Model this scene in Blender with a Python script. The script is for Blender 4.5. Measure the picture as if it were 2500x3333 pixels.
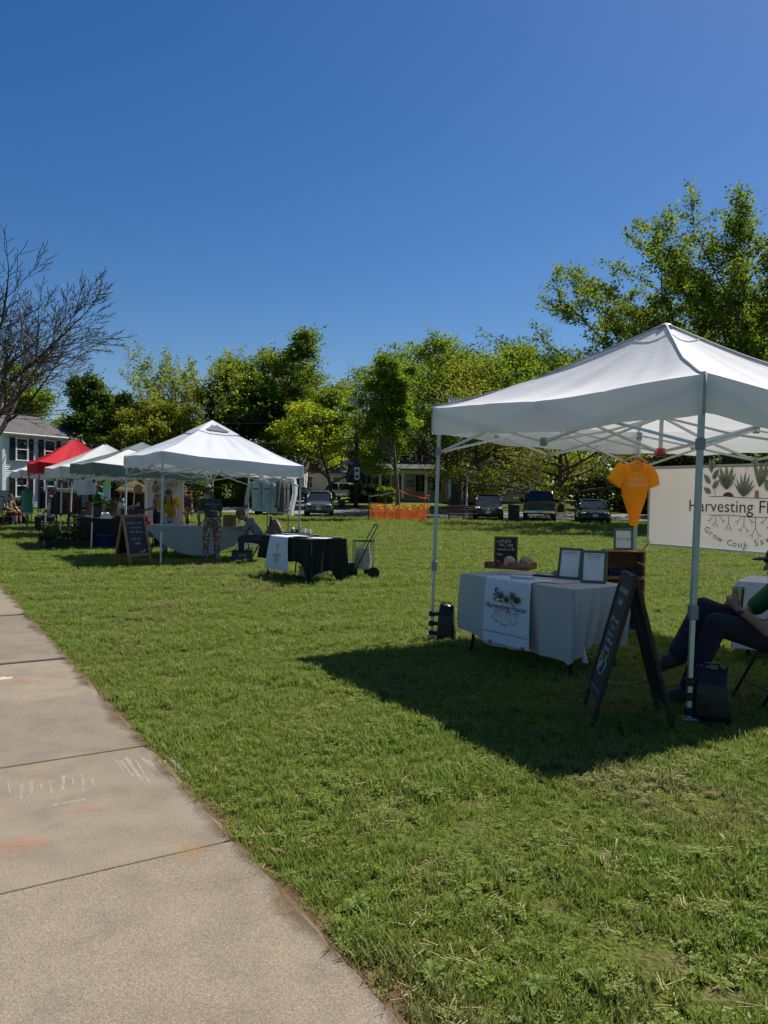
import bpy, math, random
import numpy as np
from mathutils import Matrix, Vector, Euler
R = math.radians
random.seed(7)
for o in list(bpy.data.objects): bpy.data.objects.remove(o)
SC = bpy.context.scene
COL = SC.collection

# ---------------------------------------------------------------- camera
FPX, CX, CY = 2503.0, 1250.0, 1666.5
EYE = 1.5
cam_d = bpy.data.cameras.new('camera'); cam = bpy.data.objects.new('camera', cam_d); COL.objects.link(cam)
cam_d.sensor_fit = 'VERTICAL'; cam_d.sensor_height = 36.0; cam_d.sensor_width = 27.0
cam_d.lens = FPX / 3333.0 * 36.0; cam_d.clip_start = 0.05; cam_d.clip_end = 2000
CROT = Matrix.Rotation(R(90 - 1.29), 3, 'X') @ Matrix.Rotation(R(0.97), 3, 'Z')
cam.matrix_world = Matrix.Translation((0, 0, EYE)) @ CROT.to_4x4()
SC.camera = cam

# ---------------------------------------------------------------- sky, sun, exposure
SUN_AZ, SUN_EL = math.atan2(1.27, 1.17), R(54)
w = bpy.data.worlds.new('World'); SC.world = w; w.use_nodes = True
nt = w.node_tree; bg = nt.nodes['Background']
sky = nt.nodes.new('ShaderNodeTexSky'); sky.sky_type = 'NISHITA'; sky.sun_disc = False
sky.sun_elevation = SUN_EL; sky.sun_rotation = SUN_AZ
sky.air_density = 1.0; sky.dust_density = 0.45; sky.ozone_density = 3.5; sky.altitude = 50
hs = nt.nodes.new('ShaderNodeHueSaturation'); hs.inputs['Saturation'].default_value = 1.33; hs.inputs['Hue'].default_value = .507
nt.links.new(sky.outputs[0], hs.inputs['Color']); nt.links.new(hs.outputs[0], bg.inputs[0]); bg.inputs[1].default_value = 0.051
sd = bpy.data.lights.new('sun', 'SUN'); sd.energy = 4.4; sd.angle = R(0.53); sd.color = (1.0, .94, .85)
sun = bpy.data.objects.new('sun', sd); COL.objects.link(sun)
sv = Vector((math.sin(SUN_AZ) * math.cos(SUN_EL), math.cos(SUN_AZ) * math.cos(SUN_EL), math.sin(SUN_EL)))
sun.rotation_euler = sv.to_track_quat('Z', 'Y').to_euler(); sun.location = (30, 30, 60)
vs = SC.view_settings
vs.view_transform = 'Standard'; vs.look = 'None'; vs.gamma = 1.0; vs.exposure = 0.78; vs.use_curve_mapping = False
SC.cycles.max_bounces = 8; SC.cycles.transparent_max_bounces = 16

# ---------------------------------------------------------------- pixel to place
def ray(px, py):
    return CROT @ Vector(((px - CX) / FPX, -(py - CY) / FPX, -1.0))
def G(px, py, z=0.0):
    d = ray(px, py); t = (z - EYE) / d.z
    return Vector((d.x * t, d.y * t, z))
def P(px, py, Y):
    d = ray(px, py); t = Y / d.y
    return Vector((d.x * t, Y, EYE + d.z * t))
def terrain(x, y):
    e = road_edge(x)
    s = y - e
    if s <= 0: return 0.0
    return min(0.04 * s, 1.15)
def road_edge(x):
    return 52.0 - 0.1 * x + (0.012 * x * x if x < 0 else 0.0) if x > -30 else 52 + 3 + 10.8
U = Vector((-.525, .851, 0)); V = Vector((.851, .525, 0))

# ---------------------------------------------------------------- materials
MT = {}
def _new(name):
    m = bpy.data.materials.new(name); m.use_nodes = True
    n = m.node_tree.nodes; l = m.node_tree.links
    MT[name] = m
    return m, n, l, n['Principled BSDF']
def _noise(n, l, sc, det=3, co='Object', rough=.55):
    tc = n.new('ShaderNodeTexCoord'); t = n.new('ShaderNodeTexNoise')
    t.inputs['Scale'].default_value = sc; t.inputs['Detail'].default_value = det; t.inputs['Roughness'].default_value = rough
    l.new(tc.outputs[co], t.inputs['Vector'])
    return t
def _ramp(n, l, src, stops):
    r = n.new('ShaderNodeValToRGB'); e = r.color_ramp.elements
    while len(e) < len(stops): e.new(.5)
    for i, (p, c) in enumerate(stops):
        e[i].position = p; e[i].color = (*c[:3], 1)
    l.new(src, r.inputs[0]); return r
def cm(c, k): return tuple(min(1, max(0, x * k)) for x in c)
def M(name, col, rough=.6, var=.14, sc=6, bump=0, bsc=60, metal=0, spec=.4, coat=0, trans=0, sheen=0, emit=0):
    if name in MT: return MT[name]
    m, n, l, b = _new(name)
    t = _noise(n, l, sc)
    r = _ramp(n, l, t.outputs['Fac'], [(.3, cm(col, 1 - var)), (.7, cm(col, 1 + var))])
    l.new(r.outputs[0], b.inputs['Base Color'])
    b.inputs['Roughness'].default_value = rough; b.inputs['Metallic'].default_value = metal
    b.inputs['Specular IOR Level'].default_value = spec; b.inputs['Coat Weight'].default_value = coat
    b.inputs['Sheen Weight'].default_value = sheen
    if bump:
        t2 = _noise(n, l, bsc); bp = n.new('ShaderNodeBump'); bp.inputs['Strength'].default_value = bump; bp.inputs['Distance'].default_value = .01
        l.new(t2.outputs['Fac'], bp.inputs['Height']); l.new(bp.outputs[0], b.inputs['Normal'])
    if trans:
        tr = n.new('ShaderNodeBsdfTranslucent'); mx = n.new('ShaderNodeMixShader'); mx.inputs[0].default_value = trans
        l.new(r.outputs[0], tr.inputs['Color'])
        l.new(b.outputs[0], mx.inputs[1]); l.new(tr.outputs[0], mx.inputs[2])
        l.new(mx.outputs[0], n['Material Output'].inputs['Surface'])
    return m
def leafmat(name, c1, c2, trans=.4, rough=.5):
    m, n, l, b = _new(name)
    g = n.new('ShaderNodeNewGeometry')
    r = _ramp(n, l, g.outputs['Random Per Island'], [(0, c1), (1, c2)])
    l.new(r.outputs[0], b.inputs['Base Color']); b.inputs['Roughness'].default_value = .65; b.inputs['Specular IOR Level'].default_value = .08
    tr = n.new('ShaderNodeBsdfTranslucent'); mx = n.new('ShaderNodeMixShader'); mx.inputs[0].default_value = trans
    hs = n.new('ShaderNodeMix'); hs.data_type = 'RGBA'; hs.blend_type = 'MULTIPLY'; hs.inputs[0].default_value = 1
    l.new(r.outputs[0], hs.inputs[6]); hs.inputs[7].default_value = (1.25, 1.2, .5, 1)
    l.new(hs.outputs[2], tr.inputs['Color'])
    l.new(b.outputs[0], mx.inputs[1]); l.new(tr.outputs[0], mx.inputs[2]); l.new(mx.outputs[0], n['Material Output'].inputs['Surface'])
    return m
def woodmat(name, c1, c2, axis='X', sc=14, rough=.6):
    m, n, l, b = _new(name)
    tc = n.new('ShaderNodeTexCoord'); mp = n.new('ShaderNodeMapping')
    s = {'X': (.12, 1, 1), 'Y': (1, .12, 1), 'Z': (1, 1, .12)}[axis]; mp.inputs['Scale'].default_value = s
    l.new(tc.outputs['Object'], mp.inputs[0])
    t = n.new('ShaderNodeTexNoise'); t.inputs['Scale'].default_value = sc * 3; t.inputs['Detail'].default_value = 5; t.inputs['Distortion'].default_value = .6
    l.new(mp.outputs[0], t.inputs['Vector'])
    oi = n.new('ShaderNodeObjectInfo'); ad = n.new('ShaderNodeMath'); ad.operation = 'MULTIPLY_ADD'; ad.inputs[1].default_value = .3; 
    l.new(oi.outputs['Random'], ad.inputs[0]); sb = n.new('ShaderNodeMath'); sb.operation = 'SUBTRACT'; sb.inputs[1].default_value = .15
    l.new(t.outputs['Fac'], sb.inputs[0]); l.new(sb.outputs[0], ad.inputs[2])
    r = _ramp(n, l, ad.outputs[0], [(.3, c1), (.68, c2)])
    l.new(r.outputs[0], b.inputs['Base Color']); b.inputs['Roughness'].default_value = rough; b.inputs['Specular IOR Level'].default_value = .3
    bp = n.new('ShaderNodeBump'); bp.inputs['Strength'].default_value = .25; bp.inputs['Distance'].default_value = .004
    l.new(t.outputs['Fac'], bp.inputs['Height']); l.new(bp.outputs[0], b.inputs['Normal'])
    return m
def barkmat(name, c):
    m, n, l, b = _new(name)
    tc = n.new('ShaderNodeTexCoord'); mp = n.new('ShaderNodeMapping'); mp.inputs['Scale'].default_value = (1, 1, .25); l.new(tc.outputs['Object'], mp.inputs[0])
    t = n.new('ShaderNodeTexNoise'); t.inputs['Scale'].default_value = 9; t.inputs['Detail'].default_value = 6; l.new(mp.outputs[0], t.inputs['Vector'])
    r = _ramp(n, l, t.outputs['Fac'], [(.3, cm(c, .5)), (.7, cm(c, 1.5))]); l.new(r.outputs[0], b.inputs['Base Color']); b.inputs['Roughness'].default_value = .9
    bp = n.new('ShaderNodeBump'); bp.inputs['Strength'].default_value = .8; bp.inputs['Distance'].default_value = .05
    l.new(t.outputs['Fac'], bp.inputs['Height']); l.new(bp.outputs[0], b.inputs['Normal'])
    return m
def glassmat(name, col=(.02, .03, .04), rough=.04):
    m, n, l, b = _new(name); b.inputs['Base Color'].default_value = (*col, 1); b.inputs['Roughness'].default_value = rough
    b.inputs['Specular IOR Level'].default_value = .6
    t = _noise(n, l, 1.5); bp = n.new('ShaderNodeBump'); bp.inputs['Strength'].default_value = .03; l.new(t.outputs['Fac'], bp.inputs['Height']); l.new(bp.outputs[0], b.inputs['Normal'])
    return m
def clearmat(name, col=(.9, .93, .92), alpha=.35):
    m, n, l, b = _new(name); b.inputs['Base Color'].default_value = (*col, 1); b.inputs['Roughness'].default_value = .12
    t = _noise(n, l, 5); tr = n.new('ShaderNodeBsdfTransparent'); mx = n.new('ShaderNodeMixShader')
    r = _ramp(n, l, t.outputs['Fac'], [(.3, (alpha * .7,) * 3), (.7, (alpha * 1.3,) * 3)]); l.new(r.outputs[0], mx.inputs[0])
    l.new(tr.outputs[0], mx.inputs[1]); l.new(b.outputs[0], mx.inputs[2]); l.new(mx.outputs[0], n['Material Output'].inputs['Surface'])
    return m
def checkmat(name, cols, sc, thin=.5, rough=.85):
    """woven plaid: two crossing stripe sets over a ground colour"""
    m, n, l, b = _new(name); tc = n.new('ShaderNodeTexCoord'); sp = n.new('ShaderNodeSeparateXYZ'); l.new(tc.outputs['Object'], sp.inputs[0])
    prev = None
    for ax, c in ((0, cols[1]), (2, cols[2])):
        mu = n.new('ShaderNodeMath'); mu.operation = 'MULTIPLY'; mu.inputs[1].default_value = sc; l.new(sp.outputs[ax], mu.inputs[0])
        fr = n.new('ShaderNodeMath'); fr.operation = 'FRACT'; l.new(mu.outputs[0], fr.inputs[0])
        gt = n.new('ShaderNodeMath'); gt.operation = 'GREATER_THAN'; gt.inputs[1].default_value = 1 - thin * .5; l.new(fr.outputs[0], gt.inputs[0])
        mx = n.new('ShaderNodeMix'); mx.data_type = 'RGBA'; l.new(gt.outputs[0], mx.inputs[0])
        if prev: l.new(prev, mx.inputs[6])
        else: mx.inputs[6].default_value = (*cols[0], 1)
        mx.inputs[7].default_value = (*c, 1); prev = mx.outputs[2]
    l.new(prev, b.inputs['Base Color']); b.inputs['Roughness'].default_value = rough
    return m
def blotchmat(name, cols, sc=30, rough=.85, metric='F1'):
    m, n, l, b = _new(name); tc = n.new('ShaderNodeTexCoord'); v = n.new('ShaderNodeTexVoronoi'); v.inputs['Scale'].default_value = sc
    l.new(tc.outputs['Object'], v.inputs['Vector'])
    sp = n.new('ShaderNodeSeparateColor'); l.new(v.outputs['Color'], sp.inputs[0])
    k = len(cols); r = _ramp(n, l, sp.outputs[0], [(i / k, c) for i, c in enumerate(cols)]); r.color_ramp.interpolation = 'CONSTANT'
    l.new(r.outputs[0], b.inputs['Base Color']); b.inputs['Roughness'].default_value = rough
    return m

# ---------------------------------------------------------------- mesh building
class MB:
    def __init__(s): s.v = []; s.f = []
    def add(s, vs, fs):
        o = len(s.v); s.v += [tuple(x) for x in vs]; s.f += [tuple(i + o for i in f) for f in fs]; return s
    def box(s, c, d, rot=None, ch=0.0):
        hx, hy, hz = d[0] / 2, d[1] / 2, d[2] / 2
        if ch <= 0:
            vs = [(x, y, z) for x in (-hx, hx) for y in (-hy, hy) for z in (-hz, hz)]
            fs = [(0, 1, 3, 2), (4, 6, 7, 5), (0, 4, 5, 1), (2, 3, 7, 6), (0, 2, 6, 4), (1, 5, 7, 3)]
        else:
            ch = min(ch, hx * .49, hy * .49, hz * .49); vs = []; ix = {}
            for sx in (-1, 1):
                for sy in (-1, 1):
                    for sz in (-1, 1):
                        for a in range(3):
                            p = [sx * (hx - ch), sy * (hy - ch), sz * (hz - ch)]; p[a] = (sx * hx, sy * hy, sz * hz)[a]
                            ix[(sx, sy, sz, a)] = len(vs); vs.append(tuple(p))
            fs = []
            for a in range(3):
                b, c2 = (a + 1) % 3, (a + 2) % 3
                for sg in (-1, 1):
                    q = []
                    for (p1, p2) in ((-1, -1), (1, -1), (1, 1), (-1, 1)):
                        k = [0, 0, 0]; k[a] = sg; k[b] = p1; k[c2] = p2; q.append(ix[(*k, a)])
                    fs.append(tuple(q if sg > 0 else q[::-1]))
                for p1 in (-1, 1):
                    for p2 in (-1, 1):
                        k0 = [0, 0, 0]; k1 = [0, 0, 0]
                        k0[a] = -1; k1[a] = 1; k0[b] = k1[b] = p1; k0[c2] = k1[c2] = p2
                        q = [ix[(*k0, b)], ix[(*k1, b)], ix[(*k1, c2)], ix[(*k0, c2)]]
                        fs.append(tuple(q if p1 * p2 < 0 else q[::-1]))
            for sx in (-1, 1):
                for sy in (-1, 1):
                    for sz in (-1, 1):
                        q = [ix[(sx, sy, sz, a)] for a in range(3)]
                        fs.append(tuple(q if sx * sy * sz > 0 else q[::-1]))
        m = rot.to_3x3() if rot is not None else None
        c = Vector(c)
        return s.add([(m @ Vector(x) if m else Vector(x)) + c for x in vs], fs)
    def tube(s, pts, r, n=8, cap=True, flat=1.0, square=False):
        pts = [Vector(p) for p in pts]; k = len(pts)
        rr = r if isinstance(r, (list, tuple)) else [r] * k
        rings = []; up = None
        for i in range(k):
            d = (pts[min(i + 1, k - 1)] - pts[max(i - 1, 0)]).normalized()
            if up is None:
                up = Vector((0, 0, 1)) if abs(d.z) < .9 else Vector((0, 1, 0))
            a = d.cross(up); 
            if a.length < 1e-6: a = d.orthogonal()
            a.normalize(); b = a.cross(d).normalized(); up = b
            off = math.pi / 4 if square else 0
            rings.append([pts[i] + (a * math.cos(2 * math.pi * j / n + off) + b * math.sin(2 * math.pi * j / n + off) * flat) * rr[i] for j in range(n)])
        vs = [p for g in rings for p in g]; fs = []
        for i in range(k - 1):
            for j in range(n):
                a0 = i * n + j; a1 = i * n + (j + 1) % n
                fs.append((a0, a1, a1 + n, a0 + n))
        if cap: fs += [tuple(range(n - 1, -1, -1)), tuple((k - 1) * n + j for j in range(n))]
        return s.add(vs, fs)
    def bar(s, p0, p1, w): return s.tube([p0, p1], w * .7071, 4, square=True)
    def cyl(s, p0, p1, r0, r1=None, n=12): return s.tube([p0, p1], [r0, r0 if r1 is None else r1], n)
    def lathe(s, prof, c=(0, 0, 0), n=16, axis='Z'):
        vs = []; fs = []; k = len(prof)
        for (r, h) in prof:
            for j in range(n):
                a = 2 * math.pi * j / n; x, y = r * math.cos(a), r * math.sin(a)
                p = (x, y, h) if axis == 'Z' else ((h, x, y) if axis == 'X' else (y, h, x))
                vs.append((p[0] + c[0], p[1] + c[1], p[2] + c[2]))
        for i in range(k - 1):
            for j in range(n):
                a0 = i * n + j; a1 = i * n + (j + 1) % n; fs.append((a0, a1, a1 + n, a0 + n))
        if prof[0][0] > 1e-6: fs.append(tuple(range(n - 1, -1, -1)))
        if prof[-1][0] > 1e-6: fs.append(tuple((k - 1) * n + j for j in range(n)))
        return s.add(vs, fs)
    def ell(s, c, r, n=12, rot=None, k=8):
        vs = []; fs = []; c = Vector(c)
        for i in range(k + 1):
            th = math.pi * i / k
            for j in range(n):
                a = 2 * math.pi * j / n
                p = Vector((r[0] * math.sin(th) * math.cos(a), r[1] * math.sin(th) * math.sin(a), -r[2] * math.cos(th)))
                vs.append((rot @ p if rot is not None else p) + c)
        for i in range(k):
            for j in range(n):
                a0 = i * n + j; a1 = i * n + (j + 1) % n; fs.append((a0, a1, a1 + n, a0 + n))
        return s.add(vs, fs)
    def cap(s, p0, p1, r0, r1, n=10, fl=1.0, flv=None):
        """a limb: cone with round ends; fl flattens it along flv"""
        p0 = Vector(p0); p1 = Vector(p1); d = p1 - p0; L = d.length or 1e-4; d = d / L
        a = (flv.cross(d) if flv is not None else d.orthogonal()); a.normalize(); b = d.cross(a).normalized()
        pr = [(-r0, .02), (-r0 * .72, r0 * .7), (-r0 * .35, r0 * .93), (0, r0), (L * .5, (r0 + r1) / 2), (L, r1), (L + r1 * .35, r1 * .93), (L + r1 * .72, r1 * .7), (L + r1, .02)]
        vs = []; fs = []
        for (h, r) in pr:
            for j in range(n):
                t = 2 * math.pi * j / n; vs.append(p0 + d * h + a * math.cos(t) * r + b * math.sin(t) * r * fl)
        for i in range(len(pr) - 1):
            for j in range(n):
                a0 = i * n + j; a1 = i * n + (j + 1) % n; fs.append((a0, a1, a1 + n, a0 + n))
        fs += [tuple(range(n - 1, -1, -1)), tuple((len(pr) - 1) * n + j for j in range(n))]
        return s.add(vs, fs)
    def rows(s, rows, close=False):
        n = len(rows[0]); vs = [p for r in rows for p in r]; fs = []
        for i in range(len(rows) - 1):
            for j in range(n if close else n - 1):
                a0 = i * n + j; a1 = i * n + (j + 1) % n; fs.append((a0, a1, a1 + n, a0 + n))
        return s.add(vs, fs)
    def poly(s, pts): return s.add(pts, [tuple(range(len(pts)))])
    def prism(s, pts, ex):
        n = len(pts); ex = Vector(ex); a = [Vector(p) for p in pts]
        vs = a + [p + ex for p in a]
        return s.add(vs, [tuple(range(n - 1, -1, -1)), tuple(range(n, 2 * n))] + [(i, (i + 1) % n, (i + 1) % n + n, i + n) for i in range(n)])
    def build(s, name, mat, parent=None, smooth=False, world=False, loc=None, rot=None, recalc=False):
        me = bpy.data.meshes.new(name)
        vs = s.v
        if world and parent is not None:
            inv = root_matrix(parent).inverted(); vs = [tuple(inv @ Vector(p)) for p in vs]
        me.from_pydata(vs, [], s.f); me.update()
        if recalc: fix_normals(me)
        o = bpy.data.objects.new(name, me)
        if mat is not None: me.materials.append(mat)
        if smooth: me.polygons.foreach_set('use_smooth', [True] * len(me.polygons))
        if parent is not None: o.parent = parent
        if loc is not None: o.location = loc
        if rot is not None: o.rotation_euler = rot
        COL.objects.link(o); return o
def fix_normals(me):
    import bmesh
    b = bmesh.new(); b.from_mesh(me); bmesh.ops.remove_doubles(b, verts=b.verts, dist=1e-5); bmesh.ops.recalc_face_normals(b, faces=b.faces); b.to_mesh(me); b.free()
def root_matrix(o):
    m = o.matrix_basis.copy()
    while o.parent is not None:
        o = o.parent; m = o.matrix_basis @ m
    return m
def tag(o, label=None, cat=None, group=None, kind=None):
    if label: o['label'] = label
    if cat: o['category'] = cat
    if group: o['group'] = group
    if kind: o['kind'] = kind
    return o
def thing(name, label, cat, loc=(0, 0, 0), rz=0.0, group=None, rot=None):
    o = bpy.data.objects.new(name, None); o.empty_display_size = .1; COL.objects.link(o)
    o.location = loc; o.rotation_euler = rot if rot is not None else (0, 0, rz)
    return tag(o, label, cat, group)
def link_copy(src, parent=None, loc=None, rot=None, scale=None):
    c = src.copy(); COL.objects.link(c); c.parent = parent
    if loc is not None: c.location = loc
    if rot is not None: c.rotation_euler = rot
    if scale is not None: c.scale = scale
    return c
def copy_tree(o, parent=None):
    c = o.copy(); COL.objects.link(c); c.parent = parent
    for ch in list(o.children): copy_tree(ch, c)
    return c
def fastmesh(name, V3, F, mat, parent=None, smooth=False):
    """V3 (n,3) array, F (m,k) array"""
    me = bpy.data.meshes.new(name); V3 = np.asarray(V3, dtype=np.float32); F = np.asarray(F, dtype=np.int32); k = F.shape[1]
    me.vertices.add(len(V3)); me.vertices.foreach_set('co', V3.ravel())
    me.loops.add(F.size); me.loops.foreach_set('vertex_index', F.ravel())
    me.polygons.add(len(F)); me.polygons.foreach_set('loop_start', np.arange(0, F.size, k, dtype=np.int32))
    me.polygons.foreach_set('loop_total', np.full(len(F), k, dtype=np.int32))
    if smooth: me.polygons.foreach_set('use_smooth', np.ones(len(F), dtype=bool))
    me.update(calc_edges=True)
    if mat: me.materials.append(mat)
    o = bpy.data.objects.new(name, me); COL.objects.link(o)
    if parent is not None: o.parent = parent
    return o
def textmesh(s, size, sx=1.0, shear=0.0, jitter=0.0, offset=0.0):
    cu = bpy.data.curves.new('lettering', 'FONT'); cu.body = s; cu.size = size; cu.align_x = 'CENTER'; cu.align_y = 'CENTER'
    cu.shear = shear; cu.resolution_u = 3; cu.offset = offset
    t = bpy.data.objects.new('lettering', cu); me = bpy.data.meshes.new_from_object(t)
    bpy.data.objects.remove(t); bpy.data.curves.remove(cu)
    if sx != 1 or jitter:
        rnd = random.Random(hash(s) & 255)
        ph = rnd.random() * 6
        for v in me.vertices:
            v.co.x *= sx
            if jitter: v.co.y += jitter * size * math.sin(v.co.x / size * 2.1 + ph); v.co.x += jitter * size * .5 * math.sin(v.co.y / size * 5 + v.co.x / size * 1.7 + ph)
    return me
def text(s, size, mat, parent, mtx, name='lettering', **kw):
    me = textmesh(s, size, **kw); me.materials.clear(); me.materials.append(mat)
    o = bpy.data.objects.new(name, me); COL.objects.link(o); o.parent = parent; o.matrix_basis = mtx; return o
def face_mtx(o, x, y):
    """frame at o whose x runs along the writing and y up the page"""
    x = Vector(x).normalized(); z = x.cross(Vector(y)).normalized(); y = z.cross(x)
    m = Matrix((x, y, z)).transposed().to_4x4(); m.translation = Vector(o); return m
# ================================================================ the setting
def groundmat():
    m, n, l, b = _new('lawn_soil')
    t1 = _noise(n, l, .35, 4); t2 = _noise(n, l, 2.6, 5); t3 = _noise(n, l, 45, 3); t4 = _noise(n, l, 9, 4)
    g = _ramp(n, l, t2.outputs['Fac'], [(.3, (.066, .088, .016)), (.5, (.095, .118, .022)), (.72, (.14, .145, .04))])
    d = _ramp(n, l, t1.outputs['Fac'], [(.35, (.125, .16, .024)), (.65, (.095, .132, .018))])
    mx = n.new('ShaderNodeMix'); mx.data_type = 'RGBA'; mx.inputs[0].default_value = .5; l.new(g.outputs[0], mx.inputs[6]); l.new(d.outputs[0], mx.inputs[7])
    mu = n.new('ShaderNodeMath'); mu.operation = 'MULTIPLY'; l.new(t2.outputs['Fac'], mu.inputs[0]); l.new(t4.outputs['Fac'], mu.inputs[1])
    dr = _ramp(n, l, mu.outputs[0], [(.30, (0, 0, 0)), (.42, (1, 1, 1))])
    mx2 = n.new('ShaderNodeMix'); mx2.data_type = 'RGBA'; l.new(dr.outputs[0], mx2.inputs[0]); l.new(mx.outputs[2], mx2.inputs[6]); mx2.inputs[7].default_value = (.17, .13, .07, 1)
    f = _ramp(n, l, t3.outputs['Fac'], [(.3, (.45, .45, .45)), (.7, (1.3, 1.3, 1.2))])
    mx3 = n.new('ShaderNodeMix'); mx3.data_type = 'RGBA'; mx3.blend_type = 'MULTIPLY'; mx3.inputs[0].default_value = 1; l.new(mx2.outputs[2], mx3.inputs[6]); l.new(f.outputs[0], mx3.inputs[7])
    l.new(mx3.outputs[2], b.inputs['Base Color']); b.inputs['Roughness'].default_value = .95; b.inputs['Specular IOR Level'].default_value = .1
    bp = n.new('ShaderNodeBump'); bp.inputs['Strength'].default_value = .9; bp.inputs['Distance'].default_value = .05
    l.new(t3.outputs['Fac'], bp.inputs['Height']); l.new(bp.outputs[0], b.inputs['Normal'])
    return m
def build_ground():
    xs = sorted(set(list(np.arange(-60, 61, 2.0)) + [-600, -300, -160, -100, 100, 160, 300, 600]))
    ys = sorted(set(list(np.arange(-20, 100, 2.0)) + [-200, -60, 110, 130, 160, 220, 320, 500, 900]))
    rows = [[(x, y, terrain(x, y)) for x in xs] for y in ys]
    mb = MB().rows(rows); o = mb.build('lawn', groundmat(), smooth=True); tag(o, kind='structure'); o.data.flip_normals() if o.data.polygons[0].normal.z < 0 else None
    a = M('asphalt', (.17, .168, .17), .9, .2, 3, bump=.3, bsc=60)
    xs = np.arange(-120, 121, 3.0); rows = []
    for k in range(6):
        rows.append([(x, road_edge(x) + .6 + 7.6 * k / 5, terrain(x, road_edge(x) + .6 + 7.6 * k / 5) + .03) for x in xs])
    o = MB().rows(rows).build('road', a, smooth=True); tag(o, kind='structure')
    if o.data.polygons[0].normal.z < 0: o.data.flip_normals()
    # a paved drive climbing beside the garage
    rows = [[(x + s * .1, road_edge(x) + s, terrain(x, road_edge(x) + s) + .035) for x in (-10.2, -7.0)] for s in (8.3, 11, 15, 20, 26)]
    o = MB().rows(rows).build('driveway', M('driveway_concrete', (.36, .35, .33), .9, .1, 3), smooth=True); tag(o, kind='structure')
    if o.data.polygons[0].normal.z < 0: o.data.flip_normals()
build_ground()

E0 = Vector((.044, 2.18, 0))      # the pavement's lawn-side edge
def edge_pt(t, off=0.0, z=0.0): return E0 + U * t - V * off + Vector((0, 0, z))
def concrete():
    m, n, l, b = _new('exposed_concrete')
    oi = n.new('ShaderNodeObjectInfo')
    t1 = _noise(n, l, 1.1, 7, rough=.65); t2 = _noise(n, l, 170, 3, rough=.7); t3 = _noise(n, l, 5, 6)
    r1 = _ramp(n, l, t1.outputs['Fac'], [(.25, (.182, .151, .108)), (.5, (.225, .191, .143)), (.75, (.235, .205, .160))])
    r3 = _ramp(n, l, t3.outputs['Fac'], [(.28, (.76, .76, .78)), (.5, (.97, .97, .97)), (.72, (1.08, 1.07, 1.05))])
    r2 = _ramp(n, l, t2.outputs['Fac'], [(.32, (.42, .40, .38)), (.47, (.95, .95, .95)), (.55, (1.05, 1.04, 1.02)), (.68, (1.8, 1.75, 1.65))])
    a = n.new('ShaderNodeMix'); a.data_type = 'RGBA'; a.blend_type = 'MULTIPLY'; a.inputs[0].default_value = .8; l.new(r1.outputs[0], a.inputs[6]); l.new(r3.outputs[0], a.inputs[7])
    c = n.new('ShaderNodeMix'); c.data_type = 'RGBA'; c.blend_type = 'MULTIPLY'; c.inputs[0].default_value = .75; l.new(a.outputs[2], c.inputs[6]); l.new(r2.outputs[0], c.inputs[7])
    rr = _ramp(n, l, oi.outputs['Random'], [(0, (.78, .78, .81)), (.5, (.90, .90, .90)), (1, (1.0, .99, .96))])
    d = n.new('ShaderNodeMix'); d.data_type = 'RGBA'; d.blend_type = 'MULTIPLY'; d.inputs[0].default_value = 1; l.new(c.outputs[2], d.inputs[6]); l.new(rr.outputs[0], d.inputs[7])
    l.new(d.outputs[2], b.inputs['Base Color']); b.inputs['Roughness'].default_value = .85; b.inputs['Specular IOR Level'].default_value = .25
    bp = n.new('ShaderNodeBump'); bp.inputs['Strength'].default_value = .5; bp.inputs['Distance'].default_value = .006
    l.new(t2.outputs['Fac'], bp.inputs['Height']); l.new(bp.outputs[0], b.inputs['Normal'])
    return m
def chalkmat(name, col, lo=.42, hi=.7, sc=60, radial=False):
    m, n, l, b = _new(name); b.inputs['Base Color'].default_value = (*col, 1); b.inputs['Roughness'].default_value = 1; b.inputs['Specular IOR Level'].default_value = 0
    t = _noise(n, l, sc, 4); tr = n.new('ShaderNodeBsdfTransparent'); mx = n.new('ShaderNodeMixShader')
    r = _ramp(n, l, t.outputs['Fac'], [(lo, (0, 0, 0)), (hi, (.75, .75, .75))]); out = r.outputs[0]
    if radial:
        tc = n.new('ShaderNodeTexCoord'); ln = n.new('ShaderNodeVectorMath'); ln.operation = 'LENGTH'; t5 = _noise(n, l, 6, 3)
        l.new(tc.outputs['Object'], ln.inputs[0]); ad = n.new('ShaderNodeMath'); ad.operation = 'MULTIPLY_ADD'; ad.inputs[1].default_value = .5; l.new(t5.outputs['Fac'], ad.inputs[0]); l.new(ln.outputs['Value'], ad.inputs[2])
        rr = _ramp(n, l, ad.outputs[0], [(.20, (.8, .8, .8)), (.48, (0, 0, 0))]); mu = n.new('ShaderNodeMath'); mu.operation = 'MULTIPLY'
        l.new(out, mu.inputs[0]); l.new(rr.outputs[0], mu.inputs[1]); out = mu.outputs[0]
    l.new(out, mx.inputs[0]); l.new(tr.outputs[0], mx.inputs[1]); l.new(b.outputs[0], mx.inputs[2]); l.new(mx.outputs[0], n['Material Output'].inputs['Surface'])
    return m
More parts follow.
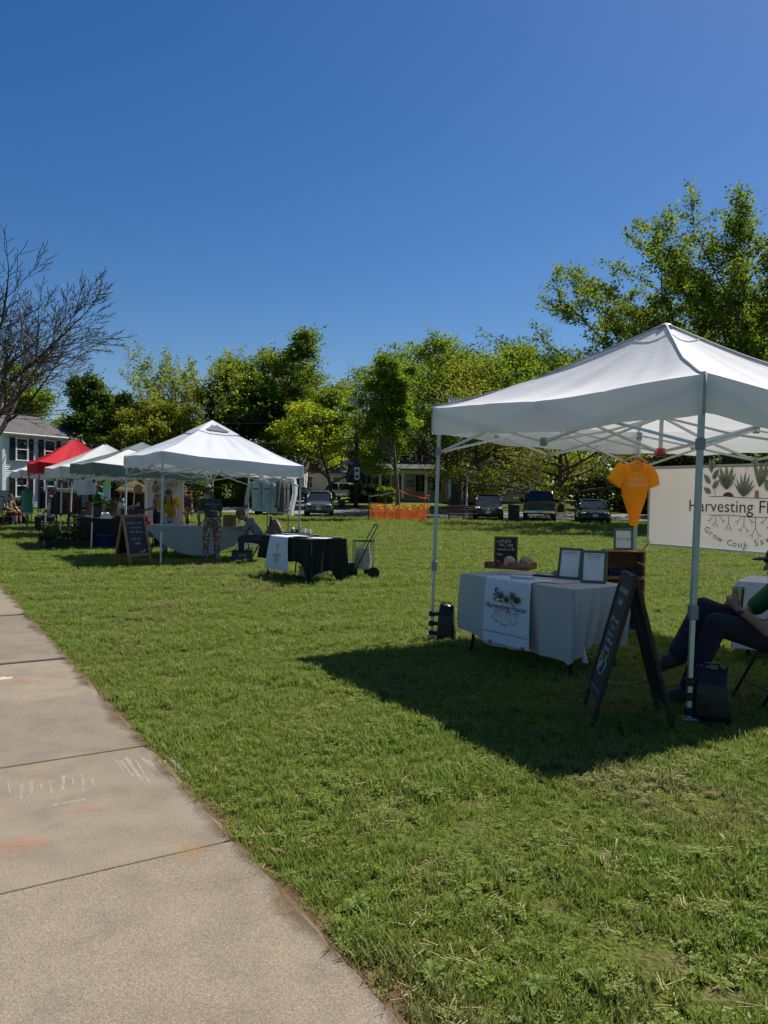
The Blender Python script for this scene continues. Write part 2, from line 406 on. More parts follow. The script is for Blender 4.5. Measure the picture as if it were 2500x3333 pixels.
def build_sidewalk():
    rnd = random.Random(3)
    root = bpy.data.objects.new('sidewalk', None); COL.objects.link(root); tag(root, kind='structure')
    cmx = concrete(); slabs = {}
    joints = [1.28 + 1.36 * k + rnd.uniform(-.03, .03) for k in range(-6, 16)]
    Wd = 2.3
    for k in range(len(joints) - 1):
        t0, t1 = joints[k] + .011, joints[k + 1] - .011
        z = .018 + rnd.uniform(-.006, .008); tilt = rnd.uniform(-.004, .004)
        # edges with small chips; a chamfer round the top
        edge = []
        for i in range(15):
            f = i / 14; o = rnd.uniform(-.012, .006) + (.03 * rnd.random() if i in (0, 14) else 0)
            edge.append((t0 + (t1 - t0) * f, o))
        top = [edge_pt(t, o + .010, z + tilt * f) for f, (t, o) in zip([i / 14 for i in range(15)], edge)]
        out = [edge_pt(t, o, z - .012) for (t, o) in edge]
        low = [edge_pt(t, o, -.06) for (t, o) in edge]
        farT = [edge_pt(t, Wd, z + tilt * i / 14) for i, (t, o) in enumerate(edge)]
        mb = MB().rows([low, out, top, farT])
        # joint-side faces, rounded over
        for idx, s in ((0, 1), (14, -1)):
            t = edge[idx][0]
            a = [edge_pt(t, edge[idx][1] + .01, z + (tilt if idx else 0)), edge_pt(t, Wd, z + (tilt if idx else 0))]
            bq = [edge_pt(t - s * .004, edge[idx][1] + .01, z - .008), edge_pt(t - s * .004, Wd, z - .008)]
            cq = [edge_pt(t - s * .004, edge[idx][1] + .01, -.06), edge_pt(t - s * .004, Wd, -.06)]
            mb.rows([a, bq, cq])
        o = mb.build('slab', cmx, root, recalc=True); slabs[k] = (o, t0, t1, z + max(0, tilt))
    def slab_at(p):
        t = (p - E0).dot(U)
        for k, (o, a, b2, z) in slabs.items():
            if a <= t <= b2: return o, z
        return slabs[6][0], .02
    wc = chalkmat('white_chalk', (.50, .47, .42), .34, .85, 45)
    def stroke(px0, py0, px1, py1, wd, mat):
        a, c = G(px0, py0), G(px1, py1); o, z = slab_at((a + c) / 2); d = (c - a).normalized().cross(Vector((0, 0, 1))) * wd
        MB().poly([Vector((p.x, p.y, z + .002)) for p in (a - d, c - d * .8, c + d * .7, a + d)]).build('chalk_mark', mat, o)
    for i in range(9):
        x = 400 + i * 22 - (i % 3) * 4; stroke(x - 30 + i * 2, 2478 + (i % 2) * 8, x + 6 + i * 3 + (i * 7 % 5) * 3, 2528 + (i * 5 % 4) * 11, .006 + .003 * (i % 3), wc)
    for i in range(9):
        x = 25 + i * 34; stroke(x + (i * 7 % 4) * 4, 2556 - i * 4 + (i * 3 % 5) * 5, x + 8, 2600 - i * 5 + (i * 5 % 3) * 9, .005 + .002 * (i % 3), wc)
    for i in range(4): stroke(170 + i * 28, 2635 - i * 5, 195 + i * 28, 2630 - i * 5, .015, wc)
    for (px, py, sx, sy, nm, c) in ((70, 2765, .36, .22, 'orange_chalk', (.48, .19, .10)), (620, 2790, .2, .26, 'rust_stain', (.42, .22, .07)), (290, 2650, .3, .16, 'rose_chalk', (.40, .22, .15)), (60, 2225, .5, .22, 'red_chalk', (.42, .2, .13))):
        mt = chalkmat(nm, c, .2, .75, 50, True)
        o, z = slab_at(G(px, py)); p = G(px, py)
        q = MB().poly([(math.cos(a) * .5, math.sin(a) * .5, 0) for a in np.arange(0, 6.28, .35)]).build('chalk_patch', mt, o, loc=(p.x, p.y, z + .0035)); q.scale = (sx * 2, sy * 2.2, 1)
    stroke(0, 2215, 40, 2212, .05, chalkmat('thick_white_chalk', (.62, .6, .57), .2, .6, 30))
    # bare soil between the slabs and the grass, and dirt washed over the slab edge
    soil = M('edge_soil', (.105, .070, .040), .95, .5, 22, bump=.8, bsc=90, spec=.05)
    rows = [[], [], []]
    for i in range(800):
        t = -5 + i * .03
        w1 = .05 + .03 * math.sin(t * 5.3) + .018 * math.sin(t * 17.7)
        rows[0].append(edge_pt(t, .03, .003)); rows[1].append(edge_pt(t, -.012, .006)); rows[2].append(edge_pt(t, -max(.02, w1) - .03, .003))
    o = MB().rows(rows).build('soil_edge', soil, smooth=True); tag(o, kind='structure')
    if o.data.polygons[0].normal.z < 0: o.data.flip_normals()
    m, n, l, b = _new('washed_dirt'); b.inputs['Base Color'].default_value = (.15, .10, .06, 1); b.inputs['Roughness'].default_value = 1; b.inputs['Specular IOR Level'].default_value = 0
    tc = n.new('ShaderNodeTexCoord'); sp = n.new('ShaderNodeSeparateXYZ'); l.new(tc.outputs['Object'], sp.inputs[0])
    n1 = _noise(n, l, 2.6, 3); n2 = _noise(n, l, 40, 3)
    a1 = n.new('ShaderNodeMath'); a1.operation = 'MULTIPLY_ADD'; a1.inputs[1].default_value = .34; a1.inputs[2].default_value = -.135; l.new(n1.outputs['Fac'], a1.inputs[0])
    a2 = n.new('ShaderNodeMath'); a2.operation = 'MULTIPLY_ADD'; a2.inputs[1].default_value = .05; l.new(n2.outputs['Fac'], a2.inputs[0]); l.new(a1.outputs[0], a2.inputs[2])
    a3 = n.new('ShaderNodeMath'); a3.operation = 'SUBTRACT'; l.new(a2.outputs[0], a3.inputs[0]); l.new(sp.outputs[1], a3.inputs[1])
    r = _ramp(n, l, a3.outputs[0], [(0, (0, 0, 0)), (.10, (.8, .8, .8))]); tr = n.new('ShaderNodeBsdfTransparent'); mx = n.new('ShaderNodeMixShader')
    l.new(r.outputs[0], mx.inputs[0]); l.new(tr.outputs[0], mx.inputs[1]); l.new(b.outputs[0], mx.inputs[2]); l.new(mx.outputs[0], n['Material Output'].inputs['Surface'])
    o = MB().rows([[(x, 0, 0) for x in np.arange(-5, 19, .5)], [(x, .3, 0) for x in np.arange(-5, 19, .5)]]).build('washed_soil', m); tag(o, kind='structure')
    mm = Matrix((U, -V, Vector((0, 0, 1)))).transposed().to_4x4(); mm.translation = E0 + Vector((0, 0, .0315)); o.matrix_basis = mm
    # worn bare patches
    rnd2 = random.Random(5); SOILP = chalkmat('dry_soil', (.22, .17, .10), .3, .75, 22, True)
    for i, (px, py, rx, ry) in enumerate(((50, 1866, 1.1, .55), (985, 2313, .10, .07), (600, 2210, .3, .09), (560, 2165, .26, .07), (1540, 2620, .16, .1), (1990, 2790, .18, .10), (1520, 2690, .14, .09), (2130, 3120, .2, .1), (2420, 3260, .2, .12), (1800, 2960, .12, .1), (2220, 2760, .14, .08))):
        p = G(px, py); pts = []
        for k in range(22):
            a = 6.283 * k / 22; q = 1 + .35 * math.sin(a * 3 + i) * rnd2.uniform(.3, 1)
            pts.append((p.x + math.cos(a) * rx * q, p.y + math.sin(a) * ry * q, .005))
        o = MB().poly([(math.cos(a) * .5, math.sin(a) * .5, 0) for a in np.arange(0, 6.28, .35)]).build('bare_soil', SOILP, loc=(p.x, p.y, .005)); o.scale = (rx * 3, ry * 3, 1); tag(o, kind='structure')
        BARE.append((p.x, p.y, rx, ry))
BARE = []
build_sidewalk()

# ---------------------------------------------------------------- grass
def grassmat():
    m, n, l, b = _new('grass_blade')
    at = n.new('ShaderNodeAttribute'); at.attribute_type = 'INSTANCER'; at.attribute_name = 'dry'
    g = n.new('ShaderNodeNewGeometry')
    r1 = _ramp(n, l, g.outputs['Random Per Island'], [(0, (.08, .148, .012)), (.5, (.145, .225, .024)), (.85, (.22, .28, .042)), (1, (.38, .41, .15))])
    r2 = _ramp(n, l, g.outputs['Random Per Island'], [(0, (.16, .17, .05)), (.5, (.32, .27, .13)), (1, (.17, .22, .05))])
    mx = n.new('ShaderNodeMix'); mx.data_type = 'RGBA'; l.new(at.outputs['Fac'], mx.inputs[0]); l.new(r1.outputs[0], mx.inputs[6]); l.new(r2.outputs[0], mx.inputs[7])
    l.new(mx.outputs[2], b.inputs['Base Color']); b.inputs['Roughness'].default_value = .55; b.inputs['Specular IOR Level'].default_value = .15
    tr = n.new('ShaderNodeBsdfTranslucent'); ms = n.new('ShaderNodeMixShader'); ms.inputs[0].default_value = .42; l.new(mx.outputs[2], tr.inputs['Color'])
    l.new(b.outputs[0], ms.inputs[1]); l.new(tr.outputs[0], ms.inputs[2]); l.new(ms.outputs[0], n['Material Output'].inputs['Surface'])
    return m
def build_grass():
    rng = np.random.default_rng(11); gm = grassmat()
    tc = bpy.data.collections.new('grass_tufts')
    for k in range(18):
        nb = 16; vs = []; fs = []
        for i in range(nb):
            a = rng.uniform(0, 6.283); rr = rng.uniform(0, .045) ; cx, cy = rr * math.cos(a), rr * math.sin(a)
            h = rng.uniform(.022, .055) * (1.3 if k % 9 == 7 else 1); la = rng.uniform(0, 6.283); lean = rng.uniform(.15, 1.1) * h; wd = rng.uniform(.0016, .003)
            px, py = -math.sin(la) * wd, math.cos(la) * wd; dx, dy = math.cos(la) * lean, math.sin(la) * lean
            o = len(vs)
            vs += [(cx - px, cy - py, 0), (cx + px, cy + py, 0), (cx + dx * .35 - px * .8, cy + dy * .35 - py * .8, h * .6), (cx + dx * .35 + px * .8, cy + dy * .35 + py * .8, h * .6), (cx + dx, cy + dy, h)]
            fs += [(o, o + 1, o + 3, o + 2), (o + 2, o + 3, o + 4)]
        me = bpy.data.meshes.new('grass_tuft'); me.from_pydata(vs, [], fs); me.materials.append(gm)
        tc.objects.link(bpy.data.objects.new('grass_tuft', me))
    straw = M('straw', (.42, .34, .18), .8, .3, 30, trans=.2)
    for k in range(3):                       # clover patches and cut straw among the blades
        vs = []; fs = []
        for i in range(16 if k < 2 else 5):
            a = rng.uniform(0, 6.283); rr = rng.uniform(0, .06); cx, cy = rr * math.cos(a), rr * math.sin(a); la = rng.uniform(0, 6.283)
            if k < 2:
                h = rng.uniform(.012, .035); r_ = rng.uniform(.005, .009)
                for q in range(3):
                    b_ = la + q * 2.094; ox, oy = cx + math.cos(b_) * r_, cy + math.sin(b_) * r_; o = len(vs)
                    vs += [(cx, cy, h), (ox - math.sin(b_) * r_ * .8, oy + math.cos(b_) * r_ * .8, h + .002), (ox + math.cos(b_) * r_ * .7, oy + math.sin(b_) * r_ * .7, h + .001), (ox + math.sin(b_) * r_ * .8, oy - math.cos(b_) * r_ * .8, h + .002)]; fs += [(o, o + 1, o + 2, o + 3)]
            else:
                L_ = rng.uniform(.03, .07); h = rng.uniform(.008, .03); wd = .0014; o = len(vs); dx, dy = math.cos(la), math.sin(la)
                vs += [(cx - dy * wd, cy + dx * wd, h), (cx + dy * wd, cy - dx * wd, h), (cx + dx * L_ + dy * wd, cy + dy * L_ - dx * wd, h + .008), (cx + dx * L_ - dy * wd, cy + dy * L_ + dx * wd, h + .008)]; fs += [(o, o + 1, o + 2, o + 3)]
        me = bpy.data.meshes.new('clover_tuft' if k < 2 else 'straw_tuft'); me.from_pydata(vs, [], fs); me.materials.append(gm if k < 2 else straw)
        tc.objects.link(bpy.data.objects.new(me.name, me))
    pts = []; scl = []
    for (y0, y1, dens, sc) in ((1.6, 4, 1000, .85), (4, 7, 800, .9), (7, 12, 480, 1.05), (12, 20, 230, 1.3), (20, 32, 90, 1.7), (32, 56, 26, 2.2)):
        wl, wr = -.62, .66
        n = int((y1 ** 2 - y0 ** 2) / 2 * (wr - wl) * dens)
        y = np.sqrt(rng.uniform(y0 ** 2, y1 ** 2, n)); x = y * rng.uniform(wl, wr, n)
        pts.append(np.stack([x, y], 1)); scl.append(np.full(n, sc) * rng.uniform(.7, 1.25, n))
    p = np.concatenate(pts); s = np.concatenate(scl)
    off = (p[:, 0] - E0.x) * V.x + (p[:, 1] - E0.y) * V.y       # distance right of the pavement edge
    t = (p[:, 0] - E0.x) * U.x + (p[:, 1] - E0.y) * U.y
    wob = -.03 + .02 * np.sin(t * 5.3) + .012 * np.sin(t * 17.7)
    keep = (off > wob + .03) & (p[:, 1] < 52.4 - .1 * p[:, 0] + np.where(p[:, 0] < 0, .012 * p[:, 0] ** 2, 0))
    for (bx, by, rx, ry) in BARE:
        q = ((p[:, 0] - bx) / rx) ** 2 + ((p[:, 1] - by) / ry) ** 2
        keep &= rng.random(len(p)) < np.clip(q * .75, .25, 1)
    # clumpy density
    def fbm(x, y, f, seed):
        r = np.zeros_like(x); rg = np.random.default_rng(seed)
        for o in range(4):
            a = rg.uniform(0, 6.283, 5); ph = rg.uniform(0, 6.283, 5); ff = f * (1.9 ** o)
            for k in range(5): r += np.sin((x * np.cos(a[k]) + y * np.sin(a[k])) * ff * (1 + .37 * k) + ph[k]) / (1.7 ** o)
        return r / 6
    c = fbm(p[:, 0], p[:, 1], 2.2, 2); d = fbm(p[:, 0], p[:, 1], .9, 4)
    keep &= rng.random(len(p)) < np.clip(.80 + .6 * c, .45, 1)
    p, s, c, d = p[keep], s[keep], c[keep], d[keep]
    s *= np.clip(1 + .5 * fbm(p[:, 0], p[:, 1], 3.1, 8), .55, 1.7)
    near = np.clip((p[:, 0] * .9 - p[:, 1] + 4.5) / 4, 0, 1)
    dry = np.clip((d - .12) * 1.5 + (-c) * .8 - .16 + .24 * near + rng.normal(0, .16, len(p)), 0, .9) * np.clip(1.15 - p[:, 1] / 45, .2, 1)
    me = bpy.data.meshes.new('grass'); me.vertices.add(len(p))
    co = np.zeros((len(p), 3), np.float32); co[:, :2] = p
    me.vertices.foreach_set('co', co.ravel())
    a1 = me.attributes.new('dry', 'FLOAT', 'POINT'); a1.data.foreach_set('value', dry.astype(np.float32))
    a2 = me.attributes.new('tall', 'FLOAT', 'POINT'); a2.data.foreach_set('value', s.astype(np.float32))
    a3 = me.attributes.new('spin', 'FLOAT', 'POINT'); a3.data.foreach_set('value', rng.uniform(0, 6.283, len(p)).astype(np.float32))
    o = bpy.data.objects.new('grass', me); COL.objects.link(o); tag(o, 'mown green lawn grass with dry patches', 'grass', kind='stuff')
    ng = bpy.data.node_groups.new('grass_scatter', 'GeometryNodeTree')
    ng.interface.new_socket('Geometry', in_out='INPUT', socket_type='NodeSocketGeometry'); ng.interface.new_socket('Geometry', in_out='OUTPUT', socket_type='NodeSocketGeometry')
    N = ng.nodes; L = ng.links
    gi = N.new('NodeGroupInput'); go = N.new('NodeGroupOutput'); ip = N.new('GeometryNodeInstanceOnPoints'); ci = N.new('GeometryNodeCollectionInfo')
    ci.inputs['Collection'].default_value = tc; ci.inputs['Separate Children'].default_value = True; ci.inputs['Reset Children'].default_value = True
    ip.inputs['Pick Instance'].default_value = True
    na = N.new('GeometryNodeInputNamedAttribute'); na.data_type = 'FLOAT'; na.inputs['Name'].default_value = 'tall'
    nb = N.new('GeometryNodeInputNamedAttribute'); nb.data_type = 'FLOAT'; nb.inputs['Name'].default_value = 'spin'
    cx = N.new('ShaderNodeCombineXYZ'); L.new(nb.outputs['Attribute'], cx.inputs['Z'])
    L.new(gi.outputs[0], ip.inputs['Points']); L.new(ci.outputs[0], ip.inputs['Instance']); L.new(na.outputs['Attribute'], ip.inputs['Scale']); L.new(cx.outputs[0], ip.inputs['Rotation'])
    L.new(ip.outputs[0], go.inputs[0])
    md = o.modifiers.new('scatter', 'NODES'); md.node_group = ng
build_grass()

# ---------------------------------------------------------------- trees
BARK = barkmat('maple_bark', (.075, .06, .048)); BARK2 = barkmat('grey_bark', (.10, .092, .085))
def tree_skeleton(rng, levels, n_child, ang, ratio, up, wig, trunk_frac, seg=5, child_from=.25, taper=.62, r0=.03, lead=True):
    """unit-height tree: returns list of (points, radii, level)"""
    out = []
    def grow(p, d, L, r, lev, az):
        pts = [p.copy()]; rad = [r]; q = p.copy(); dd = d.copy()
        n = seg if lev < levels else 3
        for i in range(n):
            dd = dd + rng.normal(0, wig, 3) * (1 if lev else .35); dd[2] += up[min(lev, len(up) - 1)]; dd /= np.linalg.norm(dd)
            q = q + dd * (L / n); pts.append(q.copy()); rad.append(r * (1 - (1 - taper * .7) * (i + 1) / n))
        out.append((np.array(pts), np.array(rad), lev))
        if lev >= levels: return
        k = n_child[min(lev, len(n_child) - 1)]
        cf = trunk_frac if lev == 0 else child_from
        for c in range(k):
            f = cf + (1 - cf) * ((c + rng.uniform(.1, .9)) / k)
            x = f * n; i = min(int(x), n - 1); pp = pts[i] + (pts[i + 1] - pts[i]) * (x - i)
            dl = pts[i + 1] - pts[i]; dl /= np.linalg.norm(dl)
            az2 = az + c * 2.4 + rng.uniform(-.5, .5)
            a = np.cross(dl, [0, 0, 1.0]); 
            if np.linalg.norm(a) < .1: a = np.array([1.0, 0, 0])
            a /= np.linalg.norm(a); b = np.cross(dl, a)
            side = a * math.cos(az2) + b * math.sin(az2)
            t = R(ang[min(lev, len(ang) - 1)]) * rng.uniform(.75, 1.25) * (1.15 - .45 * f)
            nd = dl * math.cos(t) + side * math.sin(t)
            ll = L * ratio[min(lev, len(ratio) - 1)] * rng.uniform(.75, 1.2) * (1.2 - .55 * f if lev == 0 else 1.05 - .3 * f)
            rr = rad[i] * (.62 if lev == 0 else .6) * (1.1 - .3 * f)
            grow(pp, nd, ll, max(rr, r0 * .035), lev + 1, rng.uniform(0, 6.28))
        if lead and lev > 0:
            grow(pts[-1], dd, L * ratio[min(lev, len(ratio) - 1)] * .9, rad[-1], lev + 1, 0)
    grow(np.zeros(3), np.array([0, 0, 1.0]), 1.0, r0, 0, rng.uniform(0, 6))
    return out
def skeleton_mesh(br, min_r=0.0, maxsides=8):
    VS = []; FS = []; o = 0
    for pts, rad, lev in br:
        n = max(3, maxsides - 2 * lev) if lev < 3 else 3
        k = len(pts); d = np.gradient(pts, axis=0); d /= np.linalg.norm(d, axis=1, keepdims=True) + 1e-9
        ref = np.where(np.abs(d[:, 2:3]) < .9, np.array([[0, 0, 1.0]]), np.array([[1.0, 0, 0]]))
        a = np.cross(d, ref); a /= np.linalg.norm(a, axis=1, keepdims=True) + 1e-9; b = np.cross(a, d)
        th = np.arange(n) * 2 * math.pi / n
        ring = pts[:, None, :] + (a[:, None, :] * np.cos(th)[None, :, None] + b[:, None, :] * np.sin(th)[None, :, None]) * np.maximum(rad, min_r)[:, None, None]
        VS.append(ring.reshape(-1, 3))
        i, j = np.meshgrid(np.arange(k - 1), np.arange(n), indexing='ij'); j2 = (j + 1) % n
        FS.append(np.stack([i * n + j, i * n + j2, (i + 1) * n + j2, (i + 1) * n + j], -1).reshape(-1, 4) + o); o += k * n
    return np.concatenate(VS), np.concatenate(FS)
def leaves_mesh(rng, anchors, k, spread, size, flat=.5):
    A = np.repeat(anchors, k, axis=0); n = len(A)
    off = rng.normal(0, 1, (n, 3)); off /= np.linalg.norm(off, axis=1, keepdims=True); off *= (rng.random((n, 1)) ** .5) * spread
    off[:, 2] *= .75
    C = A + off
    nrm = rng.normal(0, 1, (n, 3)); nrm[:, 2] = np.abs(nrm[:, 2]) + flat; nrm /= np.linalg.norm(nrm, axis=1, keepdims=True)
    t = np.cross(nrm, rng.normal(0, 1, (n, 3))); t /= np.linalg.norm(t, axis=1, keepdims=True); b = np.cross(nrm, t)
    s = size * rng.uniform(.6, 1.35, (n, 1))
    q = np.stack([C - t * s * .55, C + b * s * .42 - nrm * s * .12, C + t * s * .55 - nrm * s * .1, C - b * s * .42 - nrm * s * .12], 1)
    return q.reshape(-1, 3), np.arange(n * 4).reshape(n, 4)
def tree(name, label, base, H, Wd, leaf, seed, kind='maple', nleaf=14000, lsize=.16, bark=None, group=None, spread=.5, trunk_r=None, rz=0.0, lean=None, skew=None):
    rng = np.random.default_rng(seed)
    K = dict(
        maple=dict(levels=4, n_child=[9, 5, 4, 3], ang=[52, 45, 45, 45], ratio=[.62, .62, .6, .55], up=[0, .07, .05, .03], wig=.12, trunk_frac=.29),
        vase=dict(levels=4, n_child=[9, 5, 4, 3], ang=[30, 32, 38, 42], ratio=[.85, .6, .55, .5], up=[0, .06, .06, .04], wig=.09, trunk_frac=.16),
        upright=dict(levels=4, n_child=[16, 4, 4, 3], ang=[34, 40, 45, 45], ratio=[.34, .55, .55, .5], up=[0, .10, .05, .03], wig=.09, trunk_frac=.36),
        bare=dict(levels=5, n_child=[7, 6, 5, 4, 3], ang=[40, 38, 36, 36, 38], ratio=[.66, .6, .58, .55, .5], up=[0, .07, .05, .03, .03], wig=.07, trunk_frac=.3),
        low=dict(levels=4, n_child=[14, 5, 4, 3], ang=[68, 50, 48, 45], ratio=[.75, .58, .55, .5], up=[0, .06, .04, .03], wig=.12, trunk_frac=.1),
        pine=dict(levels=3, n_child=[30, 5, 4], ang=[75, 50, 45], ratio=[.3, .4, .4], up=[0, .01, .02], wig=.06, trunk_frac=.12),
    )[kind]
    br = tree_skeleton(rng, r0=.022, **K)
    allp = np.concatenate([b[0] for b in br]); mn, mx = allp.min(0), allp.max(0)
    ctr = np.percentile(allp[:, :2], [6, 94], axis=0); cw = (ctr[1] - ctr[0]).mean() + .05
    sx = (Wd - spread) / (cw * 1.12); sz = (H - spread * .5) / np.percentile(allp[:, 2], 99.6)
    S = np.array([sx, sx, sz])
    lo = min(sx, sz)
    br2 = []
    for pts, rad, lev in br:
        p = pts * S
        if lean is not None: p = p + np.array([lean[0], lean[1], 0]) * (np.clip(p[:, 2:3] / H, 0, 1) ** 1.0) * H
        br2.append((p, rad * (trunk_r / .022 if trunk_r else H), lev))
    root = thing(name, label, 'tree', base, rz, group)
    # a root flare
    p0, r0_, _ = br2[0]; r0_ = r0_.copy(); r0_[0] *= 1.35; br2[0] = (p0, r0_, 0)
    V3, F = skeleton_mesh(br2, .005 if kind != 'bare' else .0095)
    fastmesh('trunk', V3, F, bark or BARK, root, True)
    if nleaf:
        tips = np.concatenate([b[0][1:] for b in br2 if b[2] >= K['levels'] - (1 if kind != 'pine' else 1)])
        tips = tips[rng.permutation(len(tips))][:max(400, nleaf // 6)]
        k = max(1, round(nleaf / len(tips)))
        if kind in ('maple', 'upright', 'low'):     # clumped boughs: leaves over rounded lobes at the limb ends
            ends = np.array([b[0][-1] for b in br2 if b[2] == 2]); ends = ends[rng.permutation(len(ends))][:46]
            rr = Wd * rng.uniform(.075, .135, len(ends)) * (.6 if kind == 'vase' else 1); m_ = nleaf // (6 * 2 * max(1, len(ends))) * 5
            u = rng.normal(0, 1, (len(ends), m_, 3)); u /= np.linalg.norm(u, axis=2, keepdims=True); u[:, :, 2] = np.where(u[:, :, 2] < -.25, -u[:, :, 2], u[:, :, 2])
            lob = ends[:, None, :] + u * rr[:, None, None] * rng.uniform(.25, 1.15, (len(ends), m_, 1)) * np.array([1, 1, .72]); lob = lob.reshape(-1, 3); lob = lob[lob[:, 2] < H * 1.02]
            tips = np.concatenate([tips[:len(tips) // 2], lob[rng.permutation(len(lob))][:len(tips) // 3 + nleaf // 4]]); k = max(1, round(nleaf / len(tips)))
        V3, F = leaves_mesh(rng, tips, k + 1, spread * .8, lsize * .72)
        fastmesh('crown', V3, F, leaf, root)
    return root
def gnd(px, Y, z=None):
    p = P(px, 1600, Y); zz = terrain(p.x, p.y) if z is None else z
    return Vector((p.x, p.y, zz))
LFA = leafmat('maple_leaf', (0.064, 0.1152, 0.0179), (0.2048, 0.2752, 0.0448), 0.52)
LFD = leafmat('dark_leaf', (0.0435, 0.0845, 0.0179), (0.128, 0.192, 0.0358), 0.47)
LFY = leafmat('yellow_green_leaf', (0.1792, 0.256, 0.0154), (0.4096, 0.4864, 0.0384), 0.55)
LFM = leafmat('mid_leaf', (0.0794, 0.1472, 0.0179), (0.2432, 0.3328, 0.0448), 0.52)
LFS = leafmat('silvery_leaf', (0.128, 0.1856, 0.0448), (0.3072, 0.3584, 0.1024), 0.52)
LFO = leafmat('olive_leaf', (0.1152, 0.1536, 0.0205), (0.2816, 0.2944, 0.0512), 0.52)
EVG = leafmat('evergreen_needle', (.02, .038, .012), (.055, .085, .02), .2)
def topm(px, py, Y, base_z=0.0): return P(px, py, Y).z - base_z
def T(name, label, px, Y, pytop, wpx, leaf, seed, **kw):
    b = gnd(px, Y); H = topm(px, pytop, Y, b.z) * .97; Wd = wpx / FPX * Y
    return tree(name, label, b, H, Wd, leaf, seed, **kw)
GT = 'trees round the common'
T('maple_tree', 'tall broad maple with many bare upright limbs behind the nearest white canopy', 2335, 45, 760, 900, LFA, 21, kind='vase', nleaf=110000, lsize=.20, spread=.6, trunk_r=.42, group=GT)
T('maple_tree', 'dense dark maple at the right edge behind the printed banner', 2570, 47, 900, 700, LFA, 22, kind='maple', nleaf=31000, lsize=.28, spread=.6, group=GT)
T('bare_tree', 'nearly leafless grey tree leaning over the red and white tents', -75, 28, 860, 720, LFS, 31, kind='bare', nleaf=2600, lsize=.05, spread=.25, trunk_r=.27, bark=barkmat('dark_bark', (.04, .033, .028)), group=GT, lean=(.07, 0))
T('street_maple', 'bright yellow-green maple right beside the utility pole', 1075, 68, 1325, 430, LFY, 41, kind='maple', nleaf=26350, lsize=.22, spread=.5, group=GT)
T('young_tree', 'slim upright young tree ringed by orange mesh fence', 1297, 45.6, 1125, 185, LFM, 42, kind='upright', nleaf=18600, lsize=.17, spread=.38, trunk_r=.13, group=GT, bark=BARK2)
T('linden_tree', 'rounded green shade tree with dark forked trunk before the yellow porch house', 1485, 64, 1110, 585, LFM, 43, kind='maple', nleaf=34100, lsize=.24, spread=.5, trunk_r=.48, group=GT)
T('street_tree', 'green tree with a pointed top just left of the big maple', 1690, 78, 1120, 317, LFM, 44, kind='upright', nleaf=18600, lsize=.3, spread=.55, group=GT)
T('spreading_tree', 'low spreading tree with open branches beyond the black pickup truck', 1828, 60, 1200, 780, LFO, 45, kind='low', nleaf=30000, lsize=.20, spread=.5, trunk_r=.24, group=GT)
T('big_maple', 'tallest dark green maple rising behind the white vented tent', 900, 72, 1085, 488, LFA, 46, kind='maple', nleaf=34100, lsize=.32, spread=.62, group=GT)
T('big_maple', 'dark maple with a side limb reaching right toward the utility pole', 975, 80, 1175, 250, LFA, 47, kind='vase', nleaf=13950, lsize=.34, spread=.62, group=GT)
T('dark_maple', 'shaded dark maple filling the middle behind the white vented tent', 790, 70, 1240, 402, LFD, 48, kind='maple', nleaf=27900, lsize=.30, spread=.6, group=GT)
T('silver_maple', 'pale thin-leaved tree above the white vented tent', 590, 66, 1125, 402, LFS, 49, kind='vase', nleaf=17050, lsize=.22, spread=.42, group=GT)
T('field_maple', 'olive green bushy maple behind the grey-green tent', 505, 62, 1285, 330, LFO, 50, kind='maple', nleaf=26350, lsize=.22, spread=.5, group=GT)
T('dark_maple', 'round-topped very dark tree behind the red tent', 320, 66, 1205, 280, LFD, 51, kind='maple', nleaf=26350, lsize=.27, spread=.5, group=GT)
T('yard_tree', 'bushy green tree behind the white clapboard house', 95, 78, 1180, 317, LFM, 52, kind='maple', nleaf=23250, lsize=.3, spread=.55, group=GT)
T('yard_tree', 'far green tree low on the horizon right of the utility pole', 1215, 92, 1400, 292, LFA, 53, kind='pine', nleaf=13950, lsize=.3, spread=.6, group=GT)
T('yard_tree', 'small leafy tree between the grey-green tent and the road', 660, 66, 1440, 317, LFM, 54, kind='maple', nleaf=18600, lsize=.22, spread=.5, group=GT)
T('yard_tree', 'broad green tree behind the yellow house roof', 1560, 95, 1120, 634, LFA, 55, kind='maple', nleaf=24800, lsize=.38, spread=.75, group=GT)
T('yard_tree', 'dark tree behind the spreading tree and the big maple', 2050, 88, 1060, 683, LFD, 56, kind='maple', nleaf=23250, lsize=.40, spread=.8, group=GT)
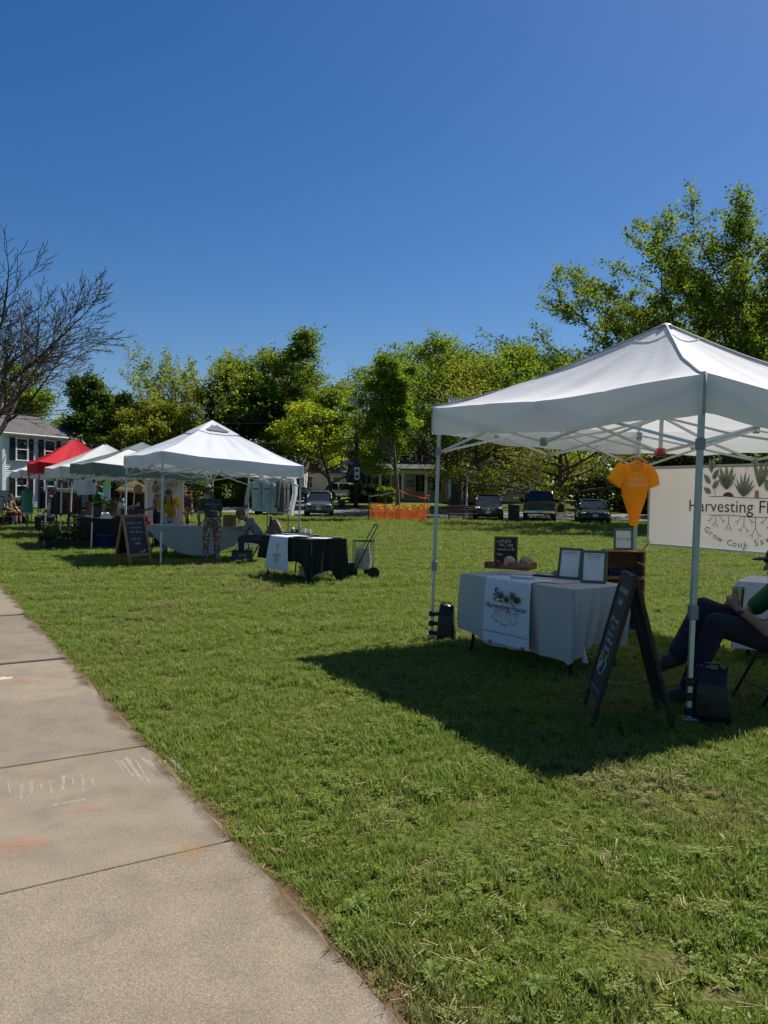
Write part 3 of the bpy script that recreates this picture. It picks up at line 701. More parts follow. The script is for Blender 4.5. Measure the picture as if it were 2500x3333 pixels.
# evergreen shrubs and hedges: leaf-built blocks
def hedge(name, label, c, size, seed, leaf, n=7000, lsize=.13, group=None, round_=True):
    rng = np.random.default_rng(seed); root = thing(name, label, 'hedge', c, 0, group)
    u = rng.normal(0, 1, (n, 3)); u /= np.linalg.norm(u, axis=1, keepdims=True)
    pw = .55 if round_ else .35
    q = np.sign(u) * np.abs(u) ** pw; q *= (rng.uniform(.72, 1.02, (n, 1)))
    lump = 1 + .10 * np.sin(q[:, :1] * 7 + seed) * np.cos(q[:, 1:2] * 6) + .07 * np.sin(q[:, 2:3] * 9 + q[:, :1] * 5)
    q = q * lump * np.array(size) / 2; q[:, 2] += size[2] / 2; q[:, 2] = np.maximum(q[:, 2], .05)
    V3, F = leaves_mesh(rng, q, 2, lsize * .9, lsize, .3); fastmesh('foliage', V3, F, leaf, root)
    br = []
    for k in range(14):
        a = rng.uniform(0, 6.28); p1 = np.array([math.cos(a) * size[0] * .33, math.sin(a) * size[1] * .33, size[2] * rng.uniform(.5, .85)]); p0 = p1 * np.array([.3, .3, 0])
        br.append((np.array([p0, (p0 + p1) / 2 + rng.normal(0, .05, 3), p1]), np.array([.04, .03, .015]), 2))
    V3, F = skeleton_mesh(br); fastmesh('stems', V3, F, BARK, root)
    return root
def H(name, label, px, Y, pw, pytop, seed, leaf, depth=2.0, n=6000, ls=.13):
    b = gnd(px, Y); return hedge(name, label, b, (pw / FPX * Y, depth, P(px, pytop, Y).z - b.z), seed, leaf, n, ls, 'hedges and shrubs across the road')
H('yew_hedge', 'clipped dark hedge right of the pale porch lamp post', 1553, 68, 110, 1570, 61, leafmat('yew', (.03, .05, .008), (.085, .10, .014), .2), 3, 6000)
H('yew_hedge', 'dark hedge just right of the utility pole', 1185, 71, 95, 1575, 62, EVG, 2.5)
H('shrub', 'low green shrub beside the yellow porch steps', 1255, 70, 60, 1585, 76, LFM, 1.6, 2500)
H('shrub', 'wide dark evergreen shrub behind the parked saloon car', 1990, 63, 240, 1560, 64, EVG, 3, 7000, .16)
H('shrub', 'dark evergreen shrub half hidden by the hanging orange shirt', 2120, 60, 130, 1580, 79, LFD, 3, 4000, .16)
H('shrub', 'tall dark shrub mass behind the printed banner', 2330, 56, 420, 1470, 66, EVG, 4, 12000, .2)
H('shrub', 'olive shrub behind the woman in the dark cap', 745, 64, 150, 1530, 81, LFO, 2.5, 5000, .16)
H('shrub', 'dark shrub behind the striped parasol', 400, 52, 190, 1560, 68, EVG, 2.5, 6000, .16)
H('shrub', 'leafy shrub right of the white banner with grey lettering', 625, 60, 110, 1540, 84, LFM, 2.5, 4500, .16)
H('shrub', 'dark bush behind the hanging denim jackets', 880, 66, 150, 1545, 85, LFD, 2.5, 5000, .16)
H('shrub', 'dark green bush beside the clapboard house corner', 370, 66, 150, 1500, 86, LFD, 3, 7000, .2)
# the wood beyond: one leafy mass along the horizon
def far_wood():
    rng = np.random.default_rng(77); A = []
    for i in range(95):
        x = -100 + 2.2 * i + rng.uniform(-1, 1); y = rng.uniform(112, 140); h = rng.uniform(6, 10.5) if x < 8 else rng.uniform(8, 13)
        r = rng.uniform(3.5, 6); n = 330
        u = rng.normal(0, 1, (n, 3)); u /= np.linalg.norm(u, axis=1, keepdims=True); u *= rng.uniform(.75, 1.05, (n, 1))
        A.append(np.array([x, y, 1.1 + h * .5]) + u * np.array([r, r, h * .52]))
    V3, F = leaves_mesh(rng, np.concatenate(A), 2, .5, .8, .4); o = fastmesh('distant_wood', V3, F, LFA); tag(o, 'far belt of woodland along the horizon', 'woodland', kind='stuff')
far_wood()
# ================================================================ houses across the road
WHITE = M('white_paint', (.72, .73, .74), .5, .05, 3); CREAM = M('cream_siding', (.56, .49, .32), .6, .06, 2); YELLOW = M('yellow_siding', (.62, .50, .22), .6, .07, 2)
BLACKP = M('black_shutter', (.012, .013, .018), .5, .1, 4); GLASS = glassmat('window_glass')
def shinglemat(name, c):
    m, n, l, b = _new(name); tc = n.new('ShaderNodeTexCoord'); br = n.new('ShaderNodeTexBrick'); br.inputs['Scale'].default_value = 2.2; br.inputs['Mortar Size'].default_value = .02
    br.inputs['Color1'].default_value = (*cm(c, .75), 1); br.inputs['Color2'].default_value = (*cm(c, 1.25), 1); br.inputs['Mortar'].default_value = (*cm(c, .4), 1)
    l.new(tc.outputs['Object'], br.inputs['Vector']); l.new(br.outputs['Color'], b.inputs['Base Color']); b.inputs['Roughness'].default_value = .9
    return m
ROOFG = shinglemat('grey_shingle', (.085, .08, .082)); ROOFB = shinglemat('slate_blue_shingle', (.05, .06, .065))
def clapboard(w, h, pitch=.13, y=0.0, holes=()):
    """overlapping boards on a wall in the local xz plane facing -y, cut round the openings"""
    mb = MB(); n = int(h / pitch)
    for i in range(n):
        z0, z1 = i * pitch, (i + 1) * pitch
        segs = [(0, w)]
        for (a, b2, c, d) in holes:
            if z1 > c and z0 < d:
                ns = []
                for (p, q) in segs:
                    if b2 <= p or a >= q: ns.append((p, q)); continue
                    if a > p: ns.append((p, a))
                    if b2 < q: ns.append((b2, q))
                segs = ns
        for (p, q) in segs:
            mb.add([(p, y - .035, z0), (q, y - .035, z0), (q, y - .008, z1), (p, y - .008, z1), (p, y, z0), (q, y, z0)], [(0, 1, 2, 3), (4, 5, 1, 0)])
    return mb
def window(parent, x, z, w, h, y, shutters=True, panes=2):
    f = MB()
    for (cx, cz, sx, sz) in ((x, z + h / 2 + .05, w + .24, .12), (x - w / 2 - .06, z, .12, h), (x + w / 2 + .06, z, .12, h), (x, z, w, .05)): f.box((cx, y - .05, cz), (sx, .1, sz), ch=.008)
    win = f.build('window', WHITE, parent)
    for k in (-1, 1):
        MB().box((x, y - .012 - (.008 if k > 0 else 0), z + k * h / 4), (w, .01, h / 2 - .02)).build('pane', GLASS, win)
    MB().box((x, y - .07, z - h / 2 - .04), (w + .3, .16, .07), ch=.01).build('sill', WHITE, win)
    if shutters:
        for s in (-1, 1):
            mb = MB().box((x + s * (w / 2 + .34), y - .045, z), (.42, .05, h + .1), ch=.006)
            for i in range(9): mb.box((x + s * (w / 2 + .34), y - .075, z - h / 2 + (i + .5) * h / 9), (.32, .03, .03))
            mb.build('shutter', BLACKP, parent)
def gable_roof(parent, x0, x1, y0, y1, ze, zr, mat, over=.35, name='roof', end_mat=None):
    """ridge along x"""
    ym = (y0 + y1) / 2; mb = MB(); th = .12
    for s, ya in ((1, y0 - over), (-1, y1 + over)):
        zz = ze - over * (zr - ze) / ((y1 - y0) / 2)
        mb.prism([(x0 - over, ya, zz), (x1 + over, ya, zz), (x1 + over, ym, zr), (x0 - over, ym, zr)], (0, 0, th))
    r = mb.build(name, mat, parent, recalc=True)
    if end_mat:
        for x, d in ((x0, .02), (x1, -.02)):
            MB().prism([(x, y0, ze), (x, y1, ze), (x, ym, zr)], (d, 0, 0)).build('gable', end_mat, parent, recalc=True)
    return r
# ---- white clapboard house at the left
def white_house():
    Y = 54; a = P(8, 1600, Y); bz = .15
    W1 = 5.2; root = thing('clapboard_house', 'white clapboard house with black shutters behind the red tent', 'house', (a.x, Y, bz), R(62))
    hgt = 5.25; W = W1
    holes = []
    xs = [1.45, 3.8]
    wins = [(x, z) for x in xs for z in (1.55, 4.15)]
    mb = MB().box((W / 2, 3.5, hgt / 2), (W, 7, hgt)); mb.build('wall', WHITE, root)
    o = clapboard(W, hgt - .25, .15, -.005, [(x - .45, x + .45, z - .75, z + .75) for x, z in wins]).build('clapboards', WHITE, root); o['kind'] = 'stuff'
    for x, z in wins: window(root, x, z, .82, 1.5, -.05)
    for x in (0, W): MB().box((x, -.04, hgt / 2), (.2, .14, hgt)).build('corner_board', WHITE, root)
    MB().box((W / 2, -.18, hgt - .08), (W + .4, .3, .22), ch=.02).build('gutter', WHITE, root)
    r = gable_roof(root, 0, W, 0, 7, hgt, hgt + 1.6, ROOFG, end_mat=WHITE)
    mb = MB().box((2.2, 3.8, hgt + 1.9), (.6, .6, 1.4)); mb.build('chimney', M('brick_red', (.25, .11, .08), .9, .3, 12), r)
    # side wing set back
    MB().box((W + 1.3, 2.9, 2.35), (2.6, 5.0, 4.7)).build('wing', M('grey_white_paint', (.62, .63, .66), .6, .05, 2), root)
    window(root, W + 1.1, 4.05, .95, 1.0, .38, False)
    window(root, W + 1.1, 1.6, .85, 1.4, .38, False)
    gable_roof(root, W, W + 2.6, .4, 5.4, 4.7, 6.2, ROOFG, .25, name='wing_roof', end_mat=WHITE)
    MB().tube([(W + .2, -.1, hgt - .2), (W + .2, -.1, .2)], .05, 8).build('downpipe', WHITE, root)
white_house()
# ---- yellow porch house
def yellow_house():
    Y = 75; a = P(1272, 1600, Y); bz = terrain(1, Y); s = FPX / Y
    root = thing('porch_house', 'yellow two-storey house with white columned porch behind the orange fence', 'house', (a.x, Y, bz))
    W, D, h = 10.0, 8.0, 5.9
    MB().box((W / 2, D / 2 + 1.8, h / 2), (W, D, h)).build('wall', YELLOW, root)
    wins = [(1.35, 4.55), (3.6, 4.55), (6.0, 4.55), (8.4, 4.55), (1.9, 1.75), (4.0, 1.75)]
    o = clapboard(W, h, .18, 1.79, [(x - .5, x + .5, z - .8, z + .8) for x, z in wins] + [(5.5, 6.9, 0, 2.5)]).build('clapboards', YELLOW, root); o['kind'] = 'stuff'
    for x, z in wins: window(root, x, z, .9, 1.5, 1.74)
    d = MB().box((6.2, 1.70, 1.2), (1.0, .08, 2.2), ch=.01).build('door', M('pale_door', (.5, .52, .5), .5), root)
    MB().box((6.2, 1.64, 1.55), (.5, .03, 1.1)).build('door_glass', GLASS, d); MB().ell((5.85, 1.62, 1.1), (.04, .04, .04)).build('handle', M('brass', (.5, .35, .1), .3, metal=1), d)
    for x in (5.55, 6.85): MB().box((x, 1.68, 1.2), (.18, .12, 2.4)).build('door_trim', WHITE, root)
    for x in (0, W): MB().box((x, 1.76, h / 2), (.25, .16, h)).build('corner_board', WHITE, root)
    gable_roof(root, 0, W, 1.8, 9.8, h, h + 2.6, ROOFG, .4, end_mat=YELLOW)
    # porch
    MB().box((3.6, .1, .12), (9.8, 3.3, .28), ch=.02).build('porch_floor', M('grey_deck', (.3, .3, .3), .7), root)
    MB().prism([(-1.5, -1.75, 3.0), (8.7, -1.75, 3.0), (8.7, 1.78, 3.85), (-1.5, 1.78, 3.85)], (0, 0, .1)).build('porch_roof', ROOFB, root, recalc=True)
    MB().box((3.6, -1.55, 2.78), (9.9, .22, .42), ch=.02).build('porch_beam', M('porch_cream', (.55, .52, .40), .6), root)
    for x in (-1.05, 1.1, 3.35, 5.6, 7.9):
        mb = MB().lathe([(.2, .24), (.2, .36), (.14, .42), (.15, 1.4), (.125, 2.35), (.19, 2.45), (.19, 2.58)], (x, -1.5, 0), 14); mb.build('column', WHITE, root, True)
    # low wing on the right
    MB().box((12.4, 3.2, 1.65), (4.8, 5, 3.3)).build('wing', CREAM, root)
    o = clapboard(4.8, 3.2, .17, 0, []).build('wing_clapboards', CREAM, root, loc=(10.0, .69, 0)); o['kind'] = 'stuff'
    for x in (10.7, 11.7, 12.6): window(root, x, 1.85, .66, 1.35, .64, False)
    for x, w2 in ((13.35, .62), (14.35, .62)):
        dd = MB().box((x, .62, 1.15), (w2, .08, 2.2), ch=.01).build('screen_door', WHITE, root)
        MB().box((x, .57, 1.15), (w2 - .2, .03, 1.8)).build('mesh_panel', M('door_screen', (.06, .06, .065), .6), dd)
    gable_roof(root, 10, 14.8, .7, 5.7, 3.3, 4.7, ROOFG, .3, name='wing_roof', end_mat=CREAM)
yellow_house()
def pale_house(name, label, px0, px1, Y, pyt, pyroof, wm, wins, group=None):
    a = P(px0, 1600, Y); b = P(px1, 1600, Y); bz = terrain(a.x, Y); W = b.x - a.x; h = P(px0, pyt, Y).z - bz; hr = P(px0, pyroof, Y).z - bz
    root = thing(name, label, 'house', (a.x, Y, bz), 0, group)
    MB().box((W / 2, 3.5, h / 2), (W, 7, h)).build('wall', wm, root)
    for (fx, z, w2, h2, sh) in wins: window(root, fx * W, z, w2, h2, -.03, sh)
    gable_roof(root, 0, W, 0, 7, h, hr, ROOFG, .3, end_mat=wm)
    return root
pale_house('garage', 'grey-white low garage behind the yellow-green maple', 985, 1120, 84, 1535, 1490, M('grey_garage', (.50, .51, .52), .6, .05), [(.2, 1.6, .8, 1.2, False), (.82, 1.6, .8, 1.2, False)])
pale_house('neighbour_house', 'tall white house partly hidden left of the yellow porch house', 1130, 1262, 92, 1475, 1400, M('blue_white_paint', (.6, .62, .66), .6, .05), [(.25, 1.8, .9, 1.5, True), (.7, 1.8, .9, 1.5, True), (.25, 4.4, .9, 1.5, True), (.7, 4.4, .9, 1.5, True)])
pale_house('neighbour_house', 'low pale house with shuttered window behind the grey sport utility car', 905, 990, 80, 1535, 1480, M('pale_clapboard', (.55, .56, .55), .6, .05), [(.3, 1.7, .8, 1.3, True), (.75, 1.7, .8, 1.3, False)])
# ---- pole, wires, signs
POLEW = barkmat('creosote_pole', (.05, .038, .032)); STEEL = M('galvanised_steel', (.42, .44, .46), .4, .08, 10, metal=.7); ALU = M('tent_aluminium', (.55, .58, .60), .38, .05, 20, metal=.45)
def utility_pole():
    b = gnd(1159, 62); root = thing('utility_pole', 'tall dark wooden utility pole with grey transformer and signs', 'utility pole', b)
    hz = P(1159, 1275, 62).z - b.z
    MB().tube([(0, 0, 0), (-.03, 0, hz * .5), (-.08, 0, hz)], [.17, .145, .12], 12).build('pole', POLEW, root, True)
    t = MB().lathe([(.02, 0), (.2, .03), (.22, .1), (.22, .78), (.2, .86), (.06, .92), (.06, 1.0)], (-.42, -.05, hz - 1.35), 14).build('transformer', M('transformer_grey', (.28, .3, .31), .5), root, True)
    MB().box((-.2, -.05, hz - .9), (.16, .12, .5)).build('bracket', STEEL, t)
    MB().tube([(-.08, 0, hz - .3), (.55, 0, hz - .2)], .03, 6).build('arm', STEEL, root)
    MB().lathe([(.05, 0), (.09, .05), (.05, .1), (.09, .15), (.05, .2), (.03, .3)], (.5, 0, hz - .62), 10).build('insulator', M('porcelain', (.3, .32, .34), .3), root)
    MB().tube([(-.08, 0, hz), (-.08, 0, hz + .55)], .035, 6).build('top_pin', STEEL, root)
    for (z0, w2, h2, m2, nm) in ((2.85, 1.15, .3, M('street_sign_blue', (.03, .06, .25), .4), 'street_sign'), (1.15, .4, 1.0, M('sign_white', (.62, .63, .65), .5), 'regulation_sign')):
        zz = P(1159, 1508 if nm == 'street_sign' else 1541, 62).z - b.z
        sg = MB().box((-.75 if nm == 'street_sign' else .06, -.19, zz), (w2, .03, h2), ch=.006).build(nm, m2, root)
        if nm == 'regulation_sign':
            for dz in (.22, -.25):
                MB().lathe([(.09, -.002), (.13, -.002), (.13, .002), (.09, .002)], (.06, -.209, zz + dz), 16, 'Y').build('symbol', M('sign_black', (.02, .02, .02), .5), sg)
        else: text('COURT LN', .17, M('sign_white', (.62, .63, .65)), sg, face_mtx((-.75, -.208, zz), (1, 0, 0), (0, 0, 1)))
    MB().cyl((-.05, -.1, 3.6), (-1.9, -1.6, .05), .012, n=6).build('guy_wire', STEEL, root)
    return b, hz
pb, ph = utility_pole()
WIRE = M('cable_black', (.02, .02, .022), .5)
def wire(label, a, c, sag, r=.022):
    a = Vector(a); c = Vector(c); pts = []
    for i in range(19):
        f = i / 18; p = a.lerp(c, f); p.z -= sag * 4 * f * (1 - f); pts.append(p)
    tag(MB().tube(pts, r, 5).build('overhead_wire', WIRE, smooth=True), label, 'cable', 'overhead wires')
ptop = pb + Vector((-.08, 0, ph))
wire('topmost wire running left from the utility pole tip', ptop + Vector((0, 0, .5)), P(650, 1395, 95), .8)
wire('topmost wire running right from the utility pole tip', ptop + Vector((0, 0, .5)), P(2400, 1290, 70), 1.0)
wire('upper wire crossing behind the vented tent peak', ptop + Vector((0, 0, -2.3)), P(-400, 1330, 55), .6)
wire('thick middle cable left of the utility pole', ptop + Vector((0, 0, -3.7)), P(-400, 1405, 52), .8, .035)
wire('lowest cable crossing above the red tent', ptop + Vector((0, 0, -4.1)), P(-400, 1382, 54), 1.3, .03)
wire('middle wire running right from the utility pole past the porch house', ptop + Vector((0, 0, -3.7)), P(2500, 1400, 66), .9, .03)
# ---- lamp post
def lamp_post(px, pyb, Y, h, label, dark=False, group='lamp posts'):
    b = gnd(px, Y); root = thing('lamp_post', label, 'lamp post', b, 0, group); pm = M('lamp_white', (.62, .63, .62), .5) if not dark else M('lamp_black', (.02, .02, .022), .4)
    MB().tube([(0, 0, 0), (0, 0, .25), (.02, 0, .3), (.05, 0, h)], [.12, .12, .075, .06], 12).build('post', pm, root, True)
    hd = MB()
    for a in range(4):
        c, s = math.cos(a * math.pi / 2 + .78), math.sin(a * math.pi / 2 + .78); hd.cyl((.05 + c * .1, s * .1, h), (.05 + c * .2, s * .2, h + .42), .012, n=6)
    hd.lathe([(.3, h + .42), (.24, h + .5), (.1, h + .62), (.03, h + .72)], (.05, 0, 0), 8); hd.lathe([(.06, h - .05), (.13, h), (.13, h + .02)], (.05, 0, 0), 8)
    hd.build('lantern_frame', M('lamp_black', (.02, .02, .022), .4), root)
    MB().lathe([(.12, h + .03), (.2, h + .40)], (.05, 0, 0), 4).build('lantern_glass', clearmat('lantern_glass', (.6, .62, .6), .5) if 'lantern_glass' not in MT else MT['lantern_glass'], root)
lamp_post(1518, 1660, 53.5, P(1525, 1545, 53.5).z - .05, 'white lamp post with lantern beside the brown park bench')
lamp_post(1246, 1600, 74, 2.6, 'small dark lamp post between the hedges left of the porch', True)
lamp_post(263, 1450, 56, 4.4, 'dark lantern post peeping above the red tent', True)
# ---- bench, bin, hydrant and hoop
def bench():
    a = G(1455, 1694); root = thing('park_bench', 'brown slatted park bench in front of the white lamp post', 'bench', a, R(0))
    W = (1560 - 1452) / FPX * a.y; wd = woodmat('bench_wood', (.085, .04, .035), (.16, .075, .06))
    for i in range(4): MB().box((W / 2, .30 + i * .012, .52 + i * .115), (W, .035, .095), ch=.006).build('back_slat', wd, root)
    for i in range(4): MB().box((W / 2, -.14 + i * .11, .43), (W, .095, .035), ch=.006).build('seat_slat', wd, root)
    for x in (.12, W / 2, W - .12):
        MB().tube([(x, .36, .95), (x, .30, .43), (x, .24, .02)], .022, 6).build('leg', BLACKP, root); MB().tube([(x, .28, .40), (x, -.2, .40), (x, -.22, .02)], .022, 6).build('leg', BLACKP, root)
bench()
def trash_can():
    a = G(1672, 1700); root = thing('litter_bin', 'dark slatted litter bin between the parked car and the pickup', 'litter bin', a)
    m = M('bin_green_black', (.018, .02, .02), .5)
    MB().lathe([(.02, .03), (.27, .03), (.30, .95), (.0, .95)], n=18).build('liner', m, root, True)
    for i in range(22):
        t = i * 6.283 / 22; MB().box((math.cos(t) * .325, math.sin(t) * .325, .5), (.02, .06, .96), Matrix.Rotation(t, 3, 'Z')).build('slat', m, root)
    MB().lathe([(.3, .98), (.36, .98), (.37, 1.03), (.3, 1.06), (.24, 1.02)], n=20).build('rim', m, root, True)
trash_can()
def hoop():
    b = gnd(1018, 82); root = thing('basketball_hoop', 'dark backboard basketball hoop on a pole behind the grey car', 'basketball hoop', b)
    MB().cyl((0, .25, 0), (0, .25, 3.0), .06, n=8).build('pole', STEEL, root); MB().box((0, 0, 3.1), (1.3, .04, .95)).build('backboard', M('board_dark', (.07, .075, .10), .3), root)
    for (x, z, w2, h2) in ((0, 2.64, 1.32, .04), (0, 3.56, 1.32, .04), (-.64, 3.1, .04, .95), (.64, 3.1, .04, .95)): MB().box((x, -.03, z), (w2, .02, h2)).build('border', M('sign_white', (.6, .6, .6)), root)
    MB().lathe([(.23, 2.75), (.25, 2.75), (.25, 2.78), (.23, 2.78)], (0, -.3, 0), 14).build('rim', M('rim_red', (.5, .04, .03), .5), root)
    MB().lathe([(.23, 2.74), (.15, 2.4)], (0, -.3, 0), 14).build('net', M('net_red', (.45, .05, .04), .8), root)
hoop()
tag(MB().lathe([(.0, 0), (.26, 0), (.3, .5), (.3, .62), (.0, .64)], n=14).build('planter', M('planter_brown', (.12, .06, .045), .7), loc=gnd(1112, 63), smooth=True), 'small brown barrel planter left of the utility pole foot', 'planter')
# ---- cars
def carpaint(name, c, rough=.22): return M(name, c, rough, .04, 1, metal=.35, coat=.6, spec=.5)
TYRE = M('tyre_rubber', (.018, .018, .019), .85, .2, 20); RIM = M('alloy_rim', (.4, .41, .42), .3, .05, 10, metal=.9); CHROME = M('chrome', (.6, .61, .62), .15, .03, metal=1); CARGL = glassmat('car_glass', (.015, .02, .022), .03); DARKT = M('dark_trim', (.012, .012, .013), .5); HEADL = M('headlamp', (.55, .57, .6), .12, .1, 20, spec=.8, coat=1); TAILL = M('tail_lamp', (.35, .015, .012), .2, .1, 20, coat=1)
PLATE = M('number_plate', (.6, .6, .58), .5)
def loft(sections, n=20, e=3.2):
    """closed superellipse sections: (y, halfwidth, zbottom, ztop, tumble)"""
    rows = []
    for (y, hw, zb, zt, tm) in sections:
        r = []
        for j in range(n):
            a = 2 * math.pi * j / n; c, s = math.cos(a), math.sin(a)
            x = hw * math.copysign(abs(c) ** (2 / e), c); zz = math.copysign(abs(s) ** (2 / e), s)
            z = (zb + zt) / 2 + (zt - zb) / 2 * zz
            x *= 1 - tm * max(0, (z - zb) / (zt - zb) - .3)
            r.append((x, y, z))
        rows.append(r)
    mb = MB().rows(rows, True); nn = len(rows)
    mb.f.append(tuple(range(n - 1, -1, -1))); mb.f.append(tuple((nn - 1) * n + j for j in range(n)))
    return mb
def car(name, label, loc, rz, paint, kind, plate='', cat='car', group='vehicles parked along the road'):
    root = thing(name, label, cat, loc, rz, group)
    K = dict(suv=dict(L=4.6, w=.92, hood=1.02, belt=1.06, roof=1.66, fw=.32, ws0=-1.25, ws1=-.35, rf1=1.65, rb=2.15, clear=.24, wr=.36, wb=(-1.38, 1.28)),
             sedan=dict(L=4.7, w=.92, hood=.86, belt=.95, roof=1.44, fw=.32, ws0=-1.05, ws1=-.05, rf1=1.0, rb=1.95, clear=.17, wr=.34, wb=(-1.45, 1.42)),
             truck=dict(L=5.8, w=1.0, hood=1.15, belt=1.2, roof=1.93, fw=.38, ws0=-1.45, ws1=-.75, rf1=.75, rb=.95, clear=.42, wr=.41, wb=(-1.85, 1.8)))[kind]
    L, w, hd, bt, rf = K['L'], K['w'], K['hood'], K['belt'], K['roof']; f, b = -L / 2, L / 2; cl = K['clear']
    if kind == 'truck':
        sec = [(f, w * .80, cl + .12, hd - .22, .02), (f + .1, w * .93, cl, hd - .05, .02), (f + .5, w, cl, hd, .03), (K['ws0'], w, cl, hd + .03, .03), (.95, w, cl, bt + .06, .03), (b - .05, w, cl + .05, bt + .06, .03), (b, w * .97, cl + .12, bt + .04, .03)]
    else:
        sec = [(f, w * .62, cl + .18, hd - .36, .02), (f + .08, w * .84, cl + .04, hd - .24, .03), (f + .28, w * .95, cl, hd - .13, .05), (f + .7, w * .995, cl, hd - .05, .06), (K['ws0'], w, cl, hd + .02, .06), (0, w, cl, bt + .02, .06), (K['rf1'], w, cl, bt + .04, .06), (b - .3, w * .97, cl, bt + .02, .06), (b - .06, w * .88, cl + .08, bt - .06, .05), (b, w * .7, cl + .2, bt - .2, .03)]
    loft(sec, 28, 4.2).build('body', paint, root, True)
    # greenhouse: glass volume with painted roof and pillars
    ws0, ws1, r1, rb = K['ws0'], K['ws1'], K['rf1'], K['rb']; ti = .80
    gw, rw = w * .93, w * .72
    z0 = bt - .05
    A = [(-gw, ws0, z0), (gw, ws0, z0), (gw, rb, z0), (-gw, rb, z0)]; B = [(-rw, ws1, rf - .05), (rw, ws1, rf - .05), (rw, r1, rf - .05), (-rw, r1, rf - .05)]
    mb = MB().add(A + B, [(0, 1, 5, 4), (1, 2, 6, 5), (2, 3, 7, 6), (3, 0, 4, 7), (4, 5, 6, 7)]); mb.build('glazing', CARGL, root)
    loft([(ws1 - .1, rw * .9, rf - .085, rf - .04, 0), (ws1 + .1, rw * 1.03, rf - .09, rf - .01, 0), ((ws1 + r1) / 2, rw * 1.05, rf - .09, rf + .02, 0), (r1 - .08, rw * 1.03, rf - .09, rf - .005, 0), (r1 + .1, rw * .9, rf - .09, rf - .04, 0)], 20, 3).build('roof', paint, root, True)
    for s in (-1, 1):
        for (p, q, rr) in (((s * gw, ws0, z0), (s * rw, ws1, rf - .05), .045), ((s * gw, rb, z0), (s * rw, r1, rf - .05), .07), ((s * gw * 1.0, (ws0 + rb) / 2 + .1, z0), (s * rw, (ws1 + r1) / 2 + .1, rf - .05), .05)):
            MB().cyl(p, q, rr, n=8).build('pillar', paint, root, True)
        mr = MB().ell((s * (w + .14), ws0 + .32, bt + .1), (.13, .07, .09 if kind != 'truck' else .14)).build('wing_mirror', paint if kind != 'truck' else DARKT, root, True)
        MB().box((s * (w + .02), ws0 + .34, bt + .05), (.12, .05, .05)).build('mirror_arm', DARKT, mr)
        for yw in K['wb']:
            r = K['wr']; x = s * (w - .13)
            wh = MB().lathe([(r * .6, -.11), (r * .9, -.115), (r, -.08), (r, .08), (r * .9, .115), (r * .6, .11)], (x, yw, r), 24, 'X').build('wheel', TYRE, root, True)
            MB().lathe([(0, .075), (r * .2, .08), (r * .22, .06), (r * .5, .055), (r * .62, .09), (r * .62, -.1), (0, -.1)], (x, yw, r), 20, 'X').build('rim', RIM, wh)
            MB().lathe([(r * 1.03, -.02), (r * 1.16, -.02), (r * 1.16, .02), (r * 1.03, .02)], (s * (w - .015), yw, r + .02), 24, 'X').build('wheel_arch', DARKT, root)
        if kind == 'suv': MB().tube([(s * rw * .85, ws1 + .2, rf + .03), (s * rw * .85, ws1 + .3, rf + .075), (s * rw * .85, r1 - .3, rf + .075), (s * rw * .85, r1 - .15, rf + .03)], .02, 6).build('roof_rail', DARKT, root)
    # front
    hz = hd - .3
    for s in (-1, 1):
        MB().ell((s * w * .70, f + .22, hz + .05), (.22, .16, .10 if kind != 'sedan' else .06), rot=Matrix.Rotation(-s * .35, 3, 'Z')).build('headlight', HEADL, root, True)
        MB().ell((s * w * .72, f + .12, cl + .2), (.1, .06, .05)).build('fog_lamp', HEADL, root, True)
        if kind == 'truck': MB().box((s * (w - .06), b + .0, bt - .22), (.14, .06, .42), ch=.02).build('tail_light', TAILL, root)
        else: MB().ell((s * w * .68, b - .12, bt - .12), (.2, .1, .08)).build('tail_light', TAILL, root, True)
    if kind != 'sedan':
        gr = MB().box((0, f + .02, hz - .0), (w * .95, .1, .2 if kind == 'suv' else .4), ch=.03).build('grille', DARKT, root)
        for k in range(3): MB().box((0, f - .035, hz - .06 + k * .06), (w * .9, .03, .018), ch=.005).build('grille_bar', CHROME, gr)
        MB().lathe([(.0, -.012), (.055, -.012), (.06, 0), (.05, .012)], (0, f - .05, hz + .01), 14, 'Y').build('badge', CHROME, gr)
    MB().box((0, f + .06, cl + .16), (w * 1.2, .12, .16), ch=.04).build('lower_intake', DARKT, root)
    MB().box((0, f - .01 + .03, cl + .30), (.32, .05, .17), ch=.01).build('number_plate', PLATE, root)
    if kind == 'truck':
        MB().box((0, b + .012, bt - .24), (w * 1.68, .05, .56), ch=.03).build('tailgate', paint, root); MB().box((0, b + .12, cl + .18), (w * 1.96, .22, .2), ch=.05).build('rear_bumper', CHROME, root)
        MB().box((0, b + .05, bt - .2), (.5, .02, .1), ch=.008).build('tailgate_badge', M('badge_dark', (.05, .055, .06), .3, metal=.8), root)
        MB().box((0, b + .245, cl + .2), (.32, .03, .16), ch=.008).build('rear_plate', PLATE, root)
        for s in (-1, 1): MB().box((s * .75, b + .05, cl - .12), (.3, .2, .1)).build('mud_guard', DARKT, root)
    else:
        MB().box((0, b - .02, bt - .35), (.34, .05, .16), ch=.01).build('rear_plate', PLATE, root)
    return root
BLKP = carpaint('black_car_paint', (.010, .012, .018)); GREY = carpaint('bronze_grey_paint', (.085, .083, .085)); DGRN = carpaint('dark_green_paint', (.010, .016, .015)); DBLU = carpaint('midnight_paint', (.016, .019, .026)); SILV = carpaint('silver_paint', (.38, .4, .42)); WHTC = carpaint('white_car_paint', (.6, .62, .64))
def on(px, py): return G(px, py)
def carloc(px, Y, half): p = P(px, 1660, Y); return (p.x, Y + half, 0.0)
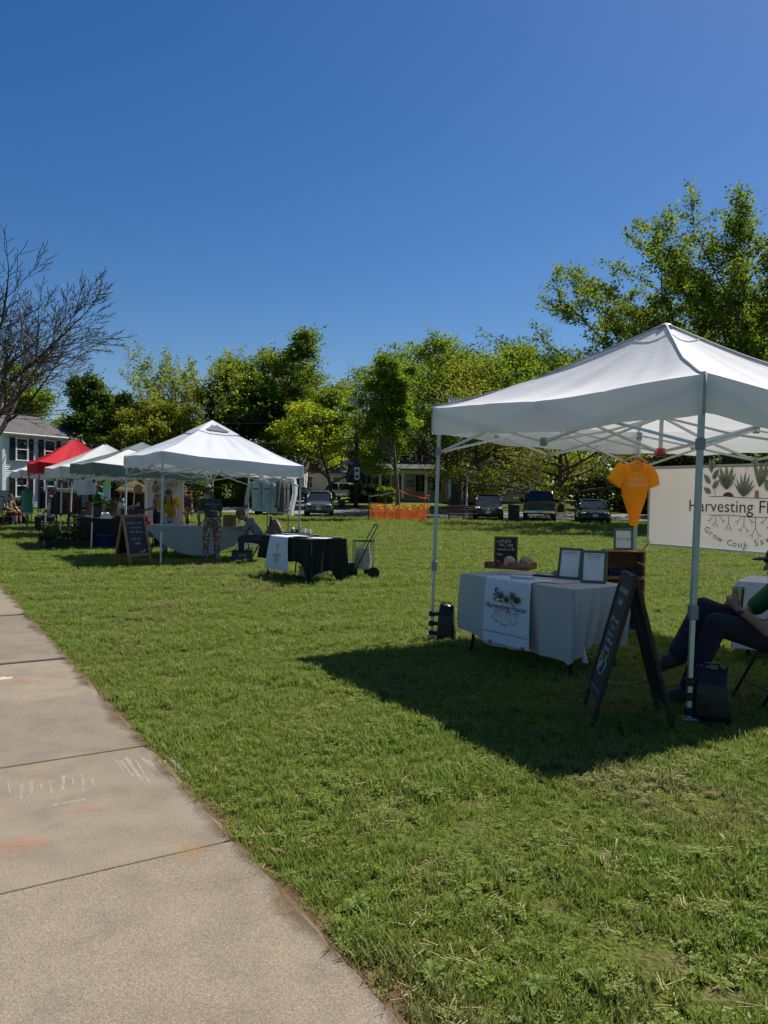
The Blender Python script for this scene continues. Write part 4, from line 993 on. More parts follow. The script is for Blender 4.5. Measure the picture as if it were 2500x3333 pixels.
car('parked_car', 'bronze-grey sport utility car facing the lawn behind the jackets', carloc(1030, 48.5, 2.3), R(3), GREY, 'suv')
car('parked_car', 'black sport utility car with chrome grille beside the bench', carloc(1605, 46.6, 2.3), R(-7), BLKP, 'suv')
car('pickup_truck', 'dark green-black pickup truck with its tailgate toward the lawn', carloc(1787, 47.0, 2.9), R(169), DGRN, 'truck', cat='pickup truck')
car('parked_car', 'low midnight-dark saloon car right of the pickup truck', carloc(1962, 45.3, 2.35), R(-10), DBLU, 'sedan')
car('parked_car', 'black high-wheeled car almost hidden behind the pale denim jacket', carloc(865, 50, 2.3), R(4), BLKP, 'suv')
def carfar(name, label, px, Y, rz, paint, kind): p = gnd(px, Y); car(name, label, p, rz, paint, kind)
carfar('parked_car', 'silver car side-on in the driveway behind the grey car', 975, 70, R(62), SILV, 'sedan')
carfar('parked_car', 'white car nose-in behind the dark hedge near the pole', 1130, 76, R(75), WHTC, 'suv')
carfar('parked_car', 'white car at the end of the cream house wing', 1722, 86, R(70), WHTC, 'suv')
# ---- orange safety fence round the young tree
def orange_fence():
    c = gnd(1297, 45.6); root = thing('safety_fence', 'sagging orange plastic mesh fence staked around the young tree', 'fence', c)
    om = M('orange_mesh', (1.0, .19, .03), .5, .12, 3, trans=.35); rx, ry, hh = 1.72, 1.3, .98
    pts = []
    for i in range(49):
        a = i / 48; q = a * 4; k = int(q) % 4; fr = q - int(q); cs = [(-rx, -ry), (rx, -ry), (rx * .96, ry), (-rx * .96, ry)]
        p, r = cs[k], cs[(k + 1) % 4]; x, y = p[0] + (r[0] - p[0]) * fr, p[1] + (r[1] - p[1]) * fr
        sag = .16 * math.sin(fr * math.pi) + .05 * math.sin(fr * 19 + k); pts.append((x, y, hh - sag))
    mb = MB(); nh = 12
    for r in range(nh):
        f = r / (nh - 1)
        for i in range(48):
            a, b2 = pts[i], pts[i + 1]; h0, h1 = a[2] * f + .03, b2[2] * f + .03; t = .012
            o = .94 + .06 * f
            mb.add([(a[0] * o, a[1] * o, h0 - t), (b2[0] * o, b2[1] * o, h1 - t), (b2[0] * o, b2[1] * o, h1 + t), (a[0] * o, a[1] * o, h0 + t)], [(0, 1, 2, 3)])
    for i in range(48):
        for sub in range(2):
            f = sub / 2; a = [pts[i][k] + (pts[i + 1][k] - pts[i][k]) * f for k in range(3)]; t = .012
            d = Vector((pts[i + 1][0] - pts[i][0], pts[i + 1][1] - pts[i][1], 0)).normalized() * t
            mb.add([(a[0] * .94 - d.x, a[1] * .94 - d.y, .03), (a[0] * .94 + d.x, a[1] * .94 + d.y, .03), (a[0] + d.x, a[1] + d.y, a[2] + .03), (a[0] - d.x, a[1] - d.y, a[2] + .03)], [(0, 1, 2, 3)])
    mb.build('mesh', om, root)
    for (x, y) in ((-rx, -ry), (rx, -ry), (rx * .96, ry), (-rx * .96, ry), (.1, -ry), (-.75, -ry)): MB().cyl((x, y, 0), (x * 1.01, y, 1.12 + (.45 if x > 1 or x < -1.6 else 0)), .022, n=6).build('stake', M('stake_green', (.03, .07, .04), .6) if x < -1 else woodmat('stake_wood%d' % int(x * 10 + y * 100), (.3, .2, .1), (.4, .28, .15)), root)
    # caution tape, drooping loops and streamers
    ytm = M('caution_tape', (.95, .55, .08), .4, .25, 14, trans=.3); wt = M('pale_tape', (.55, .6, .45), .5, .2, 10, trans=.3); rt = M('red_tape', (.5, .06, .04), .5, trans=.3)
    rnd = random.Random(9)
    def ribbon(a, b2, sag, wd, m, nm='tape'):
        r0 = []; r1 = []
        for i in range(13):
            f = i / 12; x, y, z = [a[k] + (b2[k] - a[k]) * f for k in range(3)]; z -= sag * 4 * f * (1 - f) + .02 * math.sin(f * 17); tw = math.sin(f * 9)
            r0.append((x, y - .03 * tw, z)); r1.append((x, y + .03 * tw, z - wd))
        MB().rows([r0, r1]).build(nm, m, root)
    for i in range(6):
        x0 = -rx + i * .55; ribbon((x0, -ry - .03, 1.0 - rnd.random() * .1), (x0 + .75, -ry - .05, .98 - rnd.random() * .1), rnd.uniform(.06, .2), .16, ytm)
    ribbon((-rx, -ry, 1.45), (0, 0, 1.85), .1, .07, wt); ribbon((0, 0, 1.85), (rx, -ry, 1.38), .12, .06, rt); ribbon((-rx, -ry, 1.5), (-rx + .05, -ry - .03, .95), .0, .12, M('green_tape', (.1, .3, .15), .5, trans=.3))
    for x in (-.3, .55, rx): ribbon((x, -ry - .04, 1.0), (x + .06, -ry - .06, .4), 0, .07, ytm, 'streamer')
    for s in (-1, 1): MB().box((rx, -ry, 1.5), (.2, .02, .05)).build('flag', ytm, root) if s > 0 else None
orange_fence()
# ================================================================ pop-up tents
def fabric(name, c, trans=.35, var=.04, rough=.75):
    return M(name, c, rough, var, 1.5, bump=.45, bsc=4.5, trans=trans, spec=.25)
WFAB = fabric('white_canopy', (.76, .77, .80), .30); WFAB2 = fabric('bluish_canopy', (.68, .71, .78), .28); RFAB = fabric('red_canopy', (.55, .012, .03), .3); GFAB = fabric('grey_green_canopy', (.16, .21, .21), .22); IFAB = fabric('ivory_canopy', (.66, .67, .66), .3)
PIPING = M('seam_piping', (.34, .36, .38), .6); PLASTIC = M('black_plastic', (.015, .015, .016), .45); GPLAS = M('grey_plastic', (.24, .26, .27), .5); REDP = M('red_plastic', (.42, .03, .04), .4)
LEGG = M('tent_leg_grey', (.42, .47, .48), .42, .05, 12, metal=.3)
def tent(name, label, C, eave, peak, val, fab, valfab=None, leg=None, lean=.015, vent=False, piping=False, valance_wave=.01, side_colors=None, sag=.10, plastics=None, collar_h=.78, skip_truss=False, sag_e=1.45):
    """C: four ground corners in order; eave: eave height of each corner (top edge of valance)"""
    C = [Vector((c.x, c.y, 0)) for c in C]; mid = sum(C, Vector()) / 4
    root = thing(name, label, 'tent', mid, 0, 'pop-up tents on the common', rot=(0, lean, 0))
    L = [c - mid for c in C]; leg = leg or LEGG; plastics = plastics or GPLAS; valfab = valfab or fab
    T4 = [Vector((l.x * 1.035, l.y * 1.035, e)) for l, e in zip(L, eave)]
    Pk = Vector((0, 0, peak)); rnd = random.Random(int(abs(mid.x) * 100))
    NS, NT = 44, 30
    def surf(i, s, t):
        a, b2 = T4[i], T4[(i + 1) % 4]; e = a.lerp(b2, s); e.z -= .05 * math.sin(math.pi * s) * (1 if not vent else .5)
        p = e.lerp(Pk, t); g = t ** sag_e if not vent else t ** 1.12
        p.z = e.z + (peak - e.z) * g - sag * math.sin(math.pi * s) * math.sin(math.pi * t) * .6
        w_ = .007 * math.sin(s * 37 + i * 5) * math.sin(t * math.pi) + .009 * math.sin(s * 11 + t * 9 + i) + .010 * math.sin(30 * (s - .5) * (1 - .6 * t) + 5 * t + i) * math.sin(math.pi * t) ** .7 - sum(.007 * math.exp(-((s - q) / .014) ** 2) for q in (.27, .52, .76)) - .006 * math.exp(-((t - .45) / .02) ** 2)
        p.z += w_ * (1 - t)
        return p
    tmax = 1.0 if not vent else .80
    if side_colors:
        groups = [(side_colors[i], [i]) for i in range(4)]
    else: groups = [(fab, [0, 1, 2, 3])]
    for m, idx in groups:
        mb = MB()
        for i in idx: mb.rows([[surf(i, s / NS, tmax * t / NT) for s in range(NS + 1)] for t in range(NT + 1)])
        mb.build('canopy', m, root, True)
    if vent:
        mb = MB(); 
        for i in range(4):
            def vs(s, t):
                a = surf(i, s, .70); b2 = Vector((0, 0, peak + .12)); p = a.lerp(b2, t); p.z = a.z + .018 + (peak + .035 - a.z - .018) * (t ** .97); return p
            mb.rows([[vs(s / 8, t / 6) for s in range(9)] for t in range(7)])
        mb.build('vent_cap', valfab if vent == 'dark' else fab, root, True)
        fr = MB()
        for i in range(4):
            a = surf(i, 0, .70); fr.cyl(a + Vector((0, 0, .0)), a + Vector((0, 0, .018)), .012, n=6); b2 = surf(i, .5, .79); fr.cyl(b2, Vector((0, 0, peak + .02)), .008, n=6)
        fr.build('vent_stay', plastics, root)
    if vent == 'light':
        MB().rows([[surf(3, .5 + (x - .5) * (1 - .55 * f), .74 + .2 * f) + Vector((0, 0, .05 - .02 * f)) for x in np.linspace(.16, .84, 9)] for f in np.linspace(0, 1, 4)]).build('vent_mesh', M('vent_grey', (.10, .11, .14), .8), root, True)
    for i in range(4):
        mb = MB(); rows = []
        for k in range(6):
            f = k / 5; r = []
            for s in range(25):
                p = surf(i, s / 24, 0.0); out = (p - Vector((0, 0, p.z))).normalized()
                drop = val * (1 + .03 * math.sin(s * .9 + i))
                r.append(p + Vector((0, 0, -drop * f)) + out * (valance_wave * math.sin(s * 1.3 + i * 2 + f * 2) * f - .012 * f + .012 * math.sin(f * 3.1)))
            rows.append(r)
        mb.rows(rows).build('valance', valfab, root, True)
    if piping:
        for i in range(4):
            MB().tube([surf(i, 0, t / 18) + Vector((0, 0, .006)) for t in range(19)], .011, 6).build('seam', PIPING, root, True)
            p = surf(i, 0, 0); MB().tube([p + Vector((0, 0, .01)), p - Vector((0, 0, val))], .012, 6).build('seam', PIPING, root, True)
        MB().tube([surf(i, s / 8, .86) + Vector((0, 0, .004)) for i in range(4) for s in range(8)] + [surf(0, 0, .86)], .006, 5).build('collar_seam', WFAB, root, True)
    # legs
    zt = [e - .06 for e in eave]
    for i in range(4):
        l = L[i]; foot = Vector((l.x, l.y, 0)); top = Vector((l.x, l.y, zt[i]))
        lg = MB().bar(foot + Vector((0, 0, collar_h - .1)), top, .036).build('leg', leg, root)
        MB().bar(foot + Vector((0, 0, .01)), foot + Vector((0, 0, collar_h)), .029).build('inner_leg', ALU, lg)
        MB().box(foot + Vector((0, 0, collar_h - .05)), (.058, .058, .1), ch=.008).build('collar', plastics, lg)
        MB().box(foot + Vector((0, 0, .006)), (.1, .1, .012), ch=.003).build('foot_plate', ALU, lg)
        MB().box(foot + Vector((0, 0, zt[i])), (.06, .06, .09), ch=.01).build('top_bracket', plastics, lg)
        MB().box(foot + Vector((0, 0, zt[i] - .40)), (.058, .058, .08), ch=.01).build('slider', plastics, lg)
    # scissor trusses
    if not skip_truss:
        hub = Vector((0, 0, min(zt) - .32)); mids = []
        for i in range(4):
            a, b2 = L[i], L[(i + 1) % 4]; za, zb = zt[i], zt[(i + 1) % 4]
            m_ = (a + b2) / 2 * .985; zm = (za + zb) / 2; mids.append((m_, zm))
            tr = MB()
            for (p, z, sgn) in ((a, za, 1), (b2, zb, 1)):
                inn = (m_ - p).normalized() * .03; q = (Vector((0, 0, 0)) - m_).normalized() * .018
                tr.bar(Vector((p.x, p.y, z)) + inn, Vector((m_.x, m_.y, zm - .34)), .022); tr.bar(Vector((p.x, p.y, z - .40)) + inn + q, Vector((m_.x, m_.y, zm - .02)) + q, .022)
            t = tr.build('truss', leg if not piping else ALU, root)
            for zz in (zm - .34, zm - .02): MB().box((m_.x, m_.y, zz), (.06, .06, .07), ch=.01).build('joint', plastics, t)
            for p in (a, b2):
                c = (p * .5 + m_ * .5); MB().box((c.x, c.y, (zm + (za if p is a else zb)) / 2 - .19), (.035, .035, .035), ch=.006).build('joint', plastics, t)
        ct = MB()
        for (m_, zm) in mids:
            ct.bar((m_.x, m_.y, zm - .34), (m_.x * .5, m_.y * .5, zm - .20), .021); ct.bar((m_.x * .5, m_.y * .5, zm - .20), (0, 0, hub.z + .34), .021)
            ct.bar((m_.x, m_.y, zm - .02), (m_.x * .5, m_.y * .5, zm - .185), .021); ct.bar((m_.x * .5, m_.y * .5, zm - .185), hub, .021)
        c2 = ct.build('centre_truss', leg if not piping else ALU, root)
        MB().box(hub, (.09, .09, .08), ch=.015).build('hub', REDP if piping else plastics, c2); MB().bar(hub, (0, 0, peak - .03), .03).build('centre_pole', ALU, c2)
        MB().ell((0, 0, peak - .03), (.07, .07, .04)).build('peak_cap', plastics, c2)
    return root
def square(p, q):
    """corners p,q on one edge; the tent lies to the right of p->q seen along it"""
    d = (q - p); n = Vector((d.y, -d.x, 0)); return [p, q, q + n, p + n]
A = G(2240, 2345); B = G(1405, 2080)
NB = A + (B - A) * 1.0
Cq = P(2066, 1600, 9.55); Cq.z = 0; nA = [A, B, Cq, A + (Cq - B)]
NEAR = tent('canopy_tent', 'nearest white pop-up canopy with grey seams over the vegetable stall', nA, [2.33, 2.38, 2.35, 2.35], 3.17, .27, WFAB, leg=LEGG, piping=True, lean=.018, sag=.16, sag_e=1.32)
Cc = nA[2]; Dd = nA[3]
# weights strapped to the legs
def weight_bag(label, p, dx, dy, w_, h):
    root = thing('weight_bag', label, 'weight bag', p + Vector((dx, dy, 0)), R(-20), 'tent leg weights')
    m = M('black_bag', (.012, .012, .014), .38, .3, 9, bump=.5, bsc=14)
    rows = []
    for k in range(9):
        f = k / 8; r = []
        for j in range(20):
            a = 6.283 * j / 20; c, s = math.cos(a), math.sin(a); wx = w_ / 2 * (1 - .12 * f + .05 * math.sin(f * 5)); wy = w_ * .32 * (1 - .35 * f ** 3)
            if f > .85: wy *= .45
            r.append((math.copysign(abs(c) ** .3, c) * wx + .004 * math.sin(7 * f + j), math.copysign(abs(s) ** .3, s) * wy, f * h + (.02 * math.sin(j * 1.1) if k == 8 else 0)))
        rows.append(r)
    mb = MB().rows(rows, True); mb.f.append(tuple(range(19, -1, -1))); mb.f.append(tuple(8 * 20 + j for j in range(20))); mb.build('bag', m, root, True)
    inv = root_matrix(root).inverted()
    for k in range(3):
        q = inv @ (p + Vector((0, 0, h * (.18 + .28 * k)))); MB().box((q.x, q.y, q.z), (.062, .062, .055), ch=.01).build('strap', m, root)
        MB().box(((q.x) * .5, q.y * .5, q.z), (abs(q.x) + .02, .03, .04)).build('strap', m, root)
    MB().tube([(-.06, 0, h - .02), (-.04, -.02, h + .03), (.04, -.02, h + .03), (.06, 0, h - .02)], .008, 6).build('handle', m, root)
weight_bag('black sandbag strapped to the left leg of the nearest canopy', B, .15, -.03, .18, .36)
weight_bag('large black sandbag at the foot of the nearest canopy leg', A, .16, .02, .24, .36)

# ================================================================ tables and cloths
FOLDT = M('table_grey', (.30, .30, .30), .5); LEGBLK = M('powder_black', (.015, .015, .016), .5)
def cloth_table(name, label, p1, p2, W, Ht, clothm, clabel, drop, cat='table', pull=.0, fold=.012, nf=9, cname='tablecloth', legs=True, overlap=.02, rz=None):
    """p1->p2 the front edge as seen; drop(side, s) gives how far the cloth hangs"""
    p1 = Vector((p1.x, p1.y, 0)); p2 = Vector((p2.x, p2.y, 0)); d = p2 - p1; L = d.length; rz = math.atan2(d.y, d.x)
    root = thing(name, label, cat, p1, rz, 'stall tables')
    MB().box((L / 2, W / 2, Ht - .022), (L, W, .04), ch=.008).build('tabletop', FOLDT, root)
    if legs:
        for x in (.14, L - .14):
            for y in (.07, W - .07): MB().tube([(x, y, Ht - .05), (x + (.1 if x < L / 2 else -.1) * 0, y, .35), (x + (-.07 if x < L / 2 else .07), y, .0)], .014, 8).build('leg', LEGBLK, root, True)
            MB().cyl((x, .07, .38), (x, W - .07, .38), .011, n=6).build('cross_bar', LEGBLK, root)
    cl = thing(cname, clabel, 'tablecloth', p1, rz, 'stall tablecloths')
    ov = .012; z = Ht + .004
    def per(s):   # s in 0..4 around: front, right, back, left
        k = int(s) % 4; f = s - int(s)
        cs = [(-ov, -ov), (L + ov, -ov), (L + ov, W + ov), (-ov, W + ov)]; a, b2 = cs[k], cs[(k + 1) % 4]
        nn = [(0, -1), (1, 0), (0, 1), (-1, 0)][k]
        x, y = a[0] + (b2[0] - a[0]) * f, a[1] + (b2[1] - a[1]) * f
        return x, y, nn, k, f
    N = 4 * 30; rows = []
    M_ = 12
    for r in range(M_ + 1):
        q = r / M_; row = []
        for i in range(N):
            s = 4 * i / N; x, y, nn, k, f = per(s); dr = drop(k, f) * q
            edge = min(f, 1 - f)
            nxv = Vector((nn[0], nn[1], 0))
            if edge < .06:   # round the corner normals
                c2 = [(1, 1), (-1, 1), (-1, -1), (1, -1)]
                nxv = (Vector((x - L / 2, y - W / 2, 0)).normalized() * .5 + nxv * .5).normalized()
            amp = fold * q * (1 if k in (0, 2) else 1.5)
            wv = (math.sin(f * nf * 6.283 * (L if k in (0, 2) else W * 2.2) + k * 2 + q * 1.1) + .5 * math.sin(f * nf * 17 + q * 2.4 + k)) * amp + math.sin(f * nf * 2.3 + k) * amp * .8
            corner = math.exp(-(edge / .05) ** 2) * .05 * q
            off = wv + corner - pull * q * q
            rowp = Vector((x, y, z)) + nxv * off; rowp.z = z - dr - (.006 if r == 1 else 0)
            if r == 0: rowp = Vector((x * (1) + (-.0), y, z))
            row.append(rowp)
        rows.append(row)
    mb = MB().rows(rows, True)
    # top surface with faint creases
    nx, ny = 14, 8
    base = len(mb.v)
    mb.rows([[(-ov + (L + 2 * ov) * i / nx, -ov + (W + 2 * ov) * j / ny, z + (.002 * math.sin(i * 2.1 + j) if 0 < i < nx and 0 < j < ny else 0)) for i in range(nx + 1)] for j in range(ny + 1)])
    mb.build('cloth', clothm, cl, True)
    return root, cl, L, rz, p1
GREYCL = M('pale_grey_cloth', (.50, .51, .50), .85, .05, 2, bump=.25, bsc=9, trans=.12); WHCL = M('white_cloth', (.66, .67, .70), .85, .04, 2, bump=.2, bsc=9, trans=.12); SAGE = M('sage_cloth', (.36, .41, .38), .85, .06, 2, bump=.25, bsc=6, trans=.15); BLKCL = M('black_cloth', (.008, .008, .009), .9, .2, 3, bump=.3, bsc=8)
TP1 = G(1505, 1868, .74); TP2 = G(1868, 1920, .74)
def near_drop(k, f):
    if k == 0: return .53 + .10 * min(1, f / .3) + .012 * math.sin(f * 7)
    if k == 1: return .60 - .08 * min(1, f * 3) + .02 * math.sin(f * 9)
    if k == 2: return .45
    return .50
tb, tcl, TL, TRZ, TO = cloth_table('stall_table', 'folding table under the pale cloth in the nearest stall', TP1, TP2, .70, .74, GREYCL, 'pale grey cloth over the nearest stall table, bunched at its right end', near_drop, pull=.05, fold=.016, nf=3)
# the end of the cloth tied in a hanging knot under the table
MB().rows([[(TL - .10 + .035 * math.cos(a) * (1 - .3 * h) + .10 * h, .16 + .04 * math.sin(a) * (1 - .3 * h), .36 - .24 * h) for a in np.linspace(0, 6.283, 13)] for h in np.linspace(0, 1, 6)]).build('knotted_end', GREYCL, tcl, True)
tm = Matrix.Translation(TO) @ Matrix.Rotation(TRZ, 4, 'Z'); tinv = tm.inverted()
def on_table(px, py, z=.746): return G(px, py, z)

# ---- the printed mark of the stall: plants above the name, roots below
LEAFG = M('print_sage', (.23, .27, .19), .8); LEAFD = M('print_green', (.07, .13, .06), .8); INK = M('print_brown', (.065, .035, .03), .8); INKD = M('print_dark', (.03, .03, .03), .8); BEETC = M('print_plum', (.17, .05, .10), .8); CARC = M('print_carrot', (.50, .20, .05), .8)
def leafpoly(c, ang, L, W, lobes=0, n=10):
    pts = []; d = Vector((math.cos(ang), math.sin(ang))); nn = Vector((-d.y, d.x)); c = Vector(c)
    for s in (1, -1):
        for i in range(n + 1):
            f = i / n if s > 0 else 1 - i / n
            w_ = W / 2 * math.sin(math.pi * min(1, f * 1.02) ** .8) * (1 + .14 * math.sin(f * lobes * 6.28) if lobes else 1)
            p = c + d * L * f + nn * w_ * s; pts.append((p.x, p.y))
    return pts
def print_mark(parent, O, X, Y, k, leafm, with_sub=True, small=None, ink=INK, pk=1.0):
    """O centre of the writing; X,Y unit axes on the cloth; k width of the name in metres"""
    X = Vector(X).normalized(); Y = Vector(Y).normalized(); Z = X.cross(Y)
    def pt(x, y, e): return Vector(O) + X * x * k + Y * y * k + Z * e
    def polys(lst, m, nm, e):
        mb = MB()
        for pp in lst: mb.poly([pt(x, y, e) for x, y in pp])
        return mb.build(nm, m, parent)
    base = .085
    leaves = []; outl = []
    for (x, y, a, L_, W_) in ((-.245, base + .15, 1.75, .10, .038), (-.235, base + .11, .9, .085, .036), (-.255, base + .08, 2.3, .085, .036), (-.235, base + .05, .75, .08, .036), (-.25, base + .02, 2.6, .07, .036), (-.242, base + .17, 1.35, .09, .034)): leaves.append(leafpoly((x, y), a, L_, W_))
    for a in (1.25, 1.6, 1.95, .95, 2.2): leaves.append(leafpoly((-.12, base + .045), a, .155 if abs(a - 1.6) < .5 else .12, .036, 3))
    for a in (.95, 1.25, 1.5, 1.75, 2.05, 2.3, .7): leaves.append(leafpoly((.015, base), a, .16 - .06 * abs(a - 1.5), .022))
    for a in (1.2, 1.5, 1.85, 1.0): leaves.append(leafpoly((.135, base + .06), a, .17, .028, 2))
    for a in (.7, 1.1, 1.6, 2.0, 2.4): leaves.append(leafpoly((.26, base + .02), a, .13, .07, 2))
    leaves = [[(x * (1 + (pk - 1) * .5), base + (y - base) * pk) for x, y in pp] for pp in leaves]
    for pp in leaves:
        cx = sum(p[0] for p in pp) / len(pp); cy = sum(p[1] for p in pp) / len(pp); outl.append([(cx + (x - cx) * 1.07, cy + (y - cy) * 1.035) for x, y in pp])
    polys(outl, ink, 'printed_outline', .0012); polys(leaves, leafm, 'printed_leaves', .002)
    polys([[(-.12 + .05 * math.cos(a), base + .035 * max(0, math.sin(a))) for a in np.linspace(0, math.pi, 10)]], BEETC, 'printed_beet', .0028)
    polys([[(.115, base - .01), (.155, base - .01), (.15, base + .05), (.12, base + .05)]], CARC, 'printed_carrot', .0028)
    def line(pts, w_):
        mb = MB()
        for (a, b2) in zip(pts, pts[1:]):
            d = (Vector(b2) - Vector(a)); n_ = Vector((-d.y, d.x)).normalized() * w_
            mb.poly([pt(a[0] - n_.x, a[1] - n_.y, .0022), pt(b2[0] - n_.x, b2[1] - n_.y, .0022), pt(b2[0] + n_.x, b2[1] + n_.y, .0022), pt(a[0] + n_.x, a[1] + n_.y, .0022)])
        return mb
    lines = [([(-.30, base - .004), (-.15, base + .002), (0, base - .008), (.2, base - .012), (.34, base - .006)], .0028), ([(-.30, -.072), (-.1, -.066), (.1, -.076), (.34, -.072)], .0028), ([(-.242, base), (-.25, base + .09), (-.24, base + .2)], .0025)]
    mb = MB()
    rnd = random.Random(4)
    def root(x, y, a, L_, d):
        x2, y2 = x + math.cos(a) * L_, y + math.sin(a) * L_; lines.append(([(x, y), (x2, y2)], .0022 if d else .0028))
        if d < 2:
            for s in (-.55, .5): root(x2, y2, a + s + rnd.uniform(-.15, .15), L_ * .62, d + 1)
    for x, L_ in ((-.23, .05), (-.11, .06), (.03, .07), (.13, .09), (.25, .05)): root(x, -.072, -1.57, L_, 0)
    for x in (-.2, .06, .28): root(x, -.072, -.8, .05, 1); root(x - .05, -.072, -2.3, .05, 1)
    for pts, w_ in lines:
        q = line(pts, w_); mb.add(q.v, q.f)
    mb.build('printed_lines', ink, parent)
    me = textmesh('Harvesting Flavor', 1.0); xs = [v.co.x for v in me.vertices]; sz = k / (max(xs) - min(xs)); bpy.data.meshes.remove(me)
    text('Harvesting Flavor', sz, ink, parent, face_mtx(pt(0, .0, .0026), X, Y), jitter=.0, offset=-.0)
    s = 'Grow Cook Savor'; rad = .52
    for i, ch in enumerate(s):
        if ch == ' ': continue
        a = -1.5708 + (i - (len(s) - 1) / 2) * .092
        o = pt(rad * math.cos(a), -.30 + .52 + rad * math.sin(a), .0024); xx = X * -math.sin(a) + Y * math.cos(a)
        text(ch, sz * .5, INKD, parent, face_mtx(o, xx, X * -math.cos(a) + Y * -math.sin(a)))
    if small: text(small, sz * .29, INKD, parent, face_mtx(pt(0, -.46, .0024), X, Y))
# runner on the front of the table
RUNM = M('runner_white', (.62, .65, .70), .8, .03, 2, bump=.1, bsc=8)
def runner():
    q1 = tinv @ G(1592, 1880, .74); q2 = tinv @ G(1740, 1901, .74); x0, x1 = q1.x, q2.x
    root = thing('printed_runner', 'white printed runner with leafy emblem on the nearest table front', 'runner', TO, TRZ)
    zb = .16
    rows = []
    for (y, z) in ((.30, .752), (.0, .752), (-.018, .748), (-.030, .735), (-.042, .6), (-.048, .45), (-.05, .3), (-.05, zb)):
        rows.append([(x0 + (x1 - x0) * i / 10 + (.012 * (i / 5 - 1) * (.75 - z)), y - .003 * math.sin(i * 1.2) * (.75 - z) * 2, z) for i in range(11)])
    MB().rows(rows).build('cloth', RUNM, root, True)
    for x in (x0 + .1, x1 - .06): MB().box((x, -.055, zb + .006), (.03, .02, .035), ch=.004).build('clip', CHROME, root)
    cx = (x0 + x1) / 2
    print_mark(root, (cx, -.0545, .50), (1, 0, 0), (0, 0, 1), (x1 - x0) * .90, LEAFD, small='Plant Based Cooking Demonstrations & Farm Kitchen Coaching', ink=INKD)
runner()
# back banner
BANM = M('banner_vinyl', (.60, .575, .54), .6, .04, 1, trans=.25, bump=.1, bsc=2)
def banner():
    d = (Dd - Cc).normalized(); p0 = Cc + d * .23; Lb, zt, zb = 2.62, 1.885, .955
    root = thing('printed_banner', 'large off-white banner with root vegetable emblem hung behind the nearest stall', 'banner', p0, math.atan2(d.y, d.x))
    MB().rows([[(Lb * i / 24, .012 * math.sin(i * .9) * (1 - abs(2 * f - 1)) , zt + (zb - zt) * f) for i in range(25)] for f in np.linspace(0, 1, 7)]).build('sheet', BANM, root, True)
    hm = M('banner_hem', (.46, .46, .46), .6)
    for (a, b2) in (((0, zt), (Lb, zt)), ((0, zb), (Lb, zb)), ((0, zb), (0, zt)), ((Lb, zb), (Lb, zt))): MB().bar((a[0], 0, a[1]), (b2[0], 0, b2[1]), .02).build('hem', hm, root)
    for x in (.03, Lb * .5, Lb - .03):
        for z in (zt - .03, zb + .03): MB().lathe([(.006, -.014), (.014, -.016), (.014, -.008), (.006, -.008)], (x, 0, z), 10, 'Y').build('grommet', CHROME, root)
    cx = 1.27
    print_mark(root, (cx, -.022, 1.43), (1, 0, 0), (0, 0, 1), 1.34, LEAFG, pk=1.3)
    inv = root_matrix(root).inverted(); c = inv @ Vector((Cc.x, Cc.y, 2.0)); rm = M('red_cord', (.35, .03, .04), .7)
    MB().tube([(c.x, c.y, 2.02), (c.x * .5, c.y * .5, 1.95), (0, 0, zt)], .008, 6).build('cord', rm, root)
    MB().tube([(c.x, c.y, .72), (0, 0, zb)], .007, 6).build('cord', PLASTIC, root)
    e = inv @ Vector((Dd.x, Dd.y, 2.0)); MB().tube([(e.x, e.y, 2.0), (Lb, 0, zt)], .007, 6).build('cord', rm, root); MB().tube([(e.x, e.y, .8), (Lb, 0, zb)], .007, 6).build('cord', PLASTIC, root)
banner()
